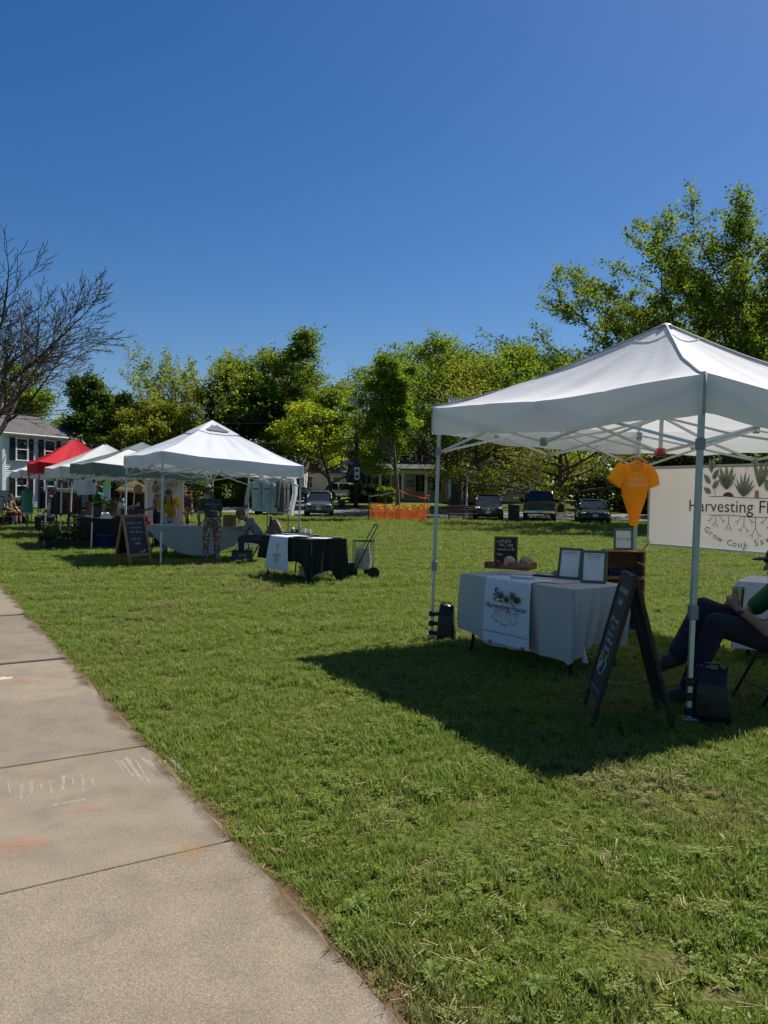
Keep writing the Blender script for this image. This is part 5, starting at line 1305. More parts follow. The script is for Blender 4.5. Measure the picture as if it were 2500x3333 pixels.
# ---- orange shirt on its hanger at the far leg
def shirt():
    o = P(2068, 1485, 9.12); root = thing('hanging_shirt', 'orange short-sleeved shirt on a wooden hanger with its hem bunched', 'shirt', (o.x, o.y, 0), R(12))
    s = 9.12 / FPX
    def z(py): return P(2068, py + 6, 9.12).z
    om = M('orange_jersey', (1.0, .43, .015), .8, .06, 3, bump=.6, bsc=9, trans=.5)
    prof = [(1500, 24, 10), (1506, 44, 18), (1522, 52, 28), (1548, 50, 32), (1580, 47, 32), (1608, 43, 30), (1640, 33, 26), (1672, 20, 20), (1705, 14, 16)]
    rows = []
    for i, (py, hw, dp) in enumerate(prof):
        r = []
        for j in range(28):
            a = 6.283 * j / 28; fx = 1 + .05 * math.sin(a * 6 + i) * (i / 8); c, s2 = math.cos(a), math.sin(a)
            off = (0 if py < 1600 else (py - 1600) * .01)
            r.append(((c * hw * fx + off) * s, math.copysign(abs(s2) ** .8, s2) * dp * .5 * fx * s, z(py)))
        rows.append(r)
    MB().rows(rows, True).build('body', om, root, True)
    for sg in (-1, 1):
        st = [(-36, 1512, 22, 10), (-58, 1540, 27, 13), (-74, 1568, 28, 13)] if sg < 0 else [(38, 1512, 22, 10), (58, 1546, 27, 13), (64, 1578, 27, 13)]
        rows = []
        for k in range(3):
            x, py, hw, dp = st[k]; d = Vector((st[2][0] - st[0][0], -(st[2][1] - st[0][1]))).normalized(); nn = Vector((-d.y, d.x))
            rows.append([((x + nn.x * hw * math.cos(a)) * s, dp * math.sin(a) * s, z(py) + nn.y * hw * math.cos(a) * s) for a in np.linspace(0, 6.283, 15)[:-1]])
        MB().rows(rows, True).build('sleeve', om, root, True)
    MB().tube([(math.cos(a) * 20 * s, -15 * s, z(1512) + math.sin(a) * 15 * s) for a in np.linspace(0, 6.283, 21)], .009, 6).build('collar', om, root, True); MB().poly([(math.cos(a) * 19 * s, -14.7 * s, z(1512) + math.sin(a) * 14 * s) for a in np.linspace(0, 6.283, 17)[:-1]]).build('neck_lining', M('orange_lining', (.62, .25, .03), .8), root)
    hw = woodmat('hanger_wood', (.36, .24, .12), (.5, .35, .2))
    MB().tube([(-46 * s, 0, z(1500)), (-20 * s, 0, z(1486)), (0, 0, z(1481)), (20 * s, 0, z(1486)), (46 * s, 0, z(1500))], [.012, .016, .02, .016, .012], 8).build('hanger', hw, root, True)
    MB().tube([(0, 0, z(1481)), (0, 0, z(1470)), (.02, .01, z(1462)), (.035, .02, z(1468))], .004, 6).build('hook', CHROME, root)
    pm = M('faded_print', (.85, .5, .25), .8)
    for i, t in enumerate(('EARTH', 'GROWN')): text(t, .065, pm, root, face_mtx((-.0, -17.6 * s, z(1556 + i * 16)), (1, 0, 0), (0, 0, 1)))
shirt()
# ---- stacked crates
CRW = [woodmat('crate_wood%d' % i, (.16 + .03 * i, .085 + .02 * i, .04), (.30 + .04 * i, .17 + .02 * i, .085)) for i in range(3)]
def crate(label, loc, rz, z, shirts=None, W=.43, D=.32, Hh=.305):
    root = thing('wooden_crate', label, 'crate', (loc.x, loc.y, z), rz, 'stacked crates')
    for x in (-W / 2 + .01, W / 2 - .01): 
        for k in range(2): MB().box((x, 0, Hh * (.27 + .46 * k)), (.018, D, Hh * .43), ch=.003).build('end_board', CRW[k], root)
    for k in range(3):
        y = -D / 2 + D * (k + .5) / 3
        MB().box((0, y, .008), (W - .04, D / 3 - .008, .014), ch=.002).build('side_slat', CRW[k], root); MB().box((0, y, Hh - .008), (W - .002, D / 3 - .008, .014), ch=.002).build('side_slat', CRW[(k + 1) % 3], root)
    for k in range(3): MB().box((0, D / 2 - .006, Hh * (.18 + .32 * k)), (W - .04, .01, Hh * .318), ch=.001).build('back_slat', CRW[k], root)
    return root
cp = P(2031, 1700, 8.75); cp.z = 0; crz = R(-6)
for i, lb in enumerate(('bottom wooden crate of the stack behind the dark sandwich board', 'middle wooden crate of the stack, mostly hidden', 'top wooden crate of the stack with folded navy shirts inside')): crate(lb, cp, crz, i * .306)
def folded(label, z, col, i):
    m = M('folded_%d' % i, col, .85, .2, 12); root = thing('folded_shirts', label, 'shirts', (cp.x, cp.y - .01, z), crz)
    for k in range(3):
        MB().rows([[(-.17 + .34 * a / 8, -.13 + .26 * b2 / 6, .018 + k * .022 + .008 * math.sin(a + k) * math.sin(b2 * 1.3)) for a in range(9)] for b2 in range(7)] + [[(-.17 + .34 * a / 8, -.125 + .25 * 1, .003 + k * .022) for a in range(9)]]).build('shirt', m, root, True)
        MB().box((0, 0, .011 + k * .022), (.35, .255, .017), ch=.008).build('fold', m, root)
folded('navy shirts folded inside the top crate', .612 + .016, (.012, .025, .085), 1); folded('dark blue shirts folded inside the bottom crate', .016, (.012, .02, .07), 2)
# ---- picture frames
GRNF = M('frame_green', (.045, .115, .065), .5, .1, 12); PAPER = M('paper_white', (.62, .64, .64), .7, .03, 3)
def frame(label, loc, rz, W, Hh, lean, lines, fm=None):
    root = thing('sign_frame', label, 'frame', loc, rz, 'green sign frames', rot=(0, 0, rz)); q = Matrix.Rotation(-lean, 3, 'X')
    b = .023; fm = fm or GRNF
    def pos(x, y, z): return q @ Vector((x, y, z))
    for (x, z, sx, sz) in ((0, b / 2, W, b), (0, Hh - b / 2, W, b), (-W / 2 + b / 2, Hh / 2, b, Hh - 2 * b), (W / 2 - b / 2, Hh / 2, b, Hh - 2 * b)): MB().box(pos(x, 0, z), (sx, .018, sz), q, ch=.003).build('frame_bar', fm, root)
    pp = MB().box(pos(0, .003, Hh / 2), (W - 2 * b, .006, Hh - 2 * b), q).build('paper', PAPER, root)
    MB().box(pos(0, .06, Hh * .3), (.05, .004, Hh * .62), Matrix.Rotation(.35, 3, 'X')).build('stand', PLASTIC, root)
    for (t, sz, zz) in lines: text(t, sz, INKD, pp, face_mtx(pos(0, -.0012, zz * Hh), q @ Vector((1, 0, 0)), q @ Vector((0, 0, 1))))
frame('small green frame with price card on top of the crates', Vector((cp.x + .0, cp.y, .918)), R(-8), .215, .245, R(6), [('T-Shirts $22', .032, .5)])
f1 = on_table(1850, 1885); f2 = on_table(1930, 1898)
frame('left green frame with a printed sheet on the nearest table', f1, TRZ + R(22), .225, .295, R(14), [('Grow a Plan', .022, .86), ('Veggie Subscription Delivered', .011, .81), ('Sign up here', .011, .74), ('scan to learn', .010, .60)])
frame('right green frame with a printed sheet beside the crates', f2, TRZ + R(34), .225, .295, R(14), [('Make a Kitchen', .020, .86), ('Farm Based', .020, .79), ('Book classes all summer', .011, .72), ('scan to learn more', .010, .62)])
# ---- board with vegetables
def table_items():
    c = on_table(1662, 1850); rz = TRZ + R(28)
    bd = thing('cutting_board', 'thick butcher-block cutting board on the nearest table', 'cutting board', c, rz)
    bw = [woodmat('board_wood%d' % i, (.13, .065, .035), (.22 + .03 * i, .115 + .02 * i, .06), 'Y') for i in range(3)]
    n = 12
    for i in range(n): MB().box((-.24 + .48 * (i + .5) / n, 0, .034), (.48 / n - .0008, .30, .066), ch=.0025).build('block_strip', bw[i % 3], bd)
    zt = c.z + .068
    def onb(px, py): return G(px, py, zt)
    # chalkboard
    p = onb(1645, 1838); root = thing('table_chalkboard', 'little framed chalkboard asking to guess the veggies', 'chalkboard', p, TRZ + R(42)); q = Matrix.Rotation(R(-9), 3, 'X'); W, Hh, b = .235, .285, .022
    fw = woodmat('chalk_frame', (.09, .04, .025), (.15, .07, .045)); cb = M('chalkboard', (.012, .013, .016), .75, .3, 5)
    for (x, z, sx, sz) in ((0, b / 2, W, b), (0, Hh - b / 2, W, b), (-W / 2 + b / 2, Hh / 2, b, Hh - 2 * b), (W / 2 - b / 2, Hh / 2, b, Hh - 2 * b)): MB().box(q @ Vector((x, 0, z)), (sx, .02, sz), q, ch=.003).build('frame_bar', fw, root)
    sl = MB().box(q @ Vector((0, .004, Hh / 2)), (W - 2 * b, .008, Hh - 2 * b), q).build('slate', cb, root); CHK = M('chalk_white', (.62, .62, .6), .9, .15, 60)
    for (t, sz, zz, x) in (('GUESS', .040, .84, -.005), ('the', .016, .765, 0), ('VEGGIES', .037, .69, .0), ('Chance to', .030, .54, -.02), ('Win', .032, .36, -.06)): text(t, sz, CHK, sl, face_mtx(q @ Vector((x, -.0015, zz * Hh)), q @ Vector((1, 0, 0)), q @ Vector((0, 0, 1))), jitter=.03)
    MB().ell(q @ Vector((.07, -.001, .55 * Hh)), (.016, .002, .016)).build('drawn_leaf', M('chalk_green', (.08, .42, .22), .9), sl); MB().cap(q @ Vector((-.085, -.002, .82 * Hh)), q @ Vector((-.06, -.002, .75 * Hh)), .009, .002).build('drawn_carrot', M('chalk_orange', (.6, .32, .2), .9), sl)
    MB().box((0, .05, .11), (.04, .004, .22), Matrix.Rotation(.4, 3, 'X')).build('stand', fw, root)
    p = onb(1658, 1846); r = .055
    sq = thing('squash', 'tan butternut squash before the small chalkboard', 'squash', p); MB().lathe([(.002, 0), (.03, .002), (.05, .02), (.056, .05), (.05, .082), (.03, .10), (.012, .107), (.002, .105)], n=20).build('flesh', M('squash_skin', (.50, .30, .16), .55, .12, 9), sq, True); MB().cyl((0, 0, .1), (.004, 0, .118), .008, .006, 8).build('stem', CRW[0], sq)
    p = onb(1667, 1850) + Vector((.015, -.05, .032)); sp = MB()
    sp.tube([(-.078, 0, 0), (-.066, 0, .002), (-.035, 0, .004), (0, .004, .003), (.035, 0, 0), (.066, 0, -.003), (.08, 0, -.004)], [.004, .018, .03, .033, .03, .018, .003], 14); tag(sp.build('sweet_potato', M('sweet_potato_skin', (.20, .085, .055), .7, .25, 22, bump=.5, bsc=40), smooth=True, loc=p, rot=(0, 0, TRZ + R(25))), 'reddish sweet potato lying at the front of the board', 'sweet potato')
    p = onb(1619, 1844); b3 = thing('beet', 'small dark red beet at the left of the board', 'beet', p); MB().ell((0, 0, .032), (.033, .033, .032), 14).build('root', M('beet_skin', (.11, .008, .03), .4, .2, 14), b3, True); MB().cyl((0, 0, .062), (.004, 0, .075), .005, .003, 6).build('stalk', M('beet_stalk', (.15, .02, .04), .5), b3)
    p = onb(1712, 1847); ce = MB(); rnd = random.Random(2); ce.ell((0, 0, .056), (.063, .061, .056), 26, k=18)
    ce.v = [(x * (1 + .09 * math.sin(x * 160 + z * 90) * math.sin(y * 170) + rnd.uniform(-.03, .03)), y * (1 + .08 * math.sin(z * 150 + x * 60)), max(.0, z)) for x, y, z in ce.v]
    tag(ce.build('celeriac', M('celeriac_skin', (.36, .28, .17), .85, .45, 45, bump=1, bsc=60), smooth=True, loc=p), 'knobbly pale celeriac root at the right of the board', 'celeriac')
    # papers, tray and tools
    p = on_table(1700, 1886); st = thing('leaflet_stack', 'stack of pale leaflets at the table edge', 'leaflets', p, TRZ + R(20))
    for k in range(7): MB().box((rnd.uniform(-.004, .004), rnd.uniform(-.004, .004), .0025 + k * .0042), (.2, .09, .004)).build('leaflet', M('leaflet%d' % (k % 2), (.5, .5, .62) if k % 2 else (.6, .6, .66), .6), st, rot=(0, 0, rnd.uniform(-.02, .02)))
    p = on_table(1785, 1876); ty = thing('clipboard_tray', 'shallow black tray with pens and papers', 'tray', p, TRZ + R(15))
    MB().box((0, 0, .008), (.26, .16, .012), ch=.004).build('base', PLASTIC, ty); MB().box((-.03, 0, .018), (.18, .12, .004)).build('paper', PAPER, ty)
    MB().rows([[(-.02 + .16 * a / 8, .02 + .09 * b2 / 4, .025 + .03 * math.sin(a * .5) * math.sin(b2 * .8)) for a in range(9)] for b2 in range(5)]).build('cloth', M('slate_cloth', (.10, .12, .13), .8), ty, True)
    MB().tube([(-.12, -.03, .024), (.02, -.02, .03), (.05, .0, .05)], .006, 6).build('pen', CHROME, ty, True)
    p = on_table(1893, 1872); j = thing('spice_jar', 'short reddish jar behind the two green frames', 'jar', p); MB().lathe([(.0, 0), (.03, 0), (.032, .01), (.032, .07), (.028, .08), (0, .08)], n=14).build('glass', M('jar_red', (.22, .05, .03), .2), j, True); MB().lathe([(.031, .08), (.031, .095), (0, .096)], n=14).build('lid', PLASTIC, j)
    tag(MB().box((0, 0, .003), (.34, .24, .004), ch=.001).build('table_mat', M('beige_mat', (.48, .43, .34), .8, .15, 6), loc=on_table(1800, 1893), rot=(0, 0, TRZ + R(10))), 'beige printed mat lying flat on the nearest table', 'mat')
table_items()
# ---- dark sandwich board
def a_board(name, label, f1, f2, b1, b2, Hh, frame_m, board_m, fw, lines, extra=None, chain=False, leg_below=.16, flip=False, header=.0):
    """f1,f2 front feet (left,right seen from the front), b1,b2 back feet"""
    c = (f1 + f2 + b1 + b2) / 4; c.z = 0; x = ((f2 - f1) + (b2 - b1)).normalized(); W = ((f2 - f1).length + (b2 - b1).length) / 2
    yv = Vector((-x.y, x.x, 0)); S = abs(((b1 + b2) / 2 - (f1 + f2) / 2).dot(yv)) / 2
    root = thing(name, label, 'sandwich board', c, math.atan2(x.y, x.x), 'sandwich boards')
    sl = math.hypot(S, Hh)
    for sg in (-1, 1):      # -1 front leaf
        up = Vector((0, -sg * S, Hh)).normalized(); nrm = Vector((0, sg * Hh, S)).normalized(); q = Matrix((Vector((1, 0, 0)) * 1, nrm * -1 if False else up.cross(Vector((1, 0, 0))), up)).transposed()
        o = Vector((0, sg * S, 0))
        def pos(x_, d, h): return o + Vector((x_, 0, 0)) + up * h + nrm * d
        leaf = MB().box(pos(-W / 2 + fw / 2, 0, sl / 2), (fw, .028, sl), q, ch=.004).build('side_rail', frame_m, root); MB().box(pos(W / 2 - fw / 2, 0, sl / 2), (fw, .028, sl), q, ch=.004).build('side_rail', frame_m, root)
        MB().box(pos(0, 0, sl - fw / 2 - .002), (W - 2 * fw, .026, fw * (1 if not header else 1.8)), q, ch=.004).build('top_rail', frame_m, root); MB().box(pos(0, 0, leg_below + fw / 2), (W - 2 * fw, .026, fw), q, ch=.004).build('bottom_rail', frame_m, root)
        bd = MB().box(pos(0, 0, (sl + leg_below) / 2), (W - 2 * fw + .01, .010, sl - leg_below - fw * 1.2), q).build('board', board_m, root)
        if sg < 0:
            xd = Vector((1, 0, 0))
            for (t, sz, hf, xo, m, kw) in lines: text(t, sz, m, bd, face_mtx(pos(xo, .0075, leg_below + (sl - leg_below) * hf), xd, up), **kw)
            if extra: extra(bd, pos, up, sl, leg_below)
    if chain:
        ch = MB()
        for s in (-1, 1):
            for i in range(26):
                f = i / 25; y = -S * .62 + 2 * S * .62 * f
                if s > 0: ch.ell((-s * (W / 2 - .05), y * .98, .24 - .04 * 4 * f * (1 - f)), (.0022 if i % 2 else .004, .0075, .004 if i % 2 else .0022), 6, k=4)
        ch.build('chain', STEEL, root)
    hg = MB()
    for xx in (-W * .3, W * .3): hg.box((xx, 0, Hh + .002), (.05, .05, .012), ch=.003)
    hg.build('hinge', CHROME if not header else PLASTIC, root)
    return root
CHK = MT['chalk_white']; DKFR = woodmat('dark_frame', (.022, .016, .013), (.045, .03, .024)); SLATE = M('slate_black', (.016, .018, .021), .6, .25, 4)
def near_art(bd, pos, up, sl, lb):
    g = M('chalk_green', (.08, .42, .22)); r = M('chalk_red', (.5, .06, .06), .9)
    for (x, h, m) in ((-.11, .62, g), (.13, .61, r)): MB().rows([[pos(x - .012, .008, lb + (sl - lb) * h - .035), pos(x + .012, .008, lb + (sl - lb) * h - .03)], [pos(x - .018, .008, lb + (sl - lb) * h), pos(x + .016, .008, lb + (sl - lb) * h)], [pos(x - .004, .008, lb + (sl - lb) * h + .035), pos(x + .004, .008, lb + (sl - lb) * h + .04)]]).build('chalk_leaf', m, bd)
    MB().tube([pos(.11 * math.cos(a) - .0, .009, lb + .24 + .085 * math.sin(a)) for a in np.linspace(math.pi * .92, 2.08 * math.pi, 14)], .0028, 5).build('chalk_bowl', CHK, bd)
    for k in range(5): MB().tube([pos(-.09 + k * .02, .009, lb + .17 + k * .012 - .01), pos(-.10 + k * .022, .009, lb + .21 + k * .012)], .002, 5).build('chalk_hatch', CHK, bd)
    for k, (x, m) in enumerate(((-.06, g), (-.03, g), (0, r), (.03, r), (.06, g), (.085, g))): MB().tube([pos(x, .009, lb + .25), pos(x + .012 * (k - 2.5), .009, lb + .30 + .02 * (k % 2))], .006, 5).build('chalk_veg', m, bd)
    MB().tube([pos(-.04, .009, lb + .40), pos(.08, .009, lb + .385)], .0018, 5).build('chalk_rule', CHK, bd); MB().tube([pos(-.18, .009, lb + .055), pos(.18, .009, lb + .055)], .0015, 5).build('chalk_rule', CHK, bd)
fA = G(1895, 2305); fB = G(1930, 2368); bA = G(2142, 2318); bB = G(2193, 2378)
a_board('sandwich_board', 'dark sandwich board with chalk writing and bowl drawing beside the nearest leg', fA, fB, bA, bB, .985, DKFR, SLATE, .042,
        [('GIFT BASKET', .05, .865, 0, CHK, dict(jitter=.02)), ('Raffle', .06, .775, 0, CHK, dict(jitter=.05)), ('Will be drawn', .04, .625, .01, CHK, dict(jitter=.04)), ('Slice of', .04, .565, 0, CHK, dict(jitter=.04)), ('Summer for', .04, .505, -.01, CHK, dict(jitter=.04)), ('Two Delicious', .04, .45, 0, CHK, dict(jitter=.04)), ('Smoothies', .042, .39, 0, CHK, dict(jitter=.04))], near_art, True, header=1)
# ---- white table at the right edge
cloth_table('stall_table', 'folding table under white cloth at the right edge', G(2404, 1893, .74), G(2404, 1893, .74) + Vector((1.1, -.75, 0)), .72, .74, WHCL, 'white cloth over the table behind the seated man', lambda k, f: .62 + .01 * math.sin(f * 9), fold=.010, nf=3)
# ================================================================ the row of stalls on the left
LF2 = G(523, 1840); LF3 = G(297, 1790); S3 = 3.05
def rowpt(t): return LF3 + U * t
T2 = square(LF2, LF2 + U * S3); T3 = square(LF3, LF3 + U * S3); T4c = square(rowpt(4.65), rowpt(7.7)); T5 = square(rowpt(9.4), rowpt(12.2)); T6 = square(rowpt(14.2), rowpt(17.6))
t2r = tent('vented_tent', 'white vented pop-up tent over the sage cloth table', T2, [2.29, 2.28, 2.16, 2.13], 3.10, .26, WFAB2, valfab=WFAB2, vent='light', sag=.07, lean=.012)
t3r = tent('vented_tent', 'grey-green pop-up tent with dark valance next to the white vented tent', T3, [2.16, 2.16, 2.14, 2.14], 2.80, .27, GFAB, valfab=GFAB, vent='dark', lean=.03, plastics=PLASTIC, side_colors=[GFAB, GFAB, GFAB, IFAB])
tent('canopy_tent', 'ivory white pop-up tent between the red and grey-green ones', T4c, [2.18, 2.18, 2.18, 2.18], 3.02, .30, IFAB, lean=.02, plastics=PLASTIC, skip_truss=False, sag_e=1.2)
tent('canopy_tent', 'bright red pop-up tent in the left row', T5, [2.45, 2.45, 2.42, 2.42], 3.42, .36, RFAB, leg=M('maroon_leg', (.16, .07, .07), .5), lean=.015, sag_e=1.15)
tent('canopy_tent', 'farthest white pop-up tent, left of the red one', T6, [2.25, 2.25, 2.25, 2.25], 3.05, .29, WFAB2, leg=PLASTIC, lean=.01, sag_e=1.2)
# small printed emblem on the white valance
iv = root_matrix(t2r)
o1 = iv.inverted() @ P(575, 1498, LF2.y + .55); fr = face_mtx(o1 + Vector((0, -.03, 0)), iv.to_3x3().inverted() @ V, (0, 0, 1))
em = M('emblem_grey', (.08, .10, .11), .7)
MB().poly([fr @ Vector((.10 * math.cos(a), .02 + .05 * math.sin(a), 0)) for a in np.linspace(0, math.pi, 9)]).build('emblem', em, t2r)
for k in range(4): MB().poly([fr @ Vector((-.08 + .045 * k, -.045, 0)), fr @ Vector((-.05 + .045 * k, -.045, 0)), fr @ Vector((-.05 + .045 * k, .005, 0)), fr @ Vector((-.08 + .045 * k, .005, 0))]).build('emblem', em, t2r)
text('CARAVAN', .06, em, t2r, fr @ Matrix.Translation((.28, -.02, 0)))

# ---- leafy pot plants
def leaf_cluster(rng, n, size, hgt, wid, up=.6):
    V_, F_ = [], []
    pts = np.stack([rng.normal(0, wid * .4, n), rng.normal(0, wid * .4, n), rng.uniform(.05, 1, n) * hgt], 1)
    return leaves_mesh(rng, pts, 2, size * .8, size, up)
def plant(name, label, loc, hgt, wid, seed, leaf, pot=None, pot_h=.16, group=None, n=130, size=.05, stems=9, cat='plant'):
    rng = np.random.default_rng(seed); root = thing(name, label, cat, loc, 0, group)
    if pot is not None: MB().lathe([(.0, 0), (wid * .32, 0), (wid * .42, pot_h * .9), (wid * .44, pot_h), (wid * .38, pot_h), (wid * .36, pot_h * .9), (0, pot_h * .9)], n=14).build('pot', pot, root, True)
    V3, F = leaf_cluster(rng, n, size, hgt, wid); V3 = V3 + np.array([0, 0, pot_h if pot is not None else 0]); fastmesh('leaves', V3, F, leaf, root)
    br = []
    for k in range(stems):
        a = rng.uniform(0, 6.28); p1 = np.array([math.cos(a) * wid * .35, math.sin(a) * wid * .35, hgt * rng.uniform(.6, 1)]); z0 = pot_h * .8 if pot is not None else 0
        br.append((np.array([[0, 0, z0], p1 * .5 + [0, 0, z0], p1 + [0, 0, z0]]), np.array([.008, .006, .004]), 3))
    V3, F = skeleton_mesh(br); fastmesh('stems', V3, F, M('stem_green', (.06, .09, .03), .7), root)
    return root
HERB = leafmat('herb_leaf', (.05, .10, .015), (.13, .2, .04), .4); HERBD = leafmat('herb_dark', (.02, .04, .012), (.06, .09, .02), .3); PALEB = leafmat('pale_bloom', (.4, .42, .3), (.55, .55, .4), .3)
def tray(label, p, rz, W, D, Hh):
    root = thing('plant_tray', label, 'plant tray', p, rz, 'black plant trays'); m = PLASTIC
    for (x, y, sx, sy) in ((0, -D / 2, W, .02), (0, D / 2, W, .02), (-W / 2, 0, .02, D - .02), (W / 2, 0, .02, D - .02)): MB().box((x, y, Hh / 2), (sx, sy, Hh), ch=.004).build('side', m, root)
    MB().box((0, 0, .02), (W - .02, D - .02, .02)).build('floor', m, root); MB().box((0, 0, Hh * .78), (W - .03, D - .03, .02)).build('compost', M('compost', (.02, .014, .01), .95, .3, 30, bump=1), root)
rv = math.atan2(V.y, V.x)
ta = G(190, 1786); tray('long black plant tray in front of the grey-green tent', ta + V * .25, rv, 1.15, .4, .22)
tb2 = G(135, 1770); tray('smaller black plant tray left of the long one', tb2 + V * .1, rv, .35, .4, .20)
for i in range(7): plant('seedling', 'leafy green seedling %s in the long black tray' % ('first from the left', 'second from the left', 'third from the left', 'in the middle', 'third from the right', 'second from the right', 'first from the right')[i], ta + V * (.25 - .48 + .16 * i) + Vector((0, .02 * (-1) ** i, .17)), .34 + .10 * math.sin(i * 2), .26, 100 + i, HERB if i % 2 else HERBD, group='seedlings for sale', n=90)
plant('seedling', 'taller leafy seedling in the smaller black tray', tb2 + V * .1 + Vector((0, 0, .15)), .45, .3, 120, HERBD, group='seedlings for sale')
plant('seedling', 'tall dark bush standing just behind the long black tray', ta + V * .45 + U * .5, .75, .4, 121, HERBD, PLASTIC, group='seedlings for sale', n=200)
plant('seedling', 'pale flowering plant leaning on the tent leg', G(318, 1760) + U * .3, .55, .3, 122, PALEB, PLASTIC, group='seedlings for sale', n=60)
# ---- dark table with goods beside the trays
gp1 = G(262, 1683, .74); gp2 = G(372, 1694, .74)
cloth_table('stall_table', 'trestle table with black cloth and white top in the grey-green tent', gp1, gp2 + V * .1, .65, .74, BLKCL, 'black cloth hanging to the ground under the grey-green tent', lambda k, f: .66, fold=.012, nf=3)
gt = lambda px, py: G(px, py, .75)
tag(MB().box((0, 0, .035), (1.2, .62, .05), ch=.006).build('table_board', M('pale_board', (.5, .51, .52), .6), loc=((gp1 + gp2) / 2 + Vector((.12, .25, .012))), rot=(0, 0, math.atan2((gp2 - gp1).y, (gp2 - gp1).x))), 'pale folding table board on the black clothed table', 'table board')
GZ = .815
def gtz(px, py): return G(px, py, GZ)
plant('vase_flowers', 'tall dark vase full of greenery on the black clothed table', gtz(318, 1684), .32, .26, 131, HERBD, M('dark_vase', (.04, .045, .05), .4), pot_h=.26, n=190)
plant('vase_flowers', 'leafy sprigs right of the tall vase', gtz(343, 1678) + V * .1, .3, .3, 132, HERB, M('clay_pot', (.2, .12, .08), .7), pot_h=.12, n=140)
def house_box(label, p, rz):
    root = thing('tissue_carton', label, 'box', p, rz)
    MB().prism([(-.12, -.06, 0), (.12, -.06, 0), (.11, -.06, .07), (-.03, -.06, .15), (-.12, -.06, .06)], (0, .12, 0)).build('carton', M('white_carton', (.58, .6, .64), .7), root, recalc=True)
    MB().rows([[(-.1 + .2 * i / 6, -.03 + .08 * j / 3, .10 + .05 * math.sin(i * 1.7 + j)) for i in range(7)] for j in range(4)]).build('tissue', PAPER, root, True)
house_box('white carton of tissue on the end of the black clothed table', gtz(345, 1688), rv)
bk = thing('backpack', 'dark blue rounded backpack propped behind the table', 'backpack', G(285, 1700) + V * .5)
MB().rows([[(math.copysign(abs(math.cos(a)) ** .7, math.cos(a)) * .22 * (1 - .35 * f ** 3), math.copysign(abs(math.sin(a)) ** .7, math.sin(a)) * .12 * (1 - .3 * f ** 3), .55 + .52 * f) for a in np.linspace(0, 6.283, 17)[:-1]] for f in np.linspace(0, 1, 7)], True).build('bag', M('navy_bag', (.03, .045, .08), .7), bk, True)
MB().box((0, -.11, .70), (.28, .04, .2), ch=.02).build('pocket', M('slate_pocket', (.09, .12, .16), .7), bk); MB().tube([(-.1, .1, 1.02), (-.13, .16, .8), (-.1, .12, .58)], .018, 6).build('strap', PLASTIC, bk)
MB().tube([(.1, .1, 1.02), (.13, .16, .8), (.1, .12, .58)], .018, 6).build('strap', PLASTIC, bk); MB().box((0, 0, .27), (.3, .2, .52), ch=.02).build('stool', LEGBLK, bk)
def tub(label, p, r, h, col, nm):
    root = thing('storage_tub', label, 'tub', p, rv, 'storage tubs'); m = M(nm, col, .4, .1, 4)
    rows = []
    for (f, s, d) in ((0, .86, 0), (.03, .88, 0), (.9, 1.0, 0), (.9, 1.06, 0), (1, 1.06, 0), (1, .97, 0), (.1, .84, 0)):
        rows.append([(math.copysign(abs(math.cos(a)) ** .45, math.cos(a)) * r * s, math.copysign(abs(math.sin(a)) ** .45, math.sin(a)) * r * .7 * s, h * f) for a in np.linspace(0, 6.283, 25)[:-1]])
    mb = MB().rows(rows, True); mb.f.append(tuple(range(23, -1, -1))); mb.build('shell', m, root, True)
    MB().box((0, -r * .72, h * .55), (r * 1.2, .012, .012)).build('rib', m, root); MB().box((0, -r * .71, h * .42), (r * 1.2, .012, .012)).build('rib', m, root)
    return root
tub('deep blue plastic tub behind the wooden chalkboard', G(345, 1786) + V * .1, .27, .36, (.012, .05, .22), 'blue_tub')
# ---- poster boards, feather flag, parasol, banner
def post_panel(name, label, p, rz, W, z0, z1, mat, cat='sign', thick=.02, legs=True):
    root = thing(name, label, cat, p, rz)
    b = MB().box((0, 0, (z0 + z1) / 2), (W, thick, z1 - z0), ch=.003).build('panel', mat, root)
    if legs:
        for x in (-W / 2 + .03, W / 2 - .03): MB().cyl((x, .03, 0), (x, .03, z1 - .05), .012, n=8).build('post', LEGBLK, root)
    return root, b
pc = P(276, 1600, 27.5); pr, pb2 = post_panel('poster_board', 'white poster board with photographs and native garden text', (pc.x, pc.y, 0), R(8), .78, 1.32, 2.02, M('poster_white', (.6, .62, .66), .6))
for i, t in enumerate(("Nature's", 'Organic', 'Native', "Garden's", 'Without', 'Bee Free', 'Up To', 'Department')): text(t, .075, INKD, pb2, face_mtx((.17, -.012, 1.95 - i * .078), (1, 0, 0), (0, 0, 1)))
pr2, pb3 = post_panel('poster_board', 'collage board of flower photographs left of the text poster', (pc.x - .68, pc.y - .05, 0), R(8), .62, 1.30, 2.06, M('poster_grey', (.55, .57, .60), .6))
ph = [M('photo%d' % i, c, .5, .6, 9) for i, c in enumerate(((.12, .05, .08), (.05, .10, .04), (.10, .04, .05), (.03, .035, .05), (.15, .11, .07)))]
for i, (x, z, w_, h_) in enumerate(((-.12, 1.93, .2, .18), (.14, 1.93, .22, .18), (-.08, 1.66, .34, .32), (.2, 1.72, .15, .2), (.2, 1.46, .15, .24), (-.12, 1.4, .26, .12))): MB().box((x, -.013, z), (w_, .006, h_)).build('photograph', ph[i % 5], pb3)
fp = P(347, 1600, 27.8); fl, fb = post_panel('feather_flag', 'upright lime green and white flag sign left of the striped parasol', (fp.x, fp.y, 0), R(10), .26, .8, 2.12, M('lime_flag', (.30, .62, .22), .7, .1, 2, trans=.3))
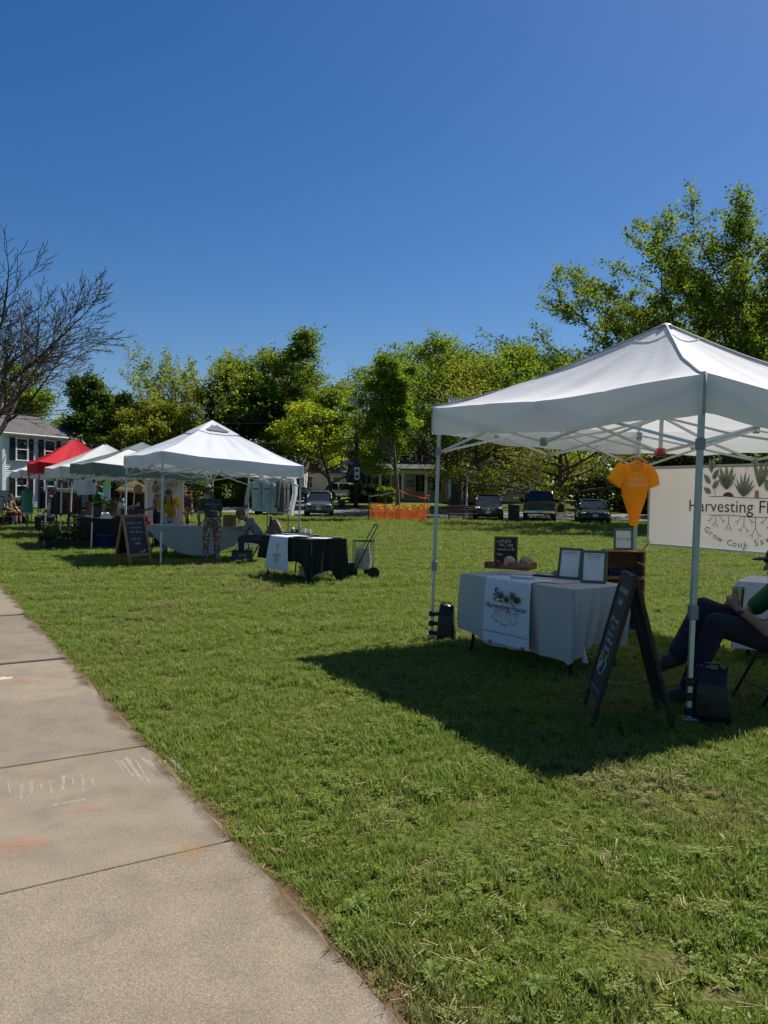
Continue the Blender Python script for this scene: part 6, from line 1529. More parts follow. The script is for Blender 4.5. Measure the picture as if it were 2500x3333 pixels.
MB().prism([(-.13, -.013, 1.0), (.13, -.013, 1.15), (.13, -.013, 1.62), (-.1, -.013, 1.5)], (0, -.004, 0)).build('print', M('flag_blue', (.35, .5, .62), .7), fb, recalc=True)
def parasol():
    p = P(428, 1600, 25.5); root = thing('parasol', 'striped orange, white and yellow parasol behind the grey-green tent', 'parasol', (p.x, p.y, 0), 0, rot=(0, R(4), 0))
    z0, z1, r = P(428, 1600, 25.5).z, P(428, 1566, 25.5).z, 62 / FPX * 25.5
    cols = [M('stripe_orange', (.60, .22, .09), .7, trans=.4), M('stripe_white', (.62, .6, .66), .7, trans=.4), M('stripe_green', (.13, .16, .08), .7, trans=.4), M('stripe_yellow', (.68, .50, .14), .7, trans=.4), M('stripe_peach', (.62, .38, .24), .7, trans=.4), M('stripe_cream', (.68, .56, .34), .7, trans=.4)]
    fr = [1.0, .90, .74, .68, .52, .30, .02]
    for k in range(6):
        rows = []
        for f in (fr[k], (fr[k] + fr[k + 1]) / 2, fr[k + 1]): rows.append([(r * f * math.cos(a), r * f * math.sin(a), z0 + (z1 - z0) * (1 - f ** 1.8) - .02 * abs(math.sin(a * 4)) * f) for a in np.linspace(0, 6.283, 33)])
        MB().rows(rows).build('canopy_stripe', cols[k], root, True)
    MB().cyl((0, 0, 0), (0, 0, z1 + .06), .019, n=8).build('pole', M('pole_white', (.6, .6, .6), .5), root); MB().lathe([(.0, 0), (.24, 0), (.24, .05), (.05, .09), (.03, .25), (0, .25)], n=16).build('base', PLASTIC, root)
    for k in range(8):
        a = k * math.pi / 4; MB().cyl((0, 0, z1 - .25), (r * .55 * math.cos(a), r * .55 * math.sin(a), z0 + (z1 - z0) * .62), .006, n=5).build('rib', CHROME, root)
parasol()
bp = P(540, 1600, 23.0); br2, bb = post_panel('lettered_banner', 'white banner with tall grey capitals behind the bending woman', (bp.x, bp.y, 0), R(4), 1.06, .55, P(540, 1562, 23).z, M('banner_blush', (.58, .56, .60), .7, .05, trans=.25))
text('MADE SIMPLY', .185, M('grey_letters', (.13, .14, .16), .8), bb, face_mtx((0, -.012, P(540, 1580, 23).z), (1, 0, 0), (0, 0, 1)), sx=.62)
MB().box((-.56, -.02, 1.2), (.1, .02, 1.4)).build('white_strip', WFAB, br2)
# ---- goods behind the grey-green tent
def shelf_goods():
    p = G(300, 1700) + U * 4.2; p1 = P(255, 1640, 25.6); p2 = P(385, 1642, 24.6)
    cloth_table('stall_table', 'table of red and brown goods behind the tall vase', Vector((p1.x, p1.y, .8)), Vector((p2.x, p2.y, .8)), .6, .80, M('slate_blue_cloth', (.16, .18, .22), .85), 'slate blue cloth under the red and brown goods', lambda k, f: .6, nf=3)
    rnd = random.Random(12); cols = [(.22, .05, .04), (.30, .11, .07), (.20, .09, .06), (.36, .24, .14), (.42, .36, .28), (.25, .05, .05), (.45, .42, .36), (.30, .08, .06)]
    names = ('dark red', 'brick red', 'brown', 'tan', 'cream', 'maroon', 'pale', 'rust')
    d = (p2 - p1); d.z = 0; L = d.length; d.normalize(); n_ = Vector((-d.y, d.x, 0))
    for i in range(8):
        w_, h_ = rnd.uniform(.13, .2), rnd.uniform(.16, .34); q = p1 + d * (.12 + (L - .24) * i / 7) + n_ * rnd.uniform(.12, .4); q.z = .806
        root = thing('goods_box', '%s open gift box on the slate blue table' % names[i], 'box', q, rnd.uniform(-.3, .3), 'boxes of goods'); m = M('goods%d' % i, cols[i], .7, .2, 8)
        MB().box((0, 0, h_ / 2), (w_, .12, h_), ch=.006).build('carton', m, root); MB().box((0, -.0, h_ + .012), (w_ + .012, .132, .024), ch=.005).build('lid', M('goods_lid%d' % i, cm(cols[i], .6), .7), root)
        MB().tube([(-w_ * .25, 0, h_ + .024), (0, 0, h_ + .10), (w_ * .25, 0, h_ + .024)], .006, 5).build('handle', CRW[1], root)
shelf_goods()
def wooden_stand(label, p, rz, h):
    root = thing('display_stand', label, 'display stand', p, rz); w_ = CRW[2]
    for s in (-1, 1):
        MB().bar((s * .22, -.16, 0), (s * .14, 0, h), .03).build('leg', w_, root); MB().bar((s * .22, .16, 0), (s * .14, .02, h), .03).build('leg', w_, root)
    for k in range(3): MB().box((0, .0, h * (.35 + .28 * k)), (.44 - .06 * k, .26 - .07 * k, .022), ch=.003).build('shelf', w_, root)
    for k in range(4):
        c = MB().lathe([(.0, 0), (.03, 0), (.04, .05), (.036, .09), (.03, .09), (.0, .02)], (-.13 + .09 * k, 0, h * .63 + .012), 12).build('mug', M('mug_white', (.5, .5, .48), .4), root, True)
    return root
wooden_stand('small wooden shelf stand with pale mugs beside the woman in black', P(395, 1640, 22.5) * 1 - Vector((0, 0, P(395, 1640, 22.5).z)), R(30), 1.15)
# counter before the woman in black
def counter(label, p, rz, W, D, Hh, m, box_m):
    root = thing('display_counter', label, 'counter', p, rz)
    MB().box((0, 0, Hh - .02), (W, D, .04), ch=.005).build('top', M('dark_top', (.03, .03, .034), .5), root)
    for x in (-W / 2 + .04, W / 2 - .04):
        for y in (-D / 2 + .04, D / 2 - .04): MB().bar((x, y, 0), (x, y, Hh - .04), .035).build('leg', LEGBLK, root)
    MB().rows([[(W / 2 * math.copysign(min(1, abs(1.5 * math.cos(a))), math.cos(a)) * 1.01, D / 2 * math.copysign(min(1, abs(1.5 * math.sin(a))), math.sin(a)) * 1.01, z) for a in np.linspace(0, 6.283, 33)] for z in (Hh - .01, Hh * .6, .25)]).build('skirt', m, root, True)
    MB().box((0, 0, Hh + .085), (W * .82, D * .7, .17), ch=.01).build('case', box_m, root); MB().box((-W * .38, -.1, Hh + .06), (.09, .08, .12), ch=.01).build('tin', M('tin_grey', (.3, .32, .32), .4), root)
cpt = P(428, 1700, 19.6); counter('dark counter with navy display case in front of the woman in black', Vector((cpt.x, cpt.y, 0)), rv, .72, .5, .86, M('counter_black', (.012, .012, .016), .9), M('navy_case', (.012, .016, .035), .4))
def jug(label, p):
    root = thing('spotted_jug', label, 'jug', p); m = blotchmat('cow_spots', [(.6, .6, .62), (.55, .56, .6), (.04, .04, .05)], 9, .4)
    MB().lathe([(.0, 0), (.10, 0), (.12, .05), (.115, .22), (.07, .34), (.06, .42), (.075, .46), (.06, .46), (.05, .42), (0, .3)], n=18).build('body', m, root, True); MB().tube([(.07, 0, .40), (.15, 0, .36), (.15, 0, .22), (.11, 0, .16)], .012, 8).build('handle', m, root, True)
jug('black and white spotted jug left of the dark counter', gtz(378, 1672) + V * .15)
rb = thing('tote_bag', 'bright red bag hanging behind the wooden chalkboard', 'bag', P(472, 1700, 19.0) - Vector((0, 0, P(472, 1700, 19.0).z)), rv)
MB().rows([[(.16 * math.copysign(abs(math.cos(a)) ** .6, math.cos(a)) * (1 + .1 * f), .06 * math.sin(a), .44 + .30 * f) for a in np.linspace(0, 6.283, 17)[:-1]] for f in (0, .3, .7, 1)], True).build('bag', M('red_bag', (.5, .015, .02), .7, .2, 6), rb, True); MB().bar((0, .08, 0), (0, .08, .95), .03).build('stand', LEGBLK, rb); MB().tube([(-.1, 0, .74), (0, .07, .95), (.1, 0, .74)], .008, 6).build('handle', M('red_bag', (.5, .015, .02)), rb)
# ---- clothes
def rack(label, p1, p2, h):
    p1 = Vector((p1.x, p1.y, 0)); p2 = Vector((p2.x, p2.y, 0)); d = p2 - p1; root = thing('clothes_rail', label, 'clothes rail', p1, math.atan2(d.y, d.x)); L = d.length
    MB().cyl((0, 0, h), (L, 0, h), .014, n=8).build('rail', CHROME, root)
    for x in (0, L): MB().cyl((x, 0, 0), (x, 0, h), .016, n=8).build('upright', LEGBLK, root); MB().bar((x, -.25, .02), (x, .25, .02), .03).build('foot', LEGBLK, root)
    return root, L
def garment(label, parent_loc, rz, h, W, Lg, mat, i):
    root = thing('hanging_garment', label, 'garment', parent_loc, rz, 'garments on the rail')
    rows = []
    for k in range(8):
        f = k / 7; r = []
        for j in range(18):
            a = 6.283 * j / 18; w_ = W / 2 * (.35 + .65 * min(1, f * 5)) * (1 + .08 * f); r.append((.035 * math.sin(a) * (1 + f) + .012 * math.sin(a * 4 + i) * f, math.cos(a) * w_, h - .10 - (.06 * abs(math.cos(a)) if k < 2 else 0) - Lg * f))
        rows.append(r)
    MB().rows(rows, True).build('cloth', mat, root, True); MB().tube([(0, -W * .45, h - .13), (0, 0, h - .07), (0, W * .45, h - .13)], .008, 6).build('hanger', PAPER if i % 2 else PLASTIC, root); MB().tube([(0, 0, h - .07), (0, 0, h - .02), (.0, .02, h + .016), (0, .035, h)], .004, 5).build('hook', CHROME, root)
ra, rb2 = P(183, 1640, 24.2), P(246, 1640, 25.4)
rk, Lr = rack('black clothes rail of dark garments in the ivory tent', ra, rb2, 1.52)
gcols = [((.035, .02, .022), 'black-brown'), ((.06, .025, .02), 'dark brown'), ((.09, .03, .02), 'chestnut'), ((.03, .02, .03), 'charcoal'), ((.10, .035, .025), 'russet'), ((.04, .02, .02), 'deep umber'), ((.07, .03, .03), 'plum brown'), ((.025, .02, .022), 'jet black')]
dr = (rb2 - ra); dr.z = 0; rzr = math.atan2(dr.y, dr.x)
for i, (c, nm) in enumerate(gcols): q = ra + dr * ((i + .7) / 8.4); garment('%s long garment on the black clothes rail' % nm, Vector((q.x, q.y, 0)), rzr, 1.52, .46, .72, M('garment%d' % i, c, .9, .25, 10), i)
rk2, Lr2 = rack('chrome clothes rail of blue garments behind the green dress form', P(132, 1640, 29), P(178, 1640, 28.6), 1.55)
for i, (c, nm) in enumerate((((.03, .08, .2), 'bright blue'), ((.02, .05, .11), 'navy patterned'), ((.35, .36, .4), 'pale grey'), ((.06, .16, .3), 'sky blue'))):
    q = P(132, 1640, 29).lerp(P(178, 1640, 28.6), (i + .6) / 4.2); garment('%s garment on the chrome clothes rail' % nm, Vector((q.x, q.y, 0)), R(-5), 1.55, .44, .66, M('garmentb%d' % i, c, .9, .3, 14), i)
def dress_form():
    p = G(88, 1727); root = thing('dress_form', 'dress form wearing an emerald green tunic on a wooden stand', 'dress form', p, R(-15)); s = p.y / FPX
    zt = P(88, 1587, p.y).z; zb = P(88, 1668, p.y).z; gm = M('emerald_satin', (.005, .16, .075), .38, .1, 4, bump=.3, bsc=5, sheen=.3)
    prof = [(zt - .06, .07, .06), (zt - .10, .19, .10), (zt - .22, .225, .125), (zt - .45, .20, .12), (zt - .7, .215, .13), (zb, .235, .14)]
    MB().rows([[(w_ * math.cos(a) * (1 + .03 * math.sin(a * 5 + z * 9)), d * math.sin(a), z) for a in np.linspace(0, 6.283, 29)[:-1]] for z, w_, d in prof], True).build('tunic', gm, root, True)
    MB().rows([[(.22 * math.cos(a), .125 * math.sin(a), z) for a in np.linspace(0, 6.283, 25)[:-1]] for z in (zb + .04, zb - .07)], True).build('hem', M('ivory_hem', (.5, .48, .42), .8), root, True)
    MB().lathe([(.055, zt - .10), (.05, zt), (.06, zt + .03), (.03, zt + .05), (0, zt + .05)], n=14).build('neck', M('form_linen', (.40, .36, .30), .8), root, True); MB().lathe([(.07, zt - .07), (.085, zt - .05), (.07, zt - .03)], n=16).build('collar', INK, root)
    sw = CRW[1]; MB().cyl((0, 0, .06), (0, 0, zb + .1), .035, n=10).build('stand', sw, root)
    for k in range(4): a = k * math.pi / 2 + .4; MB().bar((0, 0, .06), (.26 * math.cos(a), .26 * math.sin(a), .02), .045).build('foot', sw, root)
dress_form()
# ---- far left corner: easels, low crate, sculpture
for i, (px, py, w_, h_, nm) in enumerate(((14, 1617, .42, .5, 'pale framed picture on an easel at the far left'), (-4, 1636, .4, .5, 'second framed picture on an easel, cut by the left edge'))):
    q = P(px, py, 31 - i * 2); root = thing('easel_picture', nm, 'picture', (q.x, q.y, 0), R(5), 'easel pictures')
    MB().box((0, 0, q.z), (w_, .02, h_), ch=.003).build('frame', PLASTIC, root); MB().box((0, -.012, q.z), (w_ - .06, .006, h_ - .06)).build('picture', M('blue_print%d' % i, (.35 + .1 * i, .38 + .1 * i, .46 + .08 * i), .6, .15, 4), root)
    for s in (-1, 1): MB().bar((s * .22, .0, 0), (s * .04, .05, q.z + h_ * .55), .022).build('leg', LEGBLK, root)
    MB().bar((0, .45, 0), (0, .06, q.z + h_ * .5), .022).build('leg', LEGBLK, root)
q = G(22, 1709); root = thing('display_crate', 'low black draped crate with a pale notice at the far left', 'crate', q + V * .25, rv - R(20))
MB().box((0, 0, .17), (.95, .5, .34), ch=.03).build('drape', BLKCL, root); MB().box((.12, -.262, .17), (.24, .008, .33)).build('notice', M('pale_notice', (.30, .32, .48), .6), root)
for i, (px, h_) in enumerate(((30, .5), (52, .42), (70, .46))):
    plant('pot_plant', '%s bushy pot plant beside the low black crate' % ('leftmost', 'middle', 'rightmost')[i], P(px, 1690, 31.5) - Vector((0, 0, P(px, 1690, 31.5).z)), h_ + .3, .4, 140 + i, HERBD, M('white_pot', (.5, .52, .52), .5), pot_h=.3, group='pot plants at the far left', n=110)
for i, px in enumerate((62, 78)):
    q = P(px, 1640, 33); root = thing('stall_stand', '%s dark stand of mixed goods under the farthest tent' % ('left', 'right')[i], 'stand', (q.x, q.y, 0), R(10 * i)); MB().box((0, 0, .78), (.6, .5, .05), ch=.01).build('top', LEGBLK, root)
    for x in (-.25, .25):
        for y in (-.2, .2): MB().bar((x, y, 0), (x, y, .76), .03).build('leg', LEGBLK, root)
    for k in range(4): MB().lathe([(0, .805), (.05, .805), (.06, .9 + .05 * k), (.03, .98 + .05 * k), (0, 1.0 + .05 * k)], (-.2 + .13 * k, .05 * (-1) ** k, 0), 10).build('jar', M('jar%d' % k, ((.3, .2, .12), (.12, .06, .04), (.35, .36, .36), (.1, .14, .1))[k], .4), root, True)
# ---- sage table under the white vented tent
sp1 = G(474, 1709, .74); sp2 = G(800, 1716, .74)
def sage_drop(k, f):
    if k == 0: return .10 + .54 * max(0, math.sin(math.pi * min(1, max(0, (f - .06) / .94)))) ** .62
    if k == 1: return .12 + .1 * math.sin(f * 3)
    if k == 3: return .3 - .2 * abs(f - .5)
    return .5
cloth_table('stall_table', 'long folding table under the sage cloth in the vented tent', sp1, sp2, .76, .74, SAGE, 'sage green cloth draped in a deep curve over the long table', sage_drop, fold=.008, nf=2, pull=-.03)
st = lambda px, py: G(px, py, .748)
bk2 = thing('open_book', 'dark open portfolio lying on the sage cloth table', 'book', st(598, 1702), R(8)); 
for s in (-1, 1): MB().rows([[(s * .26 * f, -.16 + .32 * g, .012 + .02 * math.sin(f * 3.1)) for f in np.linspace(0, 1, 6)] for g in (0, 1)] + [[(s * .26 * f, .16, .004) for f in np.linspace(0, 1, 6)]]).build('page', M('dark_page', (.02, .022, .028), .5), bk2, True)
tag(MB().box((0, 0, .012), (.3, .22, .02), ch=.004).build('sketchbook', M('slate_book', (.05, .06, .08), .6), loc=st(548, 1703), rot=(0, 0, .2)), 'closed dark sketchbook left of the open portfolio', 'book')
lb = thing('lidded_basket', 'olive ribbed lidded bin standing on the sage cloth table', 'basket', st(747, 1712), R(10))
MB().lathe([(0, 0), (.14, 0), (.14 + .0, .02), (.135, .23), (.13, .245), (0, .25)], n=30).build('body', M('olive_bin', (.16, .12, .022), .6, .15, 20), lb, True)
for k in range(18): a = k * 6.283 / 18; MB().bar((.141 * math.cos(a), .141 * math.sin(a), .01), (.137 * math.cos(a), .137 * math.sin(a), .235), .01).build('rib', M('olive_bin', (.16, .12, .022)), lb)
MB().tube([(-.03, 0, .25), (-.02, 0, .285), (.02, 0, .285), (.03, 0, .25)], .007, 6).build('handle', PLASTIC, lb)
for i, (px, h_, nm) in enumerate(((611, .12, 'small dark pot of pencils on the sage cloth table'), (778, .16, 'pale bottle right of the olive bin'))):
    r_ = thing('table_pot', nm, 'pot', st(px, 1704)); MB().lathe([(0, 0), (.04, 0), (.045, h_ * .6), (.03, h_), (0, h_)], n=12).build('body', M('pot%d' % i, ((.05, .03, .02), (.4, .42, .45))[i], .5), r_, True)
    for k in range(3): MB().cyl((.01 * k - .01, 0, h_ * .9), (.02 * k - .02, .01, h_ + .10 - .06 * i), .004, n=5).build('pencil', CRW[k], r_)
# pottery shelf behind
def pottery():
    p = P(640, 1700, 19.0); root = thing('pottery_shelf', 'rough wooden bench shelf of dark pottery behind the woman in the cap', 'shelf', (p.x, p.y, 0), R(6)); w_ = woodmat('grey_wood', (.13, .11, .09), (.24, .21, .18))
    zs = P(640, 1669, 19).z; MB().box((0, 0, zs), (.68, .24, .045), ch=.01).build('plank', w_, root); MB().box((0, .05, zs + .26), (.62, .2, .02), ch=.004).build('upper_plank', LEGBLK, root)
    for s in (-1, 1): MB().bar((s * .28, 0, 0), (s * .22, 0, zs), .05).build('leg', w_, root); MB().bar((s * .28, .1, zs), (s * .28, .1, zs + .26), .015).build('upright', LEGBLK, root)
    MB().bar((-.26, 0, .45), (.26, 0, .45), .05).build('brace', w_, root)
    for k, (x, z) in enumerate(((-.2, zs + .022), (-.02, zs + .022), (.18, zs + .022), (-.18, zs + .27), (.05, zs + .27), (.22, zs + .27))):
        m = M('stoneware%d' % (k % 2), ((.10, .08, .06), (.05, .045, .04))[k % 2], .4, .2, 14); c = MB().lathe([(0, 0), (.04, 0), (.062, .04), (.058, .09), (.045, .12), (.05, .13), (.04, .13), (.0, .03)], (x, .02, z), 14).build('mug', m, root, True)
        MB().tube([(x + .055, .02, z + .03), (x + .095, .02, z + .045), (x + .095, .02, z + .085), (x + .055, .02, z + .1)], .009, 6).build('mug_handle', m, c, True)
pottery()
# under the sage table
q = G(752, 1832) + V * .25; sb = thing('lettered_crate', 'dark lettered box under the right end of the sage table', 'box', q, R(6)); MB().box((0, 0, .12), (.42, .3, .24), ch=.008).build('box', M('dark_box', (.05, .055, .06), .7), sb); MB().box((.0, 0, .25), (.44, .32, .02), ch=.004).build('lid', LEGBLK, sb)
text('SMIC', .085, M('pale_letters', (.35, .4, .42), .8), sb, face_mtx((.03, -.153, .16), (1, 0, 0), (0, 0, 1)))
q = G(803, 1832); th = thing('steel_flask', 'tall steel drinks flask with black cap by the sage table', 'flask', q); MB().lathe([(0, 0), (.038, 0), (.04, .01), (.04, .19), (.03, .22), (0, .22)], n=14).build('body', STEEL, th, True); MB().lathe([(.026, .22), (.026, .27), (.02, .29), (0, .29)], n=12).build('cap', PLASTIC, th, True); MB().tube([(-.015, 0, .285), (0, 0, .32), (.015, 0, .285)], .005, 5).build('loop', PLASTIC, th)
plant('weed', 'leafy weed clump in front of the lettered box', G(790, 1838), .12, .16, 150, HERB, n=40, size=.04, cat='weed')
# ---- jackets hung at the back right corner of the vented tent
DEN = M('pale_denim', (.20, .30, .34), .9, .22, 5, bump=.3, bsc=25); DENS = M('denim_seam', (.05, .08, .10), .9)
def jacket(label, o, rz, W, Lg, mat, collar=True, seam=DENS):
    root = thing('denim_jacket', label, 'jacket', (o.x, o.y, 0), rz, 'hanging jackets'); z0 = o.z
    rows = []
    for k, (f, w_, d) in enumerate(((0, .12, .04), (.03, .24, .06), (.08, .36, .08), (.16, .40, .10), (.4, .39, .12), (.7, .38, .12), (.93, .37, .12), (1, .35, .11))):
        rows.append([(math.copysign(abs(math.cos(a)) ** .75, math.cos(a)) * w_ * W, math.copysign(abs(math.sin(a)) ** .8, math.sin(a)) * d * (1 + .12 * math.sin(a * 7 + k)) * W / .6, z0 - Lg * f) for a in np.linspace(0, 6.283, 33)[:-1]])
    MB().rows(rows, True).build('body', mat, root, True)
    for s in (-1, 1):
        rows = []
        for (f, x, w_) in ((.075, .34, .085), (.15, .42, .10), (.35, .50, .09), (.6, .55, .085), (.80, .58, .075), (.86, .58, .075)): rows.append([(s * x * W + math.cos(a) * w_ * W * 1.1, math.sin(a) * w_ * W, z0 - Lg * f) for a in np.linspace(0, 6.283, 17)[:-1]])
        sl = MB().rows(rows, True).build('sleeve', mat, root, True); MB().rows([[(s * .58 * W + math.cos(a) * .085 * W, math.sin(a) * .08 * W, z0 - Lg * f) for a in np.linspace(0, 6.283, 17)[:-1]] for f in (.81, .87)], True).build('cuff', seam, sl, True)
        MB().box((s * .22 * W, -.105 * W / .6, z0 - Lg * .36), (.2 * W, .012, .13), ch=.004).build('pocket', mat, root); MB().box((s * .22 * W, -.113 * W / .6, z0 - Lg * .30), (.2 * W, .012, .045), ch=.004).build('flap', seam, root)
        MB().bar((s * .10 * W, -.118 * W / .6, z0 - Lg * .45), (s * .14 * W, -.12 * W / .6, z0 - Lg * .92), .006).build('seam', seam, root)
    MB().bar((0, -.118 * W / .6, z0 - Lg * .12), (0, -.124 * W / .6, z0 - Lg * .96), .018).build('placket', seam, root); MB().box((0, -.115 * W / .6, z0 - Lg * .955), (.72 * W, .02, .05), ch=.006).build('waistband', seam if not collar else mat, root)
    if collar:
        MB().rows([[(.17 * W * math.cos(a) * (1 + .25 * f), .07 * math.sin(a) - .02, z0 + .03 - .08 * f - .05 * max(0, -math.sin(a))) for a in np.linspace(0, 6.283, 21)] for f in (0, 1)]).build('collar', mat, root, True); MB().box((0, -.03, z0 - .05), (.15 * W, .05, .09), ch=.01).build('lining', M('maroon_lining', (.12, .02, .025), .8), root)
    MB().tube([(-.2 * W, 0, z0), (0, 0, z0 + .05), (.2 * W, 0, z0)], .012, 6).build('hanger', REDP, root); MB().tube([(0, 0, z0 + .05), (0, 0, z0 + .11), (.02, 0, z0 + .14)], .004, 5).build('hook', CHROME, root)
jacket('pale blue denim jacket hanging under the vented tent corner', P(852, 1560, 19.3), R(6), .64, .80, DEN)
jacket('olive grey jacket hanging edge-on beside the pale denim one', P(922, 1556, 19.6), R(72), .56, .86, M('olive_grey', (.07, .085, .08), .9, .2, 8), False, M('olive_seam', (.04, .05, .045), .9))
sg, sgb = post_panel('lettered_sign', 'grey-white lettered sign behind the hanging jackets', P(905, 1600, 20.6) - Vector((0, 0, P(905, 1600, 20.6).z)), R(3), .62, .95, 1.93, M('sign_cloth', (.42, .42, .45), .7, .06, trans=.2))
text('SUMMONED', .10, INKD, sgb, face_mtx((-.02, -.012, 1.78), (1, 0, 0), (0, 0, 1))); text('vintage reworked', .05, M('grey_letters', (.13, .14, .16)), sgb, face_mtx((.0, -.012, 1.68), (1, 0, 0), (0, 0, 1)))
MB().rows([[(.34 + .05 * math.sin(z * 5) + x, -.02 - .03 * math.sin(x * 60), z) for x in np.linspace(0, .14, 9)] for z in np.linspace(1.95, .9, 8)]).build('curtain', WFAB, sg, True)
# ---- wooden chalkboard
HON = woodmat('honey_wood', (.24, .12, .055), (.42, .23, .11), 'Z', 8); CH2 = M('chalk_dim', (.34, .36, .38), .9, .15, 60)
def arrow(bd, pos, up, sl, lb):
    MB().tube([pos(.02, .009, lb + .085), pos(.08, .009, lb + .075), pos(.17, .009, lb + .115)], .007, 6).build('chalk_arrow', CHK, bd); MB().prism([pos(.13, .008, lb + .125), pos(.19, .008, lb + .128), pos(.155, .008, lb + .075)], up * .001).build('chalk_arrow_head', CHK, bd, recalc=True)
w1 = G(392, 1850); w2 = G(468, 1842); bk_ = Vector((-.18, .62, 0))
a_board('sandwich_board', 'honey wood framed chalkboard with arrow beside the vented tent', w1, w2, w1 + bk_, w2 + bk_, 1.02, HON, M('slate_blue_black', (.018, .022, .032), .6, .25, 4), .055,
        [('Replace your', .078, .80, -.01, CH2, dict(jitter=.05)), ('boxwoods', .075, .69, .02, CH2, dict(jitter=.05)), ('with ebony', .08, .59, .0, CH2, dict(jitter=.05)), ('Ask me', .08, .42, -.03, CH2, dict(jitter=.05)), ('why', .08, .315, -.01, CHK, dict(jitter=.05))], arrow, leg_below=.20)
# ================================================================ black table, cart
bp1 = G(854, 1741, .74); bp2 = G(1010, 1757, .74)
def black_drop(k, f):
    if k == 0: return .40 + .30 * max(0, (f - .72) / .28) ** 1.5 + .015 * math.sin(f * 14)
    if k == 1: return .69 - .17 * math.sin(math.pi * min(1, f / .8)) ** 1.2 - .03 * math.sin(f * 13)
    if k == 2: return .5
    return .42
bt, bcl, BL, BRZ, BO = cloth_table('stall_table', 'folding table under the ragged black cloth in the open', bp1, bp2, .72, .74, BLKCL, 'black cloth hanging unevenly over the table beside the shopping trolley', black_drop, fold=.018, nf=2)
bmx = Matrix.Translation(BO) @ Matrix.Rotation(BRZ, 4, 'Z'); binv = bmx.inverted(); bt_ = lambda px, py: G(px, py, .752)
def black_runner():
    q1 = binv @ G(897, 1744, .74); q2 = binv @ G(950, 1750, .74); x0, x1 = q1.x, q2.x; root = thing('printed_runner', 'pale blue-white runner with tree emblem on the black table', 'runner', BO, BRZ)
    rows = []
    for (y, z) in ((.4, .757), (0, .757), (-.02, .752), (-.04, .73), (-.06, .55), (-.075, .35), (-.09, .17)):
        e = (.757 - z) * .16; rows.append([(x0 - e + (x1 - x0 + 2 * e) * i / 8, y - .006 * math.sin(i * 1.4) * (.76 - z), z) for i in range(9)])
    MB().rows(rows).build('cloth', RUNM, root, True); cx = (x0 + x1) / 2; n_ = Vector((0, -1, -.09)).normalized()
    def pt(x, z): return Vector((cx + x, -.041 - (.73 - z) * .088 - .004, z))
    k = (x1 - x0)
    mb = MB(); rnd = random.Random(3)
    def br(x, z, a, L_, w_, d, sgn):
        x2, z2 = x + math.sin(a) * L_, z + sgn * math.cos(a) * L_; n2 = Vector((math.cos(a), -sgn * math.sin(a))) * w_
        mb.poly([pt(x - n2.x, z - n2.y), pt(x + n2.x, z + n2.y), pt(x2 + n2.x * .5, z2 + n2.y * .5), pt(x2 - n2.x * .5, z2 - n2.y * .5)])
        if d < 4:
            for s in (-1, 1): br(x2, z2, a + s * rnd.uniform(.25, .6), L_ * .72, w_ * .7, d + 1, sgn)
    br(0, .46, 0, .06, .006, 0, 1); br(0, .40, -.6, .045, .004, 1, -1); br(0, .40, .6, .045, .004, 1, -1); br(0, .40, 0, .045, .004, 1, -1)
    o_ = mb.build('printed_tree', M('print_forest', (.035, .07, .05), .8), root); o_['kind'] = 'stuff'
    ink = M('print_slate', (.05, .075, .12), .8)
    text('Bristol County', .042, ink, root, face_mtx(pt(0, .435) + Vector((0, -.002, 0)), (1, 0, 0), (0, .09, 1))); text('CONSERVATION DISTRICT', .026, ink, root, face_mtx(pt(0, .405) + Vector((0, -.002, 0)), (1, 0, 0), (0, .09, 1)))
black_runner()
def jar(label, px, py, h_, col):
    root = thing('glass_jar', label, 'jar', bt_(px, py), 0, 'jars on the black table'); MB().lathe([(0, 0), (.04, 0), (.045, .01), (.045, h_ * .75), (.035, h_ * .85), (.035, h_)], n=16).build('glass', clearmat('jar_glass', (.7, .74, .72), .45) if 'jar_glass' not in MT else MT['jar_glass'], root, True)
    MB().lathe([(0, .004), (.04, .006), (.04, h_ * .5), (0, h_ * .5)], n=14).build('contents', M('contents_' + label[:5], col, .6), root, True); MB().lathe([(.038, h_), (.038, h_ + .018), (0, h_ + .02)], n=14).build('lid', CHROME, root)
jar('left glass jar with steel lid on the black table', 989, 1741, .13, (.35, .36, .32)); jar('right glass jar of pale pink beads on the black table', 1005, 1743, .13, (.42, .25, .2))
def tt(name, label, px, py, build, rz=0, cat='item'):
    root = thing(name, label, cat, bt_(px, py), rz); build(root); return root
tt('display_tray', 'black wire tray of small tins on the black table', 955, 1735, lambda r: (MB().box((0, 0, .01), (.34, .14, .02), ch=.004).build('tray', PLASTIC, r), MB().lathe([(0, .02), (.035, .02), (.035, .1), (0, .1)], (-.02, 0, 0), 12).build('tin', STEEL, r, True), MB().lathe([(0, .02), (.03, .02), (.03, .08), (0, .08)], (.07, 0, 0), 12).build('tin', PLASTIC, r, True)), BRZ + .6, 'tray')
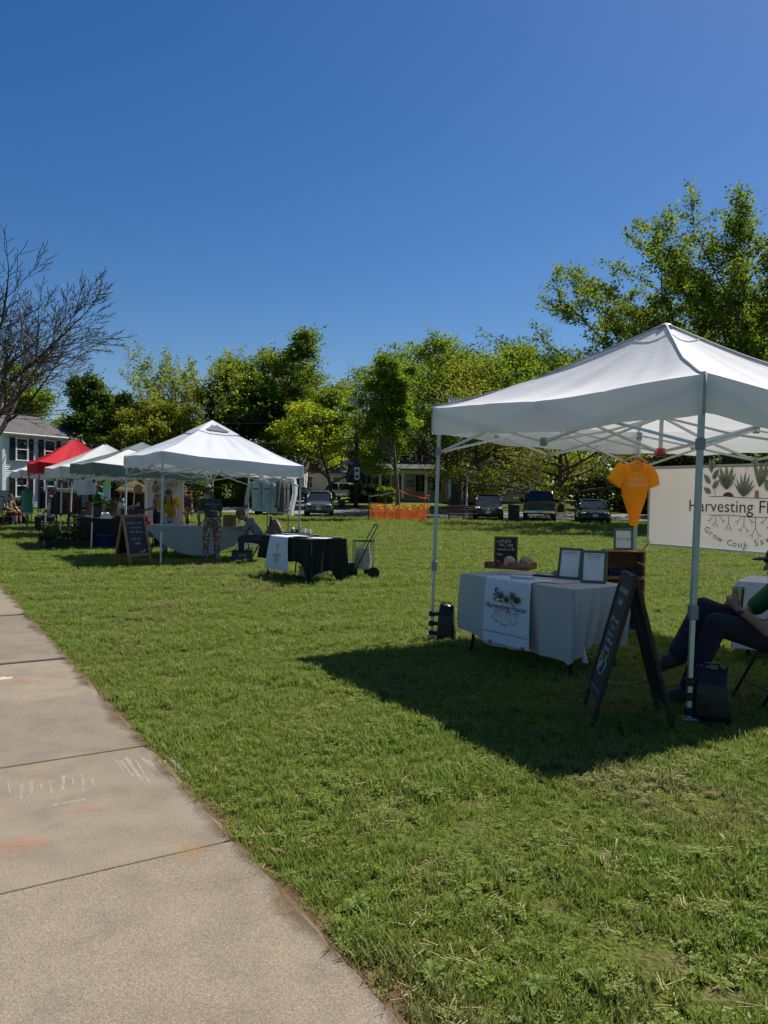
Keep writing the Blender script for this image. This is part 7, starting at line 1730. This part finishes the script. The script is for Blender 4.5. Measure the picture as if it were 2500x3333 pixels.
for i, (px, py, c, s, nm) in enumerate(((935, 1742, (.10, .15, .18), (.22, .14, .03), 'slate blue leaflet pile near the runner'), (985, 1750, (.03, .03, .035), (.3, .16, .02), 'flat black folder at the front of the black table'), (1040, 1752, (.55, .56, .58), (.34, .3, .006), 'white sheet of paper on the black table'), (1098, 1754, (.13, .15, .11), (.17, .12, .035), 'olive field guide near the trolley end of the table'), (1028, 1745, (.22, .2, .16), (.1, .08, .03), 'small tan box behind the white sheet'))):
    r_ = thing('table_paper', nm, 'papers', bt_(px, py), BRZ + .3 * i, 'papers on the black table')
    for k in range(2): MB().box((.004 * k, .003 * k, s[2] * (.25 + .5 * k)), (s[0], s[1], s[2] * .48), ch=min(.003, s[2] * .1)).build('sheet', M('paper_item%d' % i, c, .6, .1, 20), r_)
tb3 = thing('cloth_bag', 'brown and cream cloth bag on the left end of the black table', 'bag', bt_(895, 1738), BRZ + .8)
MB().rows([[(math.cos(a) * .12 * (1 - .6 * f) + .03 * math.sin(a * 3 + f * 3), math.sin(a) * .09 * (1 - .5 * f), .26 * f) for a in np.linspace(0, 6.283, 21)[:-1]] for f in np.linspace(0, 1, 6)], True).build('bag', M('brown_bag', (.16, .09, .065), .85, .3, 9), tb3, True); MB().tube([(.03, -.03, .26), (.10, -.05, .14), (.16, -.06, .01)], .014, 6).build('strap', M('cream_strap', (.48, .40, .26), .8), tb3, True); MB().box((-.10, .02, .16), (.03, .1, .32), ch=.008).build('tablet', PLASTIC, tb3, rot=(0, .06, 0))
tag_t = tub('clear plastic tub with red box under the black table', G(980, 1884) + V * .25, .26, .22, (.5, .53, .52), 'milky_tub'); MT['milky_tub'].node_tree.nodes['Principled BSDF'].inputs['Alpha'].default_value = .45
MB().box((.1, -.05, .1), (.12, .1, .07), ch=.006).build('red_packet', REDP, tag_t); MB().box((-.08, 0, .12), (.14, .12, .08), ch=.006).build('grey_packet', GPLAS, tag_t)
q = G(1090, 1880) + V * .2; bb2 = thing('storage_box', 'black lidded box under the trolley end of the black table', 'box', q, rv); MB().box((0, 0, .12), (.38, .3, .24), ch=.02).build('box', PLASTIC, bb2); MB().box((0, 0, .25), (.41, .33, .03), ch=.008).build('lid', M('slate_lid', (.06, .075, .08), .5), bb2)
def trolley():
    q = G(1165, 1880); root = thing('shopping_trolley', 'folding wire shopping trolley beside the black table', 'trolley', q + V * .1, R(12)); m = M('trolley_green', (.03, .055, .05), .4, metal=.3); wr = M('trolley_wire', (.20, .25, .24), .35, metal=.5)
    W, D, z0, z1 = .34, .30, .16, .66
    def P4(x, y, z): return (x, y, z)
    for z in (z0, z0 + .17, z0 + .34, z1): MB().tube([P4(-W / 2, -D / 2, z), P4(W / 2, -D / 2, z), P4(W / 2, D / 2, z), P4(-W / 2, D / 2, z), P4(-W / 2, -D / 2, z)], .005 if z < z1 else .009, 6).build('hoop', wr if z < z1 else m, root)
    for i in range(6):
        for y in (-D / 2, D / 2): x = -W / 2 + W * i / 5; MB().cyl((x, y, z0), (x, y, z1), .003, n=5).build('wire', wr, root)
    for i in range(1, 5):
        for x in (-W / 2, W / 2): y = -D / 2 + D * i / 5; MB().cyl((x, y, z0), (x, y, z1), .003, n=5).build('wire', wr, root)
    for i in range(7): x = -W / 2 + W * i / 6; MB().cyl((x, -D / 2, z0), (x, D / 2, z0), .003, n=5).build('wire', wr, root)
    for s in (-1, 1): MB().tube([(-.20, s * .16, .05), (.10, s * .16, .70), (.22, s * .16, .92)], .010, 8).build('frame_tube', m, root, True)
    MB().tube([(.22, -.16, .92), (.235, -.15, .955), (.235, .15, .955), (.22, .16, .92)], .014, 8).build('handle', PLASTIC, root, True)
    MB().tube([(W / 2, -D / 2, z1), (W / 2, -D / 2 + .02, z1 + .06), (W / 2, D / 2 - .02, z1 + .06), (W / 2, D / 2, z1)], .008, 6).build('front_loop', m, root)
    MB().cyl((.16, -.2, .105), (.16, .2, .105), .008, n=6).build('axle', m, root)
    for s in (-1, 1):
        wh = MB().lathe([(.085, -.02), (.105, -.016), (.105, .016), (.085, .02)], (.16, s * .21, .105), 26, 'Y').build('wheel', TYRE, root, True); mb = MB().lathe([(.0, -.012), (.03, -.014), (.03, .014), (0, .012)], (.16, s * .21, .105), 12, 'Y')
        mb.lathe([(.07, -.01), (.088, -.012), (.088, .012), (.07, .01)], (.16, s * .21, .105), 24, 'Y')
        for k in range(8): a = k * math.pi / 4; mb.bar((.16 + .02 * math.cos(a), s * .21, .105 + .02 * math.sin(a)), (.16 + .08 * math.cos(a), s * .21, .105 + .08 * math.sin(a)), .014)
        mb.build('spokes', PLASTIC, wh)
        MB().lathe([(.0, -.015), (.06, -.012), (.06, .012), (0, .015)], (-.2, s * .13, .06), 16, 'Y').build('caster', TYRE, root, True)
    tg = thing('tote_bag', 'off-white canvas tote sitting in the shopping trolley', 'bag', q + V * .1 + Vector((0, 0, .168)), R(12))
    MB().rows([[(math.copysign(abs(math.cos(a)) ** .6, math.cos(a)) * .145 * (1 - .12 * f) + .012 * math.sin(a * 3 + f * 6), math.copysign(abs(math.sin(a)) ** .6, math.sin(a)) * .11 * (1 - .2 * f), .36 * f + (.02 * math.sin(a * 4) if f == 1 else 0)) for a in np.linspace(0, 6.283, 25)[:-1]] for f in np.linspace(0, 1, 7)], True).build('bag', M('canvas', (.46, .42, .36), .9, .15, 7, bump=.4, bsc=20), tg, True); MB().tube([(-.07, -.08, .36), (-.04, -.1, .44), (.04, -.1, .42), (.07, -.08, .36)], .01, 6).build('handle', M('canvas', (.46, .42, .36)), tg, True)
trolley()
# ---- weeds in the near lawn
def rosette(label, px, py, n, L_, seed, up=.35, leaf=None, wd=.28):
    rng = random.Random(seed); p = G(px, py); root = thing('weed', label, 'weed', p, 0, 'broadleaf weeds in the lawn'); m = leaf or M('weed_green', (.13, .19, .025), .7, .3, 20, trans=.35)
    for i in range(n):
        a = i * 2.4 + rng.uniform(-.3, .3); L2 = L_ * rng.uniform(.6, 1.15); rows = []
        for k in range(6):
            f = k / 5; w_ = L2 * wd * math.sin(math.pi * (f * .93 + .05)) ** .8; r = L2 * f * .9; z = .012 + L2 * (up * math.sin(f * 2.2) )
            c, s = math.cos(a), math.sin(a); rows.append([(c * r - s * w_ * q, s * r + c * w_ * q, z + abs(q) * w_ * .35) for q in (-.5, 0, .5)])
        MB().rows(rows).build('leaf', m, root, True)
rosette('broad plantain weed in the middle of the lawn', 735, 2372, 10, .075, 1, .45); rosette('large leafy weed near the bottom of the lawn', 1745, 3225, 12, .075, 2, .22); rosette('upright leafy weed right of the large leafy one', 1925, 3215, 10, .065, 3, .45); rosette('lanky weed with long pale stalks on a dry patch', 2000, 2815, 6, .12, 4, .5, M('pale_stalk', (.22, .24, .10), .6, .2, 12, trans=.2), .06); rosette('small weed by the pavement edge', 925, 2740, 7, .06, 5, .5); rosette('low weed at the lower pavement edge', 1160, 2960, 8, .06, 6, .4); rosette('flat weed near the lower left of the lawn', 1410, 3200, 8, .07, 7, .4)
# ================================================================ people
SKIN = M('skin_fair', (.42, .24, .165), .5, .08, 8, spec=.35); SKIN2 = M('skin_tan', (.30, .165, .11), .5, .08, 8, spec=.35); EYEW = M('eye_white', (.6, .58, .55), .3); EYED = M('eye_dark', (.02, .015, .012), .2); LIP = M('lip', (.30, .12, .10), .5)
def soft(o, vox, it=4):
    r = o.modifiers.new('remesh', 'REMESH'); r.mode = 'VOXEL'; r.voxel_size = vox; r.use_smooth_shade = True
    s = o.modifiers.new('smooth', 'SMOOTH'); s.factor = .5; s.iterations = it
    return o
def vec(a): return Vector(a)
def person(label, loc, rz, J, skin, shirt, trousers, hair, shoe, group='people at the stalls', vox=.011, sleeve=.55, hairstyle='short', cap=None, bare_legs=False, body_r=1.0, long_hair=None, holds=None):
    """J: joints in local metres, x to the person's right, y forward, z up"""
    root = thing('person', label, 'person', loc, rz, group)
    j = {k: vec(v) for k, v in J.items() if isinstance(v, tuple)}
    pel, che, nek, hd = j['pelvis'], j['chest'], j['neck'], j['head']
    face = vec(J.get('face', (0, 1, 0))).normalized(); hup = (hd - nek).normalized(); hup = (hup - face * hup.dot(face)).normalized(); rt = face.cross(hup)
    HR = Matrix((rt, face, hup)).transposed()
    def h(x, y, z): return hd + HR @ Vector((x, y, z))
    k = body_r; sp = (che - pel).normalized()
    xr = (j['shR'] - j['shL']).normalized(); fw = xr.cross(sp) * -1
    b = MB()
    # head and neck
    b.ell(h(0, -.005, .02), (.073, .092, .10), 16, HR, 12); b.ell(h(0, .022, -.05), (.056, .066, .066), 14, HR, 10)
    b.cap(nek - hup * .03, h(0, -.02, -.06), .055, .052); b.cap(h(0, .09, .015), h(0, .108, -.022), .010, .016, 8); b.ell(h(0, .078, -.06), (.026, .018, .012), 10, HR); b.ell(h(0, .072, -.09), (.026, .024, .02), 10, HR)
    for s in (-1, 1): b.ell(h(s * .074, -.008, -.005), (.010, .02, .032), 10, HR); b.ell(h(s * .032, .075, .03), (.024, .02, .014), 10, HR)
    b.cap(pel, che, .10 * k, .11 * k, 12, .75, fw)
    for S in ('L', 'R'):
        s, e, w_ = j['sh' + S], j['el' + S], j['wr' + S]
        b.cap(che, s, .06, .05); b.cap(s, e, .047 * k, .038 * k); b.cap(e, w_, .038 * k, .026)
        d = vec(J.get('hand' + S, w_ - e)).normalized(); pn = vec(J.get('palm' + S, (0, 0, -1))); pn = (pn - d * pn.dot(d)).normalized(); sd = d.cross(pn) * (1 if S == 'R' else -1)
        curl = J.get('curl' + S, .5); pc = w_ + d * .05
        b.cap(w_, w_ + d * .085, .026, .034, 10, .45, pn)
        for q in range(4):
            r0 = w_ + d * (.085 - .006 * abs(q - 1.3)) + sd * (.030 - .020 * q); L1 = (.036, .042, .039, .030)[q]
            a1 = curl * .9; p1 = r0 + (d * math.cos(a1) + pn * math.sin(a1)) * L1; a2 = curl * 2.1; p2 = p1 + (d * math.cos(a2) + pn * math.sin(a2)) * L1 * .85
            b.cap(r0, p1, .0095, .0085, 8); b.cap(p1, p2, .0085, .0075, 8)
        t0 = w_ + d * .03 + sd * .026; t1 = t0 + (d * .7 + sd * .75 + pn * .35 * curl).normalized() * .04; t2 = t1 + (d * .95 + sd * .1 + pn * .5 * curl).normalized() * .032
        b.cap(t0, t1, .013, .011, 8); b.cap(t1, t2, .0105, .009, 8)
        hp, kn, an = j['hip' + S], j['kn' + S], j['an' + S]
        b.cap(pel, hp, .085 * k, .08 * k); b.cap(hp, kn, .075 * k, .05 * k); b.cap(kn, an, .05 * k, .034)
        toe = j['toe' + S]; b.cap(an, an + (toe - an) * .5, .034, .03)
    soft(b.build('body', skin, root, True), vox, 3)
    # shirt
    m = MB(); m.cap(pel + sp * .06, che - sp * .05, .130 * k, .135 * k, 14, .78, fw); m.cap(che - sp * .12, che + sp * .05, .14 * k, .12 * k, 14, .78, fw); m.cap(pel - sp * .01, pel + sp * .05, .122 * k, .132 * k, 14, .75, fw)
    for S in ('L', 'R'):
        s, e, w_ = j['sh' + S], j['el' + S], j['wr' + S]; m.cap(che + sp * .06, s, .075, .066)
        if sleeve <= 1: m.cap(s, s.lerp(e, sleeve), .064 * k, .060 * k)
        else: m.cap(s, e, .062 * k, .052 * k); m.cap(e, e.lerp(w_, sleeve - 1), .05 * k, .042)
    so = soft(m.build('shirt', shirt, root, True), vox * 1.2, 3)
    if shirt.name.startswith('print'): pass
    # trousers
    m = MB()
    for S in ('L', 'R'):
        hp, kn, an = j['hip' + S], j['kn' + S], j['an' + S]
        m.cap(pel, hp, .118 * k, .108 * k, 12, .9, fw); m.cap(hp, kn, .098 * k, .072 * k, 12)
        if not bare_legs: m.cap(kn, kn.lerp(an, .96), .070 * k, .056 * k, 12)
    soft(m.build('trousers' if not bare_legs else 'shorts', trousers, root, True), vox * 1.2, 3)
    for S in ('L', 'R'):
        an, toe = j['an' + S], j['toe' + S]; d = (toe - an); d.normalize(); up = vec(J.get('footup' + S, (0, 0, 1)))
        m = MB(); m.cap(an - up * .035 - d * .02, toe - d * .03 - up * .015, .050, .044, 10); m.cap(an, an + (toe - an) * .5, .052, .044, 10); m.cap(an, an - up * .03, .052, .048, 10); m.cap(an, an.lerp(j['kn' + S], .25), .054, .056, 10); soft(m.build('shoe', shoe, root, True), vox * 1.1, 2)
    # face
    for s in (-1, 1):
        e = MB().ell(h(s * .031, .083, .016), (.014, .009, .008), 10, HR).build('eye', EYEW, root, True); MB().ell(h(s * .031, .091, .016), (.006, .004, .006), 8, HR).build('iris', EYED, e, True)
        MB().cap(h(s * .018, .090, .040), h(s * .046, .082, .040), .004, .003, 6).build('brow', hair, root, True)
    MB().ell(h(0, .094, -.058), (.022, .007, .006), 10, HR).build('mouth', LIP, root, True)
    # hair
    m = MB(); m.ell(h(0, -.022, .038), (.083, .092, .094), 16, HR, 12); m.ell(h(0, .035, .085), (.062, .045, .035), 12, HR)
    if hairstyle in ('bob', 'long'):
        for s in (-1, 1): m.cap(h(s * .068, -.01, .03), h(s * .072, .0, -.10), .03, .026)
        m.cap(h(0, -.07, .02), h(0, -.075, -.11), .07, .055)
    if hairstyle == 'pony':
        m.cap(h(0, -.10, .03), h(0, -.135, -.04), .032, .045); m.cap(h(0, -.135, -.04), h(.01, -.12, -.17), .045, .022)
    if hairstyle == 'braids':
        for s in (-1, 1):
            for q in range(5): m.ell(h(s * .07, .03 - .0 * q, -.04) + Vector((0, 0, -.038 * q)), (.022, .022, .026), 8)
    if hairstyle == 'beard': m.ell(h(0, .05, -.085), (.052, .045, .04), 12, HR)
    soft(m.build('hair', hair, root, True), .009, 2)
    if cap is not None:
        cm_, kind = cap
        c = MB(); c.ell(h(0, -.01, .062), (.090, .104, .080), 18, HR, 12)
        if kind == 'cap': c.ell(h(0, .125, .052), (.07, .075, .010), 14, HR)
        if kind == 'bucket':
            rows = [[h(r_ * math.cos(a) * .9, r_ * math.sin(a), z) for a in np.linspace(0, 6.283, 25)[:-1]] for r_, z in ((.115, .05), (.165, .012), (.165, .006), (.108, .036))]; c.rows(rows, True)
        cc = c.build('cap' if kind == 'cap' else 'hat', cm_, root, True)
        if kind == 'cap': MB().ell(h(0, -.01, .143), (.008, .008, .005), 8).build('button', cm_, cc)
    return root, j, h
def standing(**kw):
    J = dict(pelvis=(0, 0, .93), chest=(0, 0, 1.25), neck=(0, .01, 1.40), head=(0, .03, 1.54), shL=(-.17, 0, 1.35), shR=(.17, 0, 1.35), elL=(-.22, -.02, 1.08), elR=(.22, -.02, 1.08), wrL=(-.22, .08, .86), wrR=(.22, .08, .86), hipL=(-.09, 0, .88), hipR=(.09, 0, .88), knL=(-.1, .02, .49), knR=(.1, .02, .49), anL=(-.1, 0, .08), anR=(.1, 0, .08), toeL=(-.12, .17, .04), toeR=(.12, .17, .04))
    J.update(kw); return J
def seated(**kw):
    J = dict(pelvis=(0, 0, .52), chest=(0, -.03, .86), neck=(0, 0, 1.02), head=(0, .03, 1.16), shL=(-.17, -.02, .96), shR=(.17, -.02, .96), elL=(-.22, .08, .72), elR=(.22, .08, .72), wrL=(-.14, .28, .66), wrR=(.14, .28, .66), hipL=(-.09, .03, .50), hipR=(.09, .03, .50), knL=(-.11, .42, .50), knR=(.11, .42, .50), anL=(-.11, .42, .09), anR=(.11, .42, .09), toeL=(-.12, .60, .04), toeR=(.12, .60, .04))
    J.update(kw); return J
def at(px, Y): p = P(px, 1600, Y); return Vector((p.x, p.y, 0))
# ---- folding chair
def chair(label, loc, rz, back=True, group='folding chairs'):
    root = thing('folding_chair', label, 'chair', loc, rz, group); m = M('chair_black', (.013, .013, .014), .42)
    MB().rows([[(.20 * math.copysign(abs(math.cos(a)) ** .5, math.cos(a)) * r_, .19 * math.copysign(abs(math.sin(a)) ** .5, math.sin(a)) * r_ + .0, .43 + z) for a in np.linspace(0, 6.283, 25)[:-1]] for r_, z in ((.02, .012), (.9, .014), (1, .004), (1, -.012), (.9, -.02), (.02, -.02))], True).build('seat', m, root, True)
    for s in (-1, 1):
        MB().tube([(s * .215, .24, 0), (s * .215, .02, .42), (s * .215, -.2, .84)], .012, 8).build('leg', m, root, True); MB().tube([(s * .195, -.28, 0), (s * .195, .0, .40), (s * .195, .12, .42)], .012, 8).build('leg', m, root, True)
    MB().cyl((-.215, .17, .13), (.215, .17, .13), .010, n=6).build('front_bar', m, root); MB().cyl((-.195, -.18, .14), (.195, -.18, .14), .010, n=6).build('rear_bar', m, root)
    MB().rows([[(x, -.14 - .04 * f - .04 * math.cos(x * 6), .62 + .2 * f) for x in np.linspace(-.2, .2, 9)] for f in np.linspace(0, 1, 4)] + [[(x, -.155 - .04 - .04 * math.cos(x * 6), .82 - .2 * f) for x in np.linspace(-.2, .2, 9)] for f in np.linspace(0, 1, 4)]).build('backrest', m, root, True)
    return root
# seated man at the right edge (facing left)
ml = Vector((2.895, 5.68, 0)); chair('black folding chair under the seated man in green', ml + Vector((.06, 0, -.0)), R(90))
NAVY = M('navy_trousers', (.014, .018, .032), .9, .2, 6, bump=.4, bsc=18); GRNT = M('green_tee', (.016, .115, .035), .9, .12, 5, bump=.35, bsc=12)
hz = .0
J = seated(pelvis=(0, -.06, .50), chest=(0, -.17, .76), neck=(0, -.10, .915), head=(0, -.040, 1.035), face=(.0, 1, -.10), shL=(-.18, -.14, .855), shR=(.18, -.14, .855), elL=(-.24, .16, .585), elR=(.22, .12, .60), wrL=(-.09, .305, .71), wrR=(.10, .30, .70), handL=(.55, .18, .35), handR=(-.55, .15, .2), palmL=(.35, -.85, .1), palmR=(-.1, -.8, .1), curlL=.75, curlR=.75,
           hipL=(-.09, 0, .48), hipR=(.09, 0, .48), knL=(-.10, .46, .60), knR=(.05, .50, .69), anL=(-.09, .66, .10), anR=(-.02, .72, .35), toeL=(-.09, .86, .05), toeR=(-.03, .87, .27), footupR=(0, .45, .85))
man, jm, hm = person('man in green tee and navy cap sitting cross-legged with a steel tumbler', ml, R(90), J, SKIN2, GRNT, NAVY, M('hair_dark', (.025, .018, .014), .6), M('brown_boot', (.05, .038, .03), .6, .2, 10, bump=.3), vox=.007, sleeve=.62, cap=(M('navy_cap', (.012, .014, .024), .8), 'cap'), body_r=1.2)
MB().lathe([(.030, -.012), (.033, -.012), (.033, .012), (.030, .012)], tuple(jm['wrL'] - (jm['wrL'] - jm['elL']).normalized() * .035), 14).build('watch', PLASTIC, man)
tp = root_matrix(man) @ Vector((.015, .255, .70)); tm_ = thing('steel_tumbler', 'brushed steel tumbler held by the man in green', 'tumbler', tp)
MB().lathe([(0, 0), (.032, 0), (.034, .01), (.043, .15), (.045, .165), (.041, .165), (.038, .14), (0, .13)], n=22).build('body', M('brushed_steel', (.32, .34, .34), .3, .1, 6, metal=.9), tm_, True); MB().lathe([(.041, .158), (.0, .16)], n=20).build('lid', GPLAS, tm_)
# standing woman with cap, back to the camera
FLOR = blotchmat('floral_print', [(.05, .03, .035), (.30, .14, .13), (.10, .04, .05), (.42, .30, .26), (.035, .025, .04), (.22, .16, .12)], 34); DGT = M('forest_tee', (.028, .045, .035), .9, .15, 6, bump=.3, bsc=12)
J = standing(chest=(.0, .12, 1.20), neck=(0, .20, 1.335), head=(-.02, .26, 1.445), face=(-.25, .85, -.45), shL=(-.17, .12, 1.30), shR=(.17, .12, 1.29), elL=(-.24, .18, 1.02), elR=(.24, .16, 1.01), wrL=(-.16, .38, .88), wrR=(.2, .36, .84), pelvis=(0, .0, .90), anL=(-.15, -.02, .08), anR=(.12, .02, .08), knL=(-.12, .03, .48), knR=(.11, .04, .48), toeL=(-.24, .13, .04), toeR=(.16, .2, .04))
wl = G(690, 1836); woman, jw, hw_ = person('woman in dark cap, forest green tee and floral trousers, seen from behind', wl, R(32), J, SKIN, DGT, FLOR, M('hair_auburn', (.16, .05, .025), .55, .3, 30), M('tan_sandal', (.12, .07, .05), .7), hairstyle='pony', cap=(M('black_cap', (.014, .014, .018), .8), 'cap'))
pr_ = M('tee_print', (.34, .32, .22), .8)
c0 = Vector((0, .0, 1.15))
for i, (t, sz, z) in enumerate((('ROOTS & WINGS', .04, 1.24), ('* *', .07, 1.17), ('FARM', .07, 1.10), ('local', .05, 1.04))): text(t, sz, pr_, woman, face_mtx((0, -.145 + (z - .93) * .37, z), (1, 0, 0), (0, .35, 1)), name='shirt_print')
# bending woman in yellow
YEL = M('mustard_tee', (.42, .24, .012), .9, .12, 5, bump=.3, bsc=12); PALE = M('pale_trousers', (.33, .36, .40), .9, .1, 6, bump=.3, bsc=14)
J = standing(pelvis=(0, -.05, .90), chest=(0, .20, 1.20), neck=(.0, .33, 1.33), head=(-.02, .42, 1.42), face=(-.1, .75, -.75), shL=(-.18, .22, 1.31), shR=(.18, .24, 1.29), elL=(-.27, .40, 1.05), elR=(.25, .16, 1.05), wrL=(-.24, .56, .83), wrR=(.10, .34, 1.0), handL=(0, .4, -.6), hipL=(-.1, -.05, .86), hipR=(.1, -.05, .86), knL=(-.11, 0, .48), knR=(.11, 0, .48), anL=(-.13, -.08, .08), anR=(.13, -.08, .08), toeL=(-.15, .1, .04), toeR=(.15, .1, .04))
person('woman with dark braids in mustard tee bending over the sage table', at(556, 17.9), R(180 + 6), J, SKIN, YEL, PALE, M('hair_deep', (.022, .013, .012), .55), PLASTIC, hairstyle='braids')
# woman in black, man in plaid
BLT = M('black_tee', (.010, .010, .013), .9, .2, 5); GREYH = M('hair_ash', (.26, .21, .16), .6, .25, 30)
J = standing(elL=(-.25, .03, 1.08), elR=(.25, .05, 1.08), wrL=(-.06, .24, 1.03), wrR=(.08, .25, 1.04), face=(-.1, 1, -.05), handL=(.9, .3, 0), handR=(-.9, .3, 0))
person('smiling woman with ash blonde hair in a black tee', at(452, 21.6), R(112), J, SKIN, BLT, NAVY, GREYH, PLASTIC, hairstyle='bob', body_r=1.1)
PLD = checkmat('plaid_shirt', [(.035, .045, .09), (.20, .22, .28), (.16, .17, .22)], 17)
J = standing(elL=(-.22, .06, 1.06), elR=(.22, .06, 1.06), wrL=(-.16, .28, 1.0), wrR=(.14, .28, 1.0), head=(0, .05, 1.56))
person('grey-haired man in blue plaid shirt facing left', at(514, 20.6), R(96), J, SKIN2, PLD, NAVY, M('hair_grey', (.14, .12, .10), .6, .3, 30), PLASTIC, body_r=1.12)
J = standing(); MRN = M('maroon_top', (.13, .012, .02), .9); YEB = M('yellow_skirt', (.55, .32, .02), .8)
person('person in maroon top and yellow bottoms right of the lettered banner', at(601, 24.5), R(200), J, SKIN2, MRN, YEB, M('hair_black', (.012, .01, .01), .6), PLASTIC)
# bucket-hat man
GST = M('grey_shirt', (.17, .17, .22), .9, .15, 5, bump=.4, bsc=10)
J = seated(chest=(0, .20, .80), neck=(0, .33, .93), head=(0, .43, 1.02), face=(0, .9, -.5), shL=(-.18, .22, .90), shR=(.18, .22, .90), elL=(-.24, .36, .70), elR=(.24, .30, .70), wrL=(-.12, .55, .74), wrR=(.1, .5, .74))
bl = at(852, 16.6); person('man in grey shirt and bucket hat leaning forward on a chair between the tables', bl, R(98), J, SKIN2, GST, M('slate_jeans', (.035, .045, .07), .9), M('hair_black', (.012, .01, .01)), PLASTIC, cap=(M('taupe_hat', (.11, .10, .085), .9), 'bucket'), sleeve=1.75)
chair('black folding chair under the man in the bucket hat', bl, R(98))
# people deeper in the row
J = seated(); sl = at(166, 26.5)
person('seated person in pale shirt with reddish hair under the ivory tent', sl, R(130), J, SKIN2, M('pale_shirt', (.42, .45, .50), .9, .08, 4), NAVY, M('hair_red', (.10, .03, .025), .6), PLASTIC, body_r=1.15); chair('black folding chair under the person in the pale shirt', sl, R(130))
J = standing(head=(0, .03, 1.62), neck=(0, .01, 1.48), chest=(0, 0, 1.32), shL=(-.18, 0, 1.43), shR=(.18, 0, 1.43))
person('dark-haired man standing behind the collage board', at(226, 30.5), R(-60), J, SKIN, M('grey_tee', (.10, .09, .10), .9), NAVY, M('hair_black', (.012, .01, .01)), PLASTIC)
J = standing(); person('brown-haired person in teal and white behind the red goods', at(326, 27.2), R(95), J, SKIN, M('teal_shirt', (.05, .28, .32), .9, .1), NAVY, M('hair_brown', (.06, .035, .022), .6), PLASTIC, hairstyle='bob')
J = seated(); sl2 = at(33, 30.5); person('person in maroon shorts sitting at the far left under the farthest tent', sl2, R(-110), J, SKIN, M('olive_tee', (.12, .11, .06), .9), MRN, M('hair_brown', (.06, .035, .022)), PLASTIC, bare_legs=True); chair('black folding chair under the person at the far left', sl2, R(-110))
